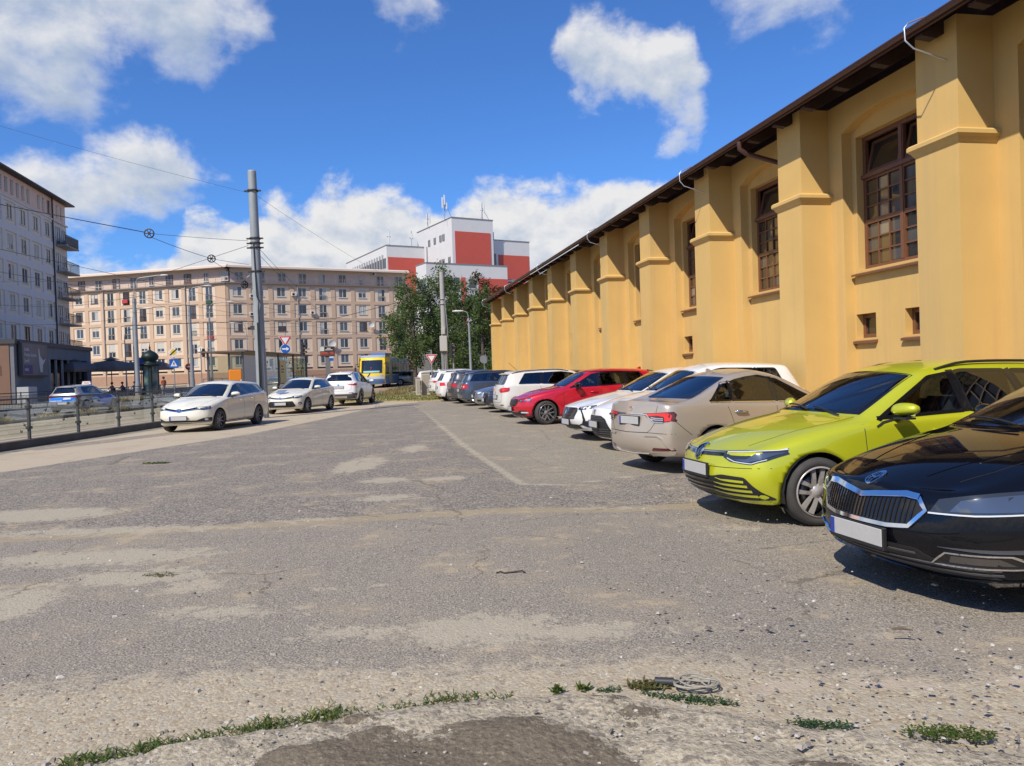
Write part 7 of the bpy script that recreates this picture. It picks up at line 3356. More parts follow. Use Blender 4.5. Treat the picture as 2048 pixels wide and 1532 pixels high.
# ------------------------------------------------------------------ trees
def tree(x, y, h, rx, seed, label, leafm, trunk_h=.35, n=5200, lobes=9, leaf=.24, ry=None, base_frac=.22):
 rnd = np.random.RandomState(seed)
 root = empty('tree', (x, y, gz(y)))
 tag(root, label, 'tree', 'trees behind the lot')
 ry = ry or rx
 bark = mat('bark', (.085, .070, .055), .95, var=.3, vscale=8, bump=.6, bscale=30)
 m = MB()
 lean = rnd.uniform(-.3, .3, 2)
 pts = [(lean[0] * f * f, lean[1] * f * f, h * .8 * f) for f in np.linspace(0, 1, 8)]
 m.tube(pts, [(.17 + .004 * h) * (1 - .82 * f) + .02 for f in np.linspace(0, 1, 8)], 8)
 cl = []
 for k in range(lobes):
  f = base_frac + (1 - base_frac) * ((k + rnd.uniform(.2, .8)) / lobes)
  wid = math.sin(PI * min(.97, max(.08, (f - base_frac * .6) / (1.04 - base_frac * .6)))) ** .7
  a = k * 2.4 + rnd.uniform(-.5, .5)
  rr = rnd.uniform(.35, .75) * wid
  c = np.array([rx * rr * math.cos(a), ry * rr * math.sin(a), h * f * .94])
  s = np.array([rx * rnd.uniform(.30, .46), ry * rnd.uniform(.30, .46), h * rnd.uniform(.085, .14)])
  cl.append((c, s))
  p0 = Vector((lean[0] * f * f * .5, lean[1] * f * f * .5, h * max(.15, f - .20)))
  m.tube([p0, p0.lerp(Vector(c), .5) + Vector((0, 0, .15)), Vector(c)], [.07, .045, .02], 5)
  for j in range(4):
   q = Vector(c) + Vector((rnd.uniform(-1, 1) * s[0], rnd.uniform(-1, 1) * s[1], rnd.uniform(-.4, 1) * s[2]))
   m.tube([p0.lerp(Vector(c), .6), q], [.03, .01], 4)
 m.build('trunk', bark, root)
 per = n // lobes
 P = []
 for c, s in cl:
  # tufts: leaves sit in small clumps, leaving holes between them
  tuf = rnd.normal(0, 1, (16, 3))
  tuf /= np.linalg.norm(tuf, axis=1)[:, None]
  tuf *= rnd.uniform(.55, 1.05, (16, 1))
  pick = rnd.randint(0, 16, per)
  q = c + (tuf[pick] + rnd.normal(0, .20, (per, 3))) * s
  P.append(q)
 P = np.concatenate(P)
 N_ = len(P)
 d1 = rnd.normal(0, 1, (N_, 3))
 d1 /= np.linalg.norm(d1, axis=1)[:, None]
 d1[:, 2] *= .6
 d2 = np.cross(d1, rnd.normal(0, 1, (N_, 3)))
 d2 /= np.linalg.norm(d2, axis=1)[:, None] + 1e-6
 sz = leaf * rnd.uniform(.6, 1.3, (N_, 1))
 quad = np.stack([P - d1 * sz * .5, P + d2 * sz * .30, P + d1 * sz * .5, P - d2 * sz * .30], 1).reshape(-1, 3)
 Fq = np.arange(N_ * 4).reshape(-1, 4)
 me = bpy.data.meshes.new('crown')
 me.vertices.add(len(quad))
 me.vertices.foreach_set('co', quad.ravel())
 me.loops.add(Fq.size)
 me.loops.foreach_set('vertex_index', Fq.ravel().astype(np.int32))
 me.polygons.add(N_)
 me.polygons.foreach_set('loop_start', np.arange(0, Fq.size, 4, dtype=np.int32))
 me.update()
 obj('crown', me, root, leafm)


def trees():
 g1 = leaf_mat('leaf_green', (.075, .120, .036), (.125, .185, .055), (.200, .245, .090))
 g2 = leaf_mat('leaf_dark_green', (.060, .104, .033), (.105, .165, .050), (.165, .210, .075))
 rd = leaf_mat('leaf_russet', (.10, .035, .018), (.06, .07, .02), (.16, .06, .02))
 tree(-9.5, 76, 10.6, 3.2, 1, 'tall leafy tree in front of the beige block beside the tram', g1, n=10000, lobes=15, base_frac=.30)
 tree(-7.0, 79, 11.9, 3.2, 2, 'tallest tree behind the concrete pole', g1, n=11000, lobes=16, base_frac=.16)
 tree(-4.4, 74, 9.4, 3.0, 3, 'dense tree right of the concrete pole', g2, n=9000, lobes=14, base_frac=.14)
 tree(-2.4, 82, 11.6, 2.4, 4, 'reddish tinged tree beside the hall corner', rd, n=5200, lobes=10)
 tree(-2.6, 72, 9.2, 2.4, 5, 'dark green tree closest to the hall corner', g2, n=7600, lobes=12, base_frac=.12)
 tree(-12.2, 88, 8.4, 2.4, 6, 'smaller tree whose crown hangs over the tram', g2, n=5600, lobes=10)
 tree(-6.4, 88, 8.6, 4.0, 7, 'low broad tree filling the gap behind the others', g2, n=8000, lobes=12, base_frac=.10)
 # wall standing in for the office block's ground floor, its shade painted grey
 m = MB()
 m.box(-12, 2.6, 96, 96.5, 1.0, 6.5)
 w = m.build('ground_floor_stand_in', mat('shaded_grey_wall', (.16, .155, .155), .9, var=.1))
 tag(w, 'long grey stand-in for the shaded office ground floor behind the trees', 'wall')


def people_and_cafe():
 parasol(-40.3, 70.5, 3.9, 'large brown parasol in front of the low dark building')
 parasol(-37.9, 73.0, 3.9, 'large brown parasol standing against the beige block, right of the first')
 parasol(-36.2, 76.5, 3.6, 'rearmost brown parasol nearest the advertising column')
 S = (.42, .28, .20)
 sp = [(-41.0, 69.2, 1.2, (.05, .05, .06), (.03, .03, .04), True, 'seated person in dark clothes at the left under the first parasol'),
   (-39.5, 70.6, .3, (.03, .03, .035), (.04, .04, .06), False, 'standing person with dark clothes between the parasol poles'),
   (-36.9, 71.0, 2.8, (.20, .12, .13), (.05, .05, .07), True, 'seated person in a dusky red striped shirt under the second parasol'),
   (-36.1, 71.3, 2.6, (.16, .09, .10), (.03, .03, .04), True, 'seated person in a dark red shirt beside the striped shirt'),
   (-35.1, 71.6, 2.9, (.26, .30, .38), (.05, .06, .10), True, 'seated person in a pale blue shirt seen from behind'),
   (-34.0, 71.9, 2.7, (.07, .06, .07), (.03, .03, .04), True, 'seated person in a dark jacket next to the lamp mast'),
   (-31.2, 69.0, 1.0, (.40, .10, .05), (.35, .30, .26), False, 'standing person in an orange red top right of the advertising column')]
 for x, y, rz, sh, tr, sit, lab in sp:
  person(x, y, rz, sh, tr, S, lab, sit)
  if sit:
   chair(x, y - .02, rz, lab.replace('seated person in', 'dark chair of the person in'))


glass_fence()
big_pole()
wires()
street_lamp(-30.1, 62, 9.9, 1.9, 'left grey lamp mast with a long curved arm before the beige block', .19)
street_lamp(-33.15, 80, 11.0, 1.5, 'middle grey lamp mast with a curved arm carrying many wires', .20)
street_lamp(-36.97, 95, 10.6, 2.2, 'third lamp mast with a thin arm near the corner of the beige block', .16)
street_lamp(-41.5, 83, 7.0, 1.3, 'thin lamp rising behind the low dark building', .07)
street_lamp(-34.2, 70, 8.0, .9, 'slim dark lamp post left of the grey lamp mast', .09)
street_lamp(-36.2, 106, 8.6, -1.6, 'slim lamp with an arm to the left before the right wing', .09)
signs()
traffic_light(-14.75, 55, 3.9, 'traffic light seen from the side right of the shelter', R(80))
traffic_light(-33.0, 82, 4.6, 'traffic light on the middle lamp mast', R(200))
traffic_light(-28.5, 92, 3.4, 'small dark traffic light behind the orange box', R(60))
shelter()
stop_items()
advert_column()
people_and_cafe()
railing('street_railing', [street(-31.2, y) for y in np.arange(30, 71, 2.5)], 'dark barred railing along the footway in front of the parasols', 1.05, .13)
railing('street_railing', [street(-20.0, y) for y in np.arange(44, 66, 3.0)], 'plain dark railing between tram tracks and road', 1.05, 0, None, False, (.5,))
railing('street_railing', [(-40 + 2.2 * k, 100 + .6 * k) for k in range(13)], 'far dark railing in front of the beige block', 1.1, 0, None, False, (.35, .7))
tram()
tail_end_things()
trees()

# ------------------------------------------------------------------ the cars of this car park
HEAD_OUT = math.atan2(-U.y, -U.x)          # nose towards the lot
HEAD_IN = math.atan2(U.y, U.x)             # nose towards the hall
ROW = 'cars parked along the yellow hall'
FENCE_ROW = 'cars parked by the tram fence'

P_LIME = paint('lime_yellow', (.52, .55, .015), metal=.35, rough=.30, flake=.15, dust=.03)
P_NAVYBLACK = paint('black_blue', (.004, .0045, .007), rough=.2, dust=.0, spec=.0, coat=.8)
P_BEIGE = paint('beige_metallic', (.50, .43, .35), metal=.45, rough=.32, flake=.12, dust=.10)
P_WHITE = paint('white', (.74, .74, .73), rough=.35, dust=.10)
P_CREAM = paint('pearl_white', (.80, .765, .63), rough=.35, dust=.14)
P_WARMWHITE = paint('warm_white', (.66, .64, .59), rough=.35, dust=.15)
P_RED = paint('signal_red', (.56, .006, .022), metal=.3, rough=.28, flake=.1, dust=.03)
P_SILVER = paint('silver', (.42, .43, .44), metal=.85, rough=.30, flake=.1)
P_BLUEGREY = paint('blue_grey', (.10, .13, .18), metal=.7, rough=.30, flake=.15)
P_DARKBLUE = paint('dark_blue', (.018, .024, .045), metal=.5, rough=.28)
P_GREY = paint('grey_metallic', (.15, .155, .16), metal=.8, rough=.30)
P_TAXIGREY = paint('taxi_grey', (.33, .32, .31), metal=.5, rough=.33)
M_TAXIBLUE = mat('taxi_foil_blue', (.006, .17, .66), .3, coat=.6)
M_WHITEFOIL = mat('white_foil', (.72, .72, .70), .35, coat=.4)
M_REDFOIL = mat('red_foil', (.55, .03, .03), .35, coat=.4)


def row_pos(u, t, turn, L):
 """ground point of a car of the right hand row"""
 q = lot(u, t)
 return Vector((q.x, q.y, gz(q.y) + dip(q.x, q.y)))


def vw_mark(c, view, a, b, r, off):
 """round ring with a V over a W"""
 d = c.disc('badge', view, a, b, r, r, M_GLOSSBLACK, off)
 c.ring('badge_ring', view, a, b, r, r, r * .16, M_CHROME, off + .004, d)
 m = MB()
 for pts in ([(-.38, .80), (0, .06), (.38, .80)], [(-.82, .38), (-.40, -.78), (0, -.04), (.40, -.78), (.82, .38)]):
  c.band(m, view, [(a + x * r, b + y * r) for x, y in pts], r * .17, off + .004, False, False)
 c.put('badge_letter', m, M_CHROME, d)


def oval_mark(c, view, a, b, r, off):
 """three crossing ovals"""
 d = c.ring('badge', view, a, b, r, r * .68, r * .15, M_CHROME, off)
 c.ring('badge_oval', view, a, b, r * .36, r * .62, r * .14, M_CHROME, off + .002, d)
 c.ring('badge_oval', view, a, b + r * .25, r * .72, r * .30, r * .13, M_CHROME, off + .003, d)


def lime_estate():
 p = base('estate', 4.63, .90, 1.515, .87, 2.67, .322, hz=.715, hx=.11, cx=1.23, cz=1.01, wx=2.10, wz=1.445, rx=2.62, hoodexp=.62,
    fb=.33, crease=.45, wrap=(.60, .36))
 p['front'] = [(.17, .16), (.25, .06), (.36, .0), (.50, .005), (.60, .03), (.68, .065), (.715, .11)]
 p['belt'] = [(0, .63), (.35, .70), (.87, .83), (1.42, .915), (2.4, .955), (3.54, .99), (4.33, 1.0), (4.63, .96)]
 p['pillars'] = [(2.55, -.06, .05), (3.30, -.25, .05)]
 c = Car('parked_car', p, 'lime yellow estate car with black roof rails beside the black car', ROW, P_LIME,
   row_pos(*LIME_AT, p['L']), HEAD_OUT + R(LIME_AT[2]))
 c.equip('twin5', mat('wheel_two_tone', (.42, .39, .37), .3, metal=.3), rails=M_BLACK, mirror_low=M_BLACK, steer=R(-3))
 # slim strip between the lamps, lamps, badge
 c.patch('grille', 'f', [(-.46, .655), (0, .640), (.46, .655), (.44, .700), (0, .690), (-.44, .700)], M_GLOSSBLACK, .006, False)
 c.line('grille_strip', 'f', [(-.42, .689), (0, .678), (.42, .689)], .010, M_SATIN, .010, False)
 hl = c.patch('headlight', 'f', round_poly([(.40, .648), (.50, .608), (.70, .590), (.775, .628), (.825, .700), (.865, .730), (.855, .742), (.79, .726), (.42, .700)], .015, 2), M_LAMP, .006, True, .045)
 c.patch('lamp_reflector', 'f', round_poly([(.53, .632), (.67, .610), (.75, .640), (.81, .706), (.70, .690), (.66, .640)], .01, 2), mat('lamp_smoke', (.16, .175, .19), .08, metal=.7, coat=1), .009, True, .04, hl)
 c.line('running_light', 'f', [(.44, .690), (.62, .702), (.78, .720), (.855, .738)], .007, M_LED, .0105, True, False, hl)
 c.line('running_light', 'f', [(.46, .640), (.55, .612), (.70, .600), (.77, .640)], .007, M_LED, .0105, True, False, hl)
 vw_mark(c, 'f', 0, .668, .074, .014)
 # lower intake with slats in body colour
 lg = c.patch('lower_grille', 'f', round_poly([(-.80, .262), (.80, .262), (.66, .470), (.42, .480), (.30, .455), (-.30, .455), (-.42, .480), (-.66, .470)], .03, 3), M_BLACK, .006, False, .06)[0]
 for k, z in enumerate((.300, .345, .390, .432)):
  x1 = .74 - (z - .27) * .55
  c.line('grille_slat', 'f', [(.26 + .03 * k, z + .012), (.42, z), (x1, z - .004)], [.006, .020, .022], P_LIME, .013, True, False, [lg])
 for z in (.318, .362, .408):
  c.line('grille_bar', 'f', [(-.34, z), (.34, z)], .018, M_GLOSSBLACK, .012, False, False, lg)
 c.line('lower_lip', 'f', [(-.76, .242), (-.4, .236), (0, .233), (.4, .236), (.76, .242)], .030, P_LIME, .012, False)
 c.plate('f', .512, off=.025)
 tl = c.patch('tail_light', 'r', [(.40, .90), (.86, .92), (.88, .80), (.60, .80), (.42, .84)], M_RED, .006)
 c.line('wing_trim', 's', [(1.50, .90), (1.58, .935), (1.70, .957)], .02, M_BLACK, .006)
 c.line('bumper_line', 'f', [(-.80, .560), (-.4, .548), (0, .545), (.4, .548), (.80, .560)], .006, M_SEAM, .0015, False, skirt=False)
 c.finish()


def black_hatch():
 p = base('hatch', 4.69, .915, 1.475, .91, 2.69, .33, hz=.745, hx=.13, cx=1.20, cz=1.02, wx=2.10, wz=1.42, rx=2.7, hoodexp=.60, fb=.34, crease=.5, mirx=.28, wrap=(.72, .36))
 p['front'] = [(.17, .16), (.24, .05), (.34, .0), (.50, .005), (.60, .02), (.68, .05), (.745, .13)]
 p['belt'] = [(0, .66), (.35, .725), (.91, .85), (1.46, .93), (2.4, .96), (3.6, .99), (4.4, .99), (4.69, .95)]
 c = Car('parked_car', p, 'black car with chrome framed grille, nearest to the camera at the right edge', ROW, P_NAVYBLACK,
   row_pos(*BLACK_AT, p['L']), HEAD_OUT + R(BLACK_AT[2]))
 c.equip('five', M_RIM, window_trim=M_CHROME)
 gp = [(-.43, .680), (-.34, .688), (-.11, .662), (0, .645), (.11, .662), (.34, .688), (.43, .680), (.485, .615), (.40, .510), (.26, .495), (-.26, .495), (-.40, .510), (-.485, .615)]
 gr = c.patch('grille', 'f', gp, M_BLACK, .004, False, .05)[0]
 for k in range(-12, 13):
  y = k * .0335
  zt = float(np.interp(abs(y), [0, .11, .34, .43], [.630, .645, .670, .655]))
  zb = float(np.interp(abs(y), [0, .26, .40, .43], [.515, .515, .525, .55]))
  if zt - zb > .03:
   c.line('grille_slat', 'f', [(y, zb), (y * 1.01, zt)], .012, M_GLOSSBLACK, .014, False, False, gr)
 c.line('grille_frame', 'f', gp, .024, M_CHROME, .018, False, True)
 c.line('grille_top_bar', 'f', [(-.43, .686), (-.34, .694), (-.11, .668), (0, .651), (.11, .668), (.34, .694), (.43, .686)], .030, M_CHROME, .022, False)
 hl = c.patch('headlight', 'f', [(.50, .602), (.54, .690), (.84, .762), (.90, .758), (.895, .622)], M_LAMP, .006, True, .045)
 c.patch('lamp_reflector', 'f', [(.61, .625), (.65, .692), (.84, .742), (.875, .738), (.87, .640)], mat('lamp_smoke', (.16, .175, .19), .08, metal=.7, coat=1), .008, True, .04, hl)
 c.line('running_light', 'f', [(.50, .606), (.72, .613), (.895, .628)], .009, M_LED, .011, True, False, hl)
 oval_mark(c, 'f', 0, .752, .055, .010)
 lg = c.patch('lower_grille', 'f', round_poly([(-.84, .245), (.84, .245), (.82, .330), (.50, .335), (.42, .385), (-.42, .385), (-.50, .335), (-.82, .330)], .02, 2), M_BLACK, .005, False, .06)[0]
 for z in (.272, .300, .350):
  c.line('grille_bar', 'f', [(-.78 if z < .33 else -.42, z), (.78 if z < .33 else .42, z)], .010, M_GREYPLAST, .011, False, False, lg)
 fg = c.patch('fog_light', 'f', [(.50, .312), (.595, .388), (.815, .388), (.855, .312)], M_GLOSSBLACK, .009, True, .05)
 c.patch('lamp_reflector', 'f', [(.60, .332), (.62, .372), (.79, .372), (.815, .332)], mat('fog_smoke', (.12, .11, .105), .15, metal=.6, coat=1), .012, True, .05, fg)
 c.line('fog_frame', 'f', [(.50, .312), (.595, .388), (.815, .388), (.855, .312)], .010, M_CHROME, .015, True, True, fg)
 c.patch('air_curtain', 'f', [(.56, .415), (.86, .425), (.88, .30), (.835, .40)], M_GREYPLAST, .008, True, .05)
 c.line('lower_lip', 'f', [(-.82, .222), (-.4, .212), (0, .209), (.4, .212), (.82, .222)], .032, M_GLOSSBLACK, .020, False)
 c.plate('f', .412, off=.026)
 c.patch('tail_light', 'r', [(.40, .90), (.86, .92), (.88, .82), (.45, .82)], M_RED, .006)
 # folds of the bonnet
 for s in (1, -1):
  c.line('bonnet_fold', 't', [(.32, s * .30), (.70, s * .42), (1.25, s * .60)], .018, P_NAVYBLACK, .004, False)
 c.finish()


def beige_sedan():
 p = base('sedan', 4.63, .89, 1.465, .94, 2.70, .316, hz=.70, cx=1.26, cz=.96, wx=2.15, wz=1.385, rx=2.62, ex=3.20, ez=1.375, gx=3.96, gz=1.035, tx=4.50, tz=1.05,
    rb=.24, tailcrease=.55, crease=.2)
 p['rear'] = [(.22, 4.52), (.34, 4.61), (.48, 4.63), (.62, 4.60), (.78, 4.55), (.92, 4.535), (1.05, 4.50)]
 p['side_end'] = (3.70, 3.34)
 p['dround'] = .02
 p['pillars'] = [(2.48, -.10, .05), (3.30, -.28, .02)]
 p['belt'] = [(0, .62), (.35, .68), (.94, .79), (1.5, .89), (2.4, .925), (3.6, .965), (4.2, .98), (4.63, .95)]
 p['gyf'], p['tyf'] = .70, .76
 c = Car('parked_car', p, 'beige metallic saloon parked with its boot towards the lot', ROW, P_BEIGE, row_pos(*BEIGE_AT, p['L']), HEAD_IN + R(BEIGE_AT[2]))
 c.equip('multi', M_RIM, window_trim=M_CHROME, trim=M_CHROME, glass_side=M_PRIV)
 tl = c.patch('tail_light', 'r', round_poly([(.305, .868), (.62, .885), (.80, .900), (.885, .885), (.895, .80), (.84, .765), (.66, .748), (.53, .752), (.46, .800)], .02, 2), M_REDDARK, .007, True, .045)
 c.patch('lamp_bar', 'r', [(.33, .860), (.62, .876), (.76, .886), (.80, .850), (.80, .775), (.74, .762), (.73, .830), (.62, .845), (.42, .832)], M_REDBRIGHT, .011, True, .04, tl)
 for z in (.805, .782):
  c.line('lamp_strip', 'r', [(.50, z + .010), (.60, z), (.72, z)], .014, M_CHROME, .013, True, False, tl)
 c.line('boot_trim', 'r', [(-.47, .800), (-.40, .852), (-.25, .860), (.25, .860), (.40, .852), (.47, .800), (.56, .752), (.72, .748)], .014, M_CHROME, .012, False)
 c.line('boot_trim', 'r', [(-.47, .800), (-.56, .752), (-.72, .748)], .014, M_CHROME, .012, False)
 c.plate('r', .765, off=.012)
 d = c.ring('badge', 'r', 0, .945, .052, .036, .008, M_CHROME, .010)
 c.ring('badge_oval', 'r', 0, .945, .016, .034, .007, M_CHROME, .011, d)
 c.ring('badge_oval', 'r', 0, .958, .036, .014, .006, M_CHROME, .011, d)
 rf = c.patch('reflector', 'r', [(.50, .345), (.80, .350), (.80, .385), (.54, .385)], M_REDDARK, .010, True, .05)
 c.line('bumper_fold', 'r', [(.40, .555), (.62, .560), (.70, .520), (.79, .365)], .022, P_BEIGE, .014, True)
 c.line('lower_lip', 'r', [(-.80, .318), (-.48, .300), (-.40, .270), (0, .262), (.40, .270), (.48, .300), (.80, .318)], .050, P_BEIGE, .018, False)
 c.seam('r', [(-.58, .745), (-.50, .640), (-.44, .600), (0, .592), (.44, .600), (.50, .640), (.58, .745)], False)
 c.seam('r', [(.585, .885), (.600, .985), (.64, 1.03)], True)
 c.seam('r', [(-.86, .585), (-.5, .598), (.0, .590), (.5, .598), (.86, .585)], False)
 c.seam('s', [(4.34, .80), (4.18, .66), (4.05, .56)])
 c.patch('headlight', 'f', [(.45, .66), (.86, .72), (.86, .62), (.55, .60)], M_LAMP, .006)
 c.finish()


def small_white():
 p = base('hatch', 4.18, .885, 1.56, .83, 2.56, .335, hz=.80, hx=.10, cx=1.12, cz=1.06, wx=1.85, wz=1.47, rx=2.3, fb=.36, hoodexp=.6)
 p['front'] = [(.18, .10), (.30, .03), (.45, .0), (.62, .0), (.74, .03), (.80, .10)]
 p['belt'] = [(0, .70), (.35, .78), (.83, .90), (1.4, .98), (2.4, 1.02), (3.4, 1.06), (4.18, 1.02)]
 c = Car('parked_car', p, 'white hatchback with a large black trapezoid grille beside the beige saloon', ROW, P_WHITE, row_pos(*SMALLWHITE_AT, p['L']), HEAD_OUT + R(SMALLWHITE_AT[2]))
 c.equip('five', M_RIMDARK, fin=False)
 gr = c.patch('grille', 'f', round_poly([(-.30, .655), (.30, .655), (.44, .60), (.62, .34), (.62, .255), (-.62, .255), (-.62, .34), (-.44, .60)], .03, 3), M_BLACK, .006, False)[0]
 for z in (.29, .33, .37, .41, .56, .60, .63):
  w = float(np.interp(z, [.25, .34, .60, .655], [.58, .58, .40, .27]))
  c.line('grille_bar', 'f', [(-w, z), (w, z)], .012, M_GREYPLAST, .012, False, False, gr)
 c.plate('f', .49, off=.02)
 d = c.ring('badge', 'f', 0, .715, .066, .046, .010, M_CHROME, .012)
 c.ring('badge_oval', 'f', 0, .715, .020, .043, .009, M_CHROME, .013, d)
 c.ring('badge_oval', 'f', 0, .732, .045, .018, .008, M_CHROME, .013, d)
 hl = c.patch('headlight', 'f', [(.52, .70), (.60, .66), (.80, .695), (.875, .79), (.80, .80), (.56, .735)], M_LAMP, .006)
 c.patch('lamp_reflector', 'f', [(.60, .69), (.76, .71), (.83, .775), (.66, .74)], M_LAMPREF, .009, True, .05, hl)
 c.line('bumper_blade', 'f', [(.64, .255), (.70, .32), (.78, .36)], .03, P_WHITE, .014)
 c.patch('tail_light', 'r', [(.45, 1.02), (.85, 1.04), (.86, .90), (.6, .9)], M_RED, .006)
 c.finish()


def white_lion():
 p = base('estate', 4.63, .925, 1.46, .90, 2.73, .328, hz=.72, hx=.10, cx=1.30, cz=.99, wx=2.15, wz=1.40, rx=2.65, fb=.34)
 p['belt'] = [(0, .64), (.35, .71), (.9, .83), (1.46, .91), (2.4, .945), (3.6, .975), (4.4, .98), (4.63, .95)]
 c = Car('parked_car', p, 'white estate with black fang shaped bumper corners left of the white hatchback', ROW, P_WHITE, row_pos(*LION_AT, p['L']), HEAD_OUT + R(LION_AT[2]))
 c.equip('turbine', M_RIMDARK, rails=M_SATIN, mirror_top=M_GLOSSBLACK)
 gr = c.patch('grille', 'f', round_poly([(-.46, .690), (.46, .690), (.50, .630), (.42, .450), (-.42, .450), (-.50, .630)], .02, 2), M_GLOSSBLACK, .006, False)[0]
 for k in range(7):
  z = .475 + k * .030
  c.line('grille_bar', 'f', [(-.44, z), (0, z - .01), (.44, z)], .008, M_GREYPLAST, .011, False, False, gr)
 hl = c.patch('headlight', 'f', [(.50, .690), (.52, .640), (.70, .650), (.88, .742), (.86, .750)], M_LAMP, .006)
 for y in (.60, .68, .76):
  c.line('lamp_strip', 'f', [(y, .655 + (y - .6) * .1), (y + .03, .70 + (y - .6) * .2)], .030, M_LAMPREF, .010, True, False, hl)
 fang = c.line('fang', 'f', [(.60, .645), (.66, .56), (.70, .44), (.66, .36), (.54, .325)], [.03, .03, .045, .04, .015], M_GLOSSBLACK, .010)
 c.patch('fog_recess', 'f', round_poly([(.62, .345), (.72, .42), (.84, .43), (.82, .33), (.74, .285)], .02, 2), M_BLACK, .009)
 c.patch('lower_grille', 'f', [(-.52, .34), (.52, .34), (.60, .255), (-.60, .255)], M_BLACK, .006, False)
 c.line('lower_lip', 'f', [(-.78, .245), (0, .23), (.78, .245)], .03, P_WHITE, .016, False)
 c.plate('f', .385, off=.02)
 c.disc('badge', 'f', 0, .585, .045, .055, M_CHROME, .015)
 c.patch('tail_light', 'r', [(.40, .90), (.86, .92), (.88, .82), (.45, .82)], M_RED, .006)
 c.finish()


def red_hatch():
 p = base('hatch', 4.36, .897, 1.475, .87, 2.65, .322, hz=.745, hx=.12, cx=1.25, cz=1.01, wx=2.06, wz=1.415, rx=2.55, fb=.34, hoodexp=.6, crease=.5)
 p['belt'] = [(0, .66), (.35, .725), (.87, .85), (1.4, .925), (2.4, .95), (3.5, .99), (4.1, 1.02), (4.36, .98)]
 p['front'] = [(.17, .14), (.25, .05), (.36, .0), (.52, .0), (.64, .02), (.70, .06), (.745, .12)]
 p['side_end'] = (4.36 - .50, 4.36 - .74)
 p['pillars'] = [(2.42, -.08, .06), (3.20, -.15, .05)]
 c = Car('parked_car', p, 'bright red hatchback with black and silver wheels and a black roof edge', ROW, P_RED, row_pos(*RED_AT, p['L']), HEAD_OUT + R(RED_AT[2]))
 c.equip('turbine', mat('wheel_black_polished', (.26, .26, .27), .25, metal=.4), mirror_top=M_GLOSSBLACK, steer=R(14))
 gp = round_poly([(-.44, .695), (.44, .695), (.50, .635), (.42, .525), (-.42, .525), (-.50, .635)], .015, 2)
 gr = c.patch('grille', 'f', gp, M_GLOSSBLACK, .006, False)[0]
 for k in range(-11, 12):
  c.line('grille_slat', 'f', [(k * .037, .545), (k * .037, .675)], .010, M_GREYPLAST, .012, False, False, gr)
 c.line('grille_frame', 'f', gp, .018, M_GLOSSBLACK, .014, False, True)
 hl = c.patch('headlight', 'f', [(.50, .690), (.53, .640), (.66, .620), (.80, .645), (.89, .735), (.87, .748)], M_LAMP, .006)
 c.patch('lamp_reflector', 'f', [(.70, .640), (.79, .660), (.86, .728), (.74, .702)], M_LAMPREF, .009, True, .05, hl)
 c.disc('lamp_lens', 'f', .63, .66, .028, .026, M_LAMPREF, .011, hl[0])
 c.disc('lamp_lens', 'f', -.63, .66, .028, .026, M_LAMPREF, .011, hl[1])
 c.patch('lower_grille', 'f', round_poly([(-.80, .270), (.80, .270), (.76, .390), (.60, .400), (.50, .345), (-.50, .345), (-.60, .400), (-.76, .390)], .02, 2), M_BLACK, .006, False)
 c.patch('fog_light', 'f', [(.62, .330), (.64, .365), (.77, .360), (.78, .325)], M_LED, .012)
 c.line('lower_lip', 'f', [(-.80, .235), (-.4, .222), (0, .218), (.4, .222), (.80, .235)], .035, M_GLOSSBLACK, .022, False)
 c.line('lower_blade', 'f', [(-.80, .260), (0, .250), (.80, .260)], .012, P_RED, .020, False)
 c.plate('f', .435, off=.02)
 oval_mark(c, 'f', 0, .745, .042, .010)
 # wheel spokes picked out in bright metal
 for s in (1, -1):
  m = MB()
  for k in range(5):
   for d in (-.16, .16):
    a = 2 * PI * k / 5 + .3 + d
    m.tube([(p['FO'] + .06 * math.cos(a + 3 * d), s * (p['W'] - .036), p['R'] + .06 * math.sin(a + 3 * d)), (p['FO'] + .20 * math.cos(a), s * (p['W'] - .036), p['R'] + .20 * math.sin(a))], .006, 5)
 c.patch('tail_light', 'r', [(.40, .95), (.86, .97), (.88, .84), (.5, .84)], M_RED, .006)
 c.line('roof_edge', 's', [(2.2, 1.452 - .06), (3.0, 1.44 - .06), (3.62, 1.40 - .05)], .02, M_GLOSSBLACK, .004)
 for s in (1, -1):
  m = MB()
  m.prism([(3.86, 1.385), (4.10, 1.335), (4.12, 1.345), (3.9, 1.405)], s * .15, s * .50)
  c.put('roof_spoiler', m.mesh('roof_spoiler'), M_GLOSSBLACK)
 c.finish()


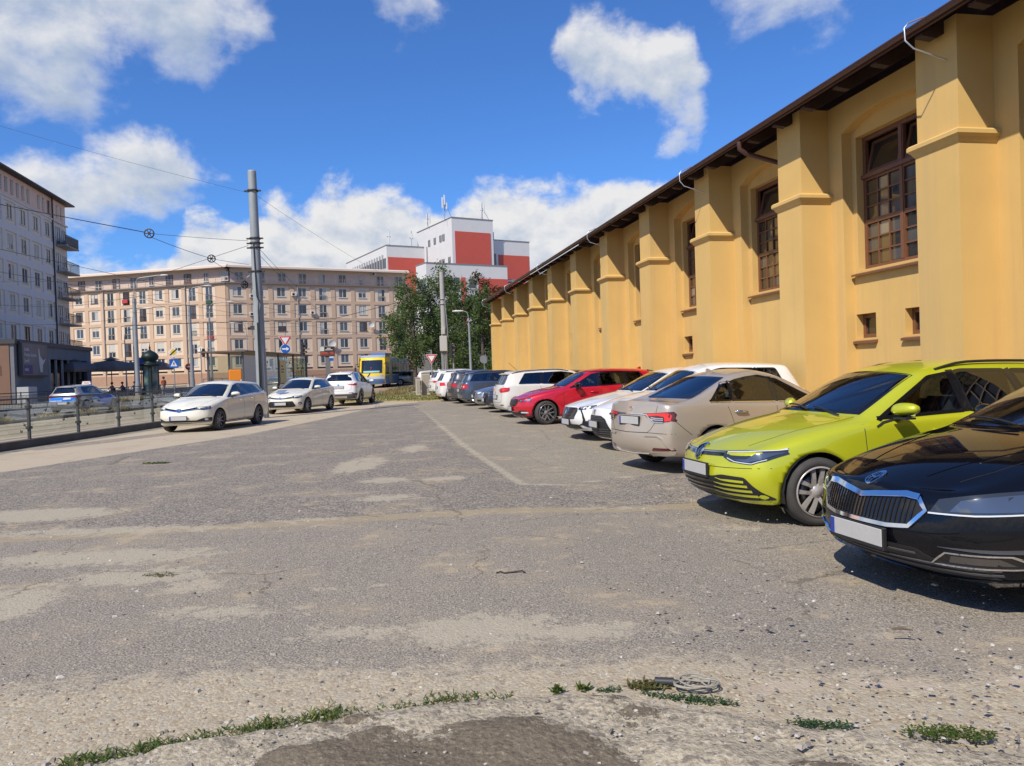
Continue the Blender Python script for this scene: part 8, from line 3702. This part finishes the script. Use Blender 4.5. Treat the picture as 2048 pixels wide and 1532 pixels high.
def tail_common(c, tl_poly, inner=None, plate_z=.62, lowz=.34, low_mat=None, tl_mat=M_RED, reflector=True, badge_z=.80, rear_wiper=True):
 tl = c.patch('tail_light', 'r', tl_poly, tl_mat, .008, True, .045)
 if inner:
  c.patch('lamp_lens', 'r', inner, M_REDBRIGHT, .012, True, .04, tl)
 c.plate('r', plate_z, off=.014)
 W = c.p['W']
 if low_mat:
  c.patch('lower_bumper', 'r', round_poly([(-.84 * W, lowz), (.84 * W, lowz), (.80 * W, lowz - .13), (-.80 * W, lowz - .13)], .03, 2), low_mat, .007, False)
 if reflector:
  c.line('reflector', 'r', [(.55 * W, lowz + .05), (.78 * W, lowz + .055)], .025, M_REDDARK, .010)
 c.disc('badge', 'r', 0, badge_z, .045, .04, M_CHROME, .012)
 zt = c.p['gz'] - .01
 c.seam('r', [(-.70 * W, zt), (-.68 * W, plate_z - .10), (-.55 * W, plate_z - .17), (.55 * W, plate_z - .17), (.68 * W, plate_z - .10), (.70 * W, zt)], False)
 if rear_wiper:
  m = MB()
  q = c.hit('r', 0, c.p['gz'] + .05)
  q2 = c.hit('r', -.38, c.p['gz'] + .09)
  m.tube([q[0] + Vector((.02, 0, 0)), q2[0] + Vector((.02, 0, 0))], .010, 6)
  c.put('wiper', m.mesh('wiper'), M_BLACK)
 # spoiler over the rear window
 p = c.p
 ya = (p.get('rf', .66) - .07) * W
 m = MB()
 x0, z0 = p['ex'] - .06, p['ez'] - .012
 m.add([(x0, -ya, z0), (x0, ya, z0), (x0 + .17, ya * .96, z0 - .035), (x0 + .17, -ya * .96, z0 - .035),
   (x0, -ya, z0 - .05), (x0, ya, z0 - .05), (x0 + .17, ya * .96, z0 - .055), (x0 + .17, -ya * .96, z0 - .055)],
   [(0, 1, 2, 3), (7, 6, 5, 4), (3, 2, 6, 7), (0, 3, 7, 4), (1, 5, 6, 2)])
 c.put('roof_spoiler', m.mesh('roof_spoiler'), c.paint)


def white_estate_rear():
 p = base('estate', 4.70, .905, 1.51, .95, 2.66, .325)
 p['side_end'] = (4.70 - .62, 4.70 - .88)
 c = Car('parked_car', p, 'white estate with dark roof rails parked tail first left of the red hatchback', ROW, P_WARMWHITE, row_pos(*ASTRA_AT, p['L']), HEAD_IN + R(ASTRA_AT[2]))
 c.equip('seven', M_RIM, rails=M_BLACK, window_trim=M_CHROME, fin=False)
 tail_common(c, round_poly([(.40, .905), (.70, .960), (.885, .955), (.90, .88), (.80, .815), (.55, .800), (.42, .84)], .03, 2),
    [(.50, .90), (.70, .935), (.83, .92), (.72, .85), (.52, .835)], .66, .36, None)
 m = MB()
 q = c.hit('t', 3.9, 0)[0]
 m.tube([q, q + Vector((.28, 0, .26))], .006, 5)
 c.put('aerial', m.mesh('aerial'), M_BLACK)
 c.finish()


def generic_front(name, label, color, at, p, glossy=True, lamp=None, group=ROW):
 c = Car(name, p, label, group, color, row_pos(*at, p['L']), HEAD_OUT + R(at[2]))
 c.equip('seven', M_RIM, rails=None, fin=False)
 return c


def dark_blue_front():
 p = base('estate', 4.63, .905, 1.46, .92, 2.64, .32, hz=.76, hx=.10, cz=1.0)
 c = generic_front('parked_car', 'dark blue car with bright square headlights between the silver car and the white estate', P_DARKBLUE, DARKBLUE_AT, p)
 hl = c.patch('headlight', 'f', round_poly([(.50, .600), (.86, .615), (.87, .735), (.52, .705)], .03, 2), M_LAMPREF, .008)
 c.patch('lamp_lens', 'f', [(.56, .625), (.68, .630), (.68, .700), (.57, .69)], M_LAMP, .011, True, .05, hl)
 c.patch('grille', 'f', round_poly([(-.40, .700), (.40, .700), (.36, .53), (-.36, .53)], .03, 2), M_BLACK, .006, False)
 c.line('grille_bar', 'f', [(-.34, .54), (.34, .69)], .02, M_CHROME, .012, False)
 c.patch('lower_grille', 'f', round_poly([(-.5, .40), (.5, .40), (.46, .28), (-.46, .28)], .03, 2), M_BLACK, .006, False)
 c.patch('fog_light', 'f', [(.62, .30), (.62, .36), (.76, .37), (.76, .31)], M_LAMPREF, .008)
 c.plate('f', .46, off=.02)
 c.finish()


def silver_front():
 p = base('estate', 4.70, .91, 1.43, .93, 2.81, .322, hz=.73, hx=.10, cz=.97)
 c = generic_front('parked_car', 'silver car with a tall framed grille left of the dark blue car', P_SILVER, SILVER_AT, p)
 gp = round_poly([(-.33, .705), (.33, .705), (.36, .60), (.26, .33), (-.26, .33), (-.36, .60)], .03, 2)
 gr = c.patch('grille', 'f', gp, M_BLACK, .006, False)[0]
 c.line('grille_frame', 'f', gp, .022, M_CHROME, .014, False, True)
 for z in (.40, .46, .62, .66):
  c.line('grille_bar', 'f', [(-.28, z), (.28, z)], .010, M_GREYPLAST, .011, False, False, gr)
 hl = c.patch('headlight', 'f', round_poly([(.42, .590), (.70, .585), (.86, .625), (.87, .735), (.70, .715), (.44, .685)], .03, 2), M_LAMPREF, .008)
 c.patch('lamp_lens', 'f', [(.50, .615), (.66, .615), (.68, .685), (.52, .67)], M_LED, .011, True, .05, hl)
 c.patch('fog_light', 'f', [(.48, .30), (.52, .385), (.80, .395), (.80, .33)], M_BLACK, .007)
 c.line('lower_lip', 'f', [(-.78, .235), (0, .22), (.78, .235)], .025, P_SILVER, .014, False)
 c.plate('f', .52, off=.02)
 c.finish()


def bluegrey_estate():
 p = base('estate', 4.77, .91, 1.51, .95, 2.71, .32)
 c = Car('parked_car', p, 'blue grey estate with round red tail lights, parked tail first', ROW, P_BLUEGREY, row_pos(*PASSAT_AT, p['L']), HEAD_IN + R(PASSAT_AT[2]))
 c.equip('five', M_RIM, rails=M_BLACK, glass_side=M_GLASS, window_trim=M_CHROME)
 tail_common(c, round_poly([(.45, .91), (.86, .94), (.90, .78), (.75, .73), (.48, .755)], .05, 3), None, .68, .34, M_GREYPLAST)
 c.disc('lamp_lens', 'r', .72, .835, .070, .07, M_REDBRIGHT, .013)
 c.disc('lamp_lens', 'r', .72, .835, .035, .035, M_LED, .016)
 c.disc('lamp_lens', 'r', -.72, .835, .070, .07, M_REDBRIGHT, .013)
 c.disc('lamp_lens', 'r', -.72, .835, .035, .035, M_LED, .016)
 c.disc('lamp_lens', 'r', .55, .84, .028, .028, M_LED, .014)
 c.disc('lamp_lens', 'r', -.55, .84, .028, .028, M_LED, .014)
 c.finish()


def grey_rear():
 p = base('hatch', 4.40, .90, 1.55, .88, 2.65, .33)
 c = Car('parked_car', p, 'grey hatchback squeezed between the blue grey estate and a small white car', ROW, P_GREY, row_pos(*GREY_AT, p['L']), HEAD_IN + R(GREY_AT[2]))
 c.equip('five', M_RIM)
 tail_common(c, round_poly([(.50, .93), (.86, .96), (.89, .78), (.70, .76)], .03, 2), None, .62, .36, M_GREYPLAST)
 c.finish()


def white_small_rear():
 p = base('hatch', 4.05, .87, 1.52, .82, 2.52, .31)
 c = Car('parked_car', p, 'small white hatchback with red tail lights beside the white sport utility car', ROW, P_WHITE, row_pos(*WHITETINY_AT, p['L']), HEAD_IN + R(WHITETINY_AT[2]))
 c.equip('five', M_RIM)
 tail_common(c, round_poly([(.52, .95), (.82, .97), (.86, .80), (.62, .79)], .04, 2), None, .70, .33, None, M_REDBRIGHT)
 c.finish()


def white_suv():
 p = base('suv', 4.49, .93, 1.65, .92, 2.67, .35, zlow=(.22, .24, .32))
 c = Car('parked_car', p, 'white sport utility car with dark lower bumper, farthest in the row by the hall', ROW, P_WHITE, row_pos(*SUV_AT, p['L']), HEAD_IN + R(SUV_AT[2]))
 c.equip('five', M_RIM, rails=M_SATIN, arch_clad=.06)
 tail_common(c, round_poly([(.34, .985), (.70, 1.02), (.90, 1.02), (.90, .93), (.75, .905), (.45, .935)], .03, 2), [(.40, .975), (.85, .99), (.85, .955), (.45, .952)],
    .70, .46, M_GREYPLAST, M_RED)
 c.line('tail_strip', 'r', [(-.36, .965), (.36, .965)], .022, M_CHROME, .010, False)
 c.line('skid_plate', 'r', [(-.55, .40), (.55, .40)], .05, M_SATIN, .014, False)
 c.finish()


def auris_like(name, label, color, pos, heading, kind, L, roofdz=0.0):
 p = base(kind, L, .88, 1.475, .90, 2.60, .316, hz=.735, hx=.11, cx=1.20, cz=1.0, wx=2.05, wz=1.41, rx=2.5, fb=.36, hoodexp=.62, crease=.4)
 p['front'] = [(.17, .13), (.24, .03), (.34, .0), (.50, .02), (.62, .04), (.68, .07), (.735, .12)]
 p['belt'] = [(0, .66), (.35, .72), (.90, .83), (1.4, .92), (2.4, .955), (3.5, 1.01), (L - .3, 1.04), (L, 1.0)]
 c = Car(name, p, label, FENCE_ROW, color, pos, heading)
 return c, p


def cream_estate():
 c, p = auris_like('parked_car', 'cream white estate parked by the tram fence, nearest of its row', P_CREAM, on_ground(*CREAM_AT[:2]), CREAM_AT[2], 'estate', 4.60)
 c.equip('eight', mat('wheel_mid_grey', (.26, .26, .27), .35, metal=.3), window_trim=M_CHROME)
 c.line('grille', 'f', [(-.46, .690), (-.12, .640), (0, .625), (.12, .640), (.46, .690)], .055, M_GLOSSBLACK, .008, False)
 c.line('grille_strip', 'f', [(-.50, .668), (-.12, .612), (0, .602), (.12, .612), (.50, .668)], .014, M_CHROME, .014, False)
 hl = c.patch('headlight', 'f', [(.46, .720), (.47, .665), (.66, .635), (.82, .670), (.885, .755), (.80, .748)], M_LAMP, .007)
 c.patch('lamp_reflector', 'f', [(.56, .695), (.58, .660), (.74, .665), (.82, .720), (.70, .720)], M_LAMPREF, .010, True, .05, hl)
 d = c.ring('badge', 'f', 0, .640, .085, .060, .014, M_CHROME, .018)
 c.ring('badge_oval', 'f', 0, .640, .026, .055, .011, M_CHROME, .019, d)
 c.ring('badge_oval', 'f', 0, .662, .055, .024, .010, M_CHROME, .019, d)
 lg = c.patch('lower_grille', 'f', round_poly([(-.80, .300), (.80, .300), (.82, .420), (.66, .410), (.48, .345), (-.48, .345), (-.66, .410), (-.82, .420)], .02, 2), M_BLACK, .007, False)[0]
 c.disc('fog_light', 'f', .71, .365, .035, .032, M_LED, .012)
 c.disc('fog_light', 'f', -.71, .365, .035, .032, M_LED, .012)
 c.line('lower_lip', 'f', [(-.80, .262), (-.4, .250), (0, .246), (.4, .250), (.80, .262)], .045, P_CREAM, .022, False)
 c.plate('f', .415, off=.03)
 c.patch('tail_light', 'r', [(.45, 1.0), (.80, 1.02), (.89, .98), (.89, .84), (.7, .84)], M_RED, .008)
 c.finish()


def white_patched_hatch():
 c, p = auris_like('parked_car', 'white hatchback with a grey patch on its bonnet behind the cream estate', P_CREAM, on_ground(*PATCHED_AT[:2]), PATCHED_AT[2], 'hatch', 4.28)
 c.equip('eight', M_RIM)
 gr = c.line('grille', 'f', [(-.46, .665), (-.14, .632), (.14, .632), (.46, .665)], .060, M_BLACK, .008, False)
 c.line('grille_strip', 'f', [(-.46, .690), (-.14, .655), (.14, .655), (.46, .690)], .014, M_CHROME, .014, False)
 hl = c.patch('headlight', 'f', [(.46, .715), (.48, .640), (.66, .630), (.84, .690), (.885, .765), (.78, .748)], M_LAMP, .007)
 c.patch('lamp_reflector', 'f', [(.56, .690), (.58, .655), (.72, .660), (.82, .720), (.70, .715)], M_LAMPREF, .010, True, .05, hl)
 d = c.ring('badge', 'f', 0, .645, .075, .055, .013, M_CHROME, .018)
 c.ring('badge_oval', 'f', 0, .645, .024, .05, .010, M_CHROME, .019, d)
 c.patch('lower_grille', 'f', round_poly([(-.50, .520), (.50, .520), (.60, .330), (.52, .285), (-.52, .285), (-.60, .330)], .04, 3), M_BLACK, .007, False)
 c.line('lower_lip', 'f', [(-.60, .262), (0, .252), (.60, .262)], .03, M_CHROME, .018, False)
 for k, s in enumerate((1, -1)):
  c.disc('fog_light', 'f', s * .73, .425, .050, .055, M_BLACK, .009)
  c.disc('fog_lens', 'f', s * .73, .415, .024, .026, M_LED, .014)
 c.plate('f', .42, off=.02)
 # unpainted grey panel on its left bonnet half, torn bumper edge
 c.patch('bonnet_patch', 't', round_poly([(.34, .10), (.60, .02), (1.10, .10), (1.16, .52), (.80, .50), (.50, .34)], .06, 3), mat('grey_primer_patch', (.20, .235, .30), .45, coat=.3), .003, False)
 c.line('bumper_crack', 'f', [(.47, .61), (.50, .56), (.48, .50), (.52, .44)], [.03, .02, .012, .004], M_BLACK, .006, False)
 c.patch('tail_light', 'r', [(.45, 1.0), (.80, 1.02), (.89, .98), (.89, .84), (.7, .84)], M_RED, .008)
 c.finish()


def white_offroader():
 p = base('suv', 4.60, .925, 1.69, .93, 2.69, .355, zlow=(.22, .26, .36), rwy=.70, rb=.13)
 c = Car('parked_car', p, 'white sport utility car with black arch cladding facing the tram', FENCE_ROW, P_WHITE, on_ground(*RAV_AT[:2]), RAV_AT[2])
 c.equip('five', M_RIM, arch_clad=.085, rails=M_BLACK, sill=True)
 tail_common(c, round_poly([(.40, 1.09), (.72, 1.11), (.90, 1.09), (.90, 1.00), (.74, .985), (.48, 1.03)], .02, 2), None, .90, .58, M_GREYPLAST, M_RED, True, 1.02)
 c.patch('bumper_cladding', 'r', round_poly([(-.88, .62), (-.70, .62), (-.55, .52), (.55, .52), (.70, .62), (.88, .62), (.86, .36), (-.86, .36)], .03, 2), M_GREYPLAST, .010, False)
 c.line('skid_plate', 'r', [(-.42, .44), (.42, .44)], .09, M_SATIN, .016, False)
 c.patch('headlight', 'f', [(.45, .80), (.86, .88), (.88, .76), (.6, .74)], M_LAMP, .006)
 c.finish()


def taxi():
 p = base('hatch', 4.26, .895, 1.46, .86, 2.62, .318)
 c = Car('taxi', p, 'grey and blue taxi hatchback with a white roof sign on the road behind the fence', None, P_TAXIGREY, on_ground(*TAXI_AT[:2]), TAXI_AT[2], 'taxi')
 c.equip('eight', M_RIM, fin=False, glass_side=M_PRIV)
 tail_common(c, round_poly([(.42, .90), (.86, .93), (.885, .79), (.60, .78), (.46, .82)], .02, 2), None, .50, .34, M_GREYPLAST, M_RED, True, .82)
 c.patch('foil_wrap', 'r', [(-.66, .80), (.66, .80), (.80, .60), (-.80, .60)], M_TAXIBLUE, .005, False)
 c.patch('foil_logo', 'r', round_poly([(.05, .70), (.45, .71), (.44, .775), (.08, .77)], .02, 2), M_WHITEFOIL, .008, False)
 c.patch('foil_wrap', 't', round_poly([(.22, -.52), (1.08, -.66), (1.08, .66), (.22, .52)], .08, 3), M_TAXIBLUE, .004, False, .1)
 c.line('foil_line', 'r', [(-.70, .635), (.0, .64)], .03, M_WHITEFOIL, .008, False)
 # wave shaped foil on the sides
 wave = [(.45, .60), (.9, .80), (1.5, .90), (2.2, .93), (2.75, .93), (2.9, .80), (3.1, .60), (2.7, .42), (2.2, .32), (1.3, .30), (1.25, .45), (.95, .68), (.55, .58)]
 c.patch('foil_wrap', 's', wave, M_TAXIBLUE, .004, True, .1)
 c.patch('foil_wave', 's', [(3.0, .62), (2.75, .45), (2.3, .40), (1.6, .40), (2.2, .46), (2.6, .56), (2.85, .72)], M_WHITEFOIL, .007, True, .1)
 c.patch('foil_logo', 's', round_poly([(2.35, .60), (2.95, .62), (3.05, .74), (2.6, .80), (2.3, .70)], .04, 2), M_WHITEFOIL, .009, True, .1)
 c.line('foil_line', 's', [(1.55, .72), (2.1, .73)], .03, M_REDFOIL, .009)
 for x0 in (2.5, 2.62, 2.74):
  c.line('foil_mark', 's', [(x0, .66), (x0 + .07, .71)], .025, M_REDFOIL, .012)
 # roof sign with a small red inscription
 x, z = 1.95, 1.46
 m = MB()
 m.prism([(-.26, z), (.26, z), (.20, z + .17), (-.20, z + .17)], x - .06, x + .06, 'yz')
 rs = c.put('roof_sign', m.mesh('roof_sign'), mat('taxi_sign_white', (.75, .72, .68), .4))
 cu = bpy.data.curves.new('t', 'FONT')
 cu.body = 'TAXI'
 cu.size = .13
 cu.align_x = 'CENTER'
 cu.extrude = .003
 to = bpy.data.objects.new('t', cu)
 COL.objects.link(to)
 dg = bpy.context.evaluated_depsgraph_get()
 me = bpy.data.meshes.new_from_object(to.evaluated_get(dg))
 bpy.data.objects.remove(to)
 me.transform(Matrix.Translation((x + .0625, 0, z + .035)) @ Matrix.Rotation(PI / 2, 4, 'Z') @ Matrix.Rotation(PI / 2, 4, 'X'))
 c.put('sign_lettering', me, mat('taxi_red', (.6, .03, .03), .5), rs)
 c.finish()


LIME_AT = (5.58, 7.40, 1)                       # centre u, centre t, turn in degrees
BLACK_AT = (5.50, 4.62, 1)
BEIGE_AT = (6.05, 11.40, 12)
SMALLWHITE_AT = (6.28, 13.95, 0)
LION_AT = (6.50, 16.10, 2)
RED_AT = (6.15, 21.11, -1)
ASTRA_AT = (6.45, 24.6, 3)
DARKBLUE_AT = (6.52, 27.6, 0)
SILVER_AT = (6.55, 30.3, 0)
PASSAT_AT = (6.40, 33.8, 4)
GREY_AT = (6.05, 36.6, 4)
WHITETINY_AT = (5.6, 39.6, 6)
SUV_AT = (5.75, 42.9, 8)
CREAM_AT = (-9.43, 24.51, R(-96.4))
PATCHED_AT = (-9.15, 33.3, R(-97.9))
RAV_AT = (-8.3, 39.4, R(87.5))
TAXI_AT = (-23.28, 42.0, R(88))
CARS = [lime_estate, black_hatch, beige_sedan, small_white, white_lion, red_hatch, white_estate_rear, dark_blue_front, silver_front,
  bluegrey_estate, grey_rear, white_small_rear, white_suv, cream_estate, white_patched_hatch, white_offroader, taxi]

for build_car in CARS:
 build_car()
plain_car('distant_car', -10.3, 80, R(10), P_GREY, 'dark car passing behind the tram and the cabinets')
plain_car('distant_car', -7.2, 75, R(5), P_WHITE, 'white car passing behind the yield sign')
plain_car('distant_car', -16.6, 60, R(85), P_BLUEGREY, 'bluish car seen through the shelter glass')
plain_car('distant_car', -19.5, 66, R(80), P_GREY, 'grey car farther back seen left of the patched hatchback')
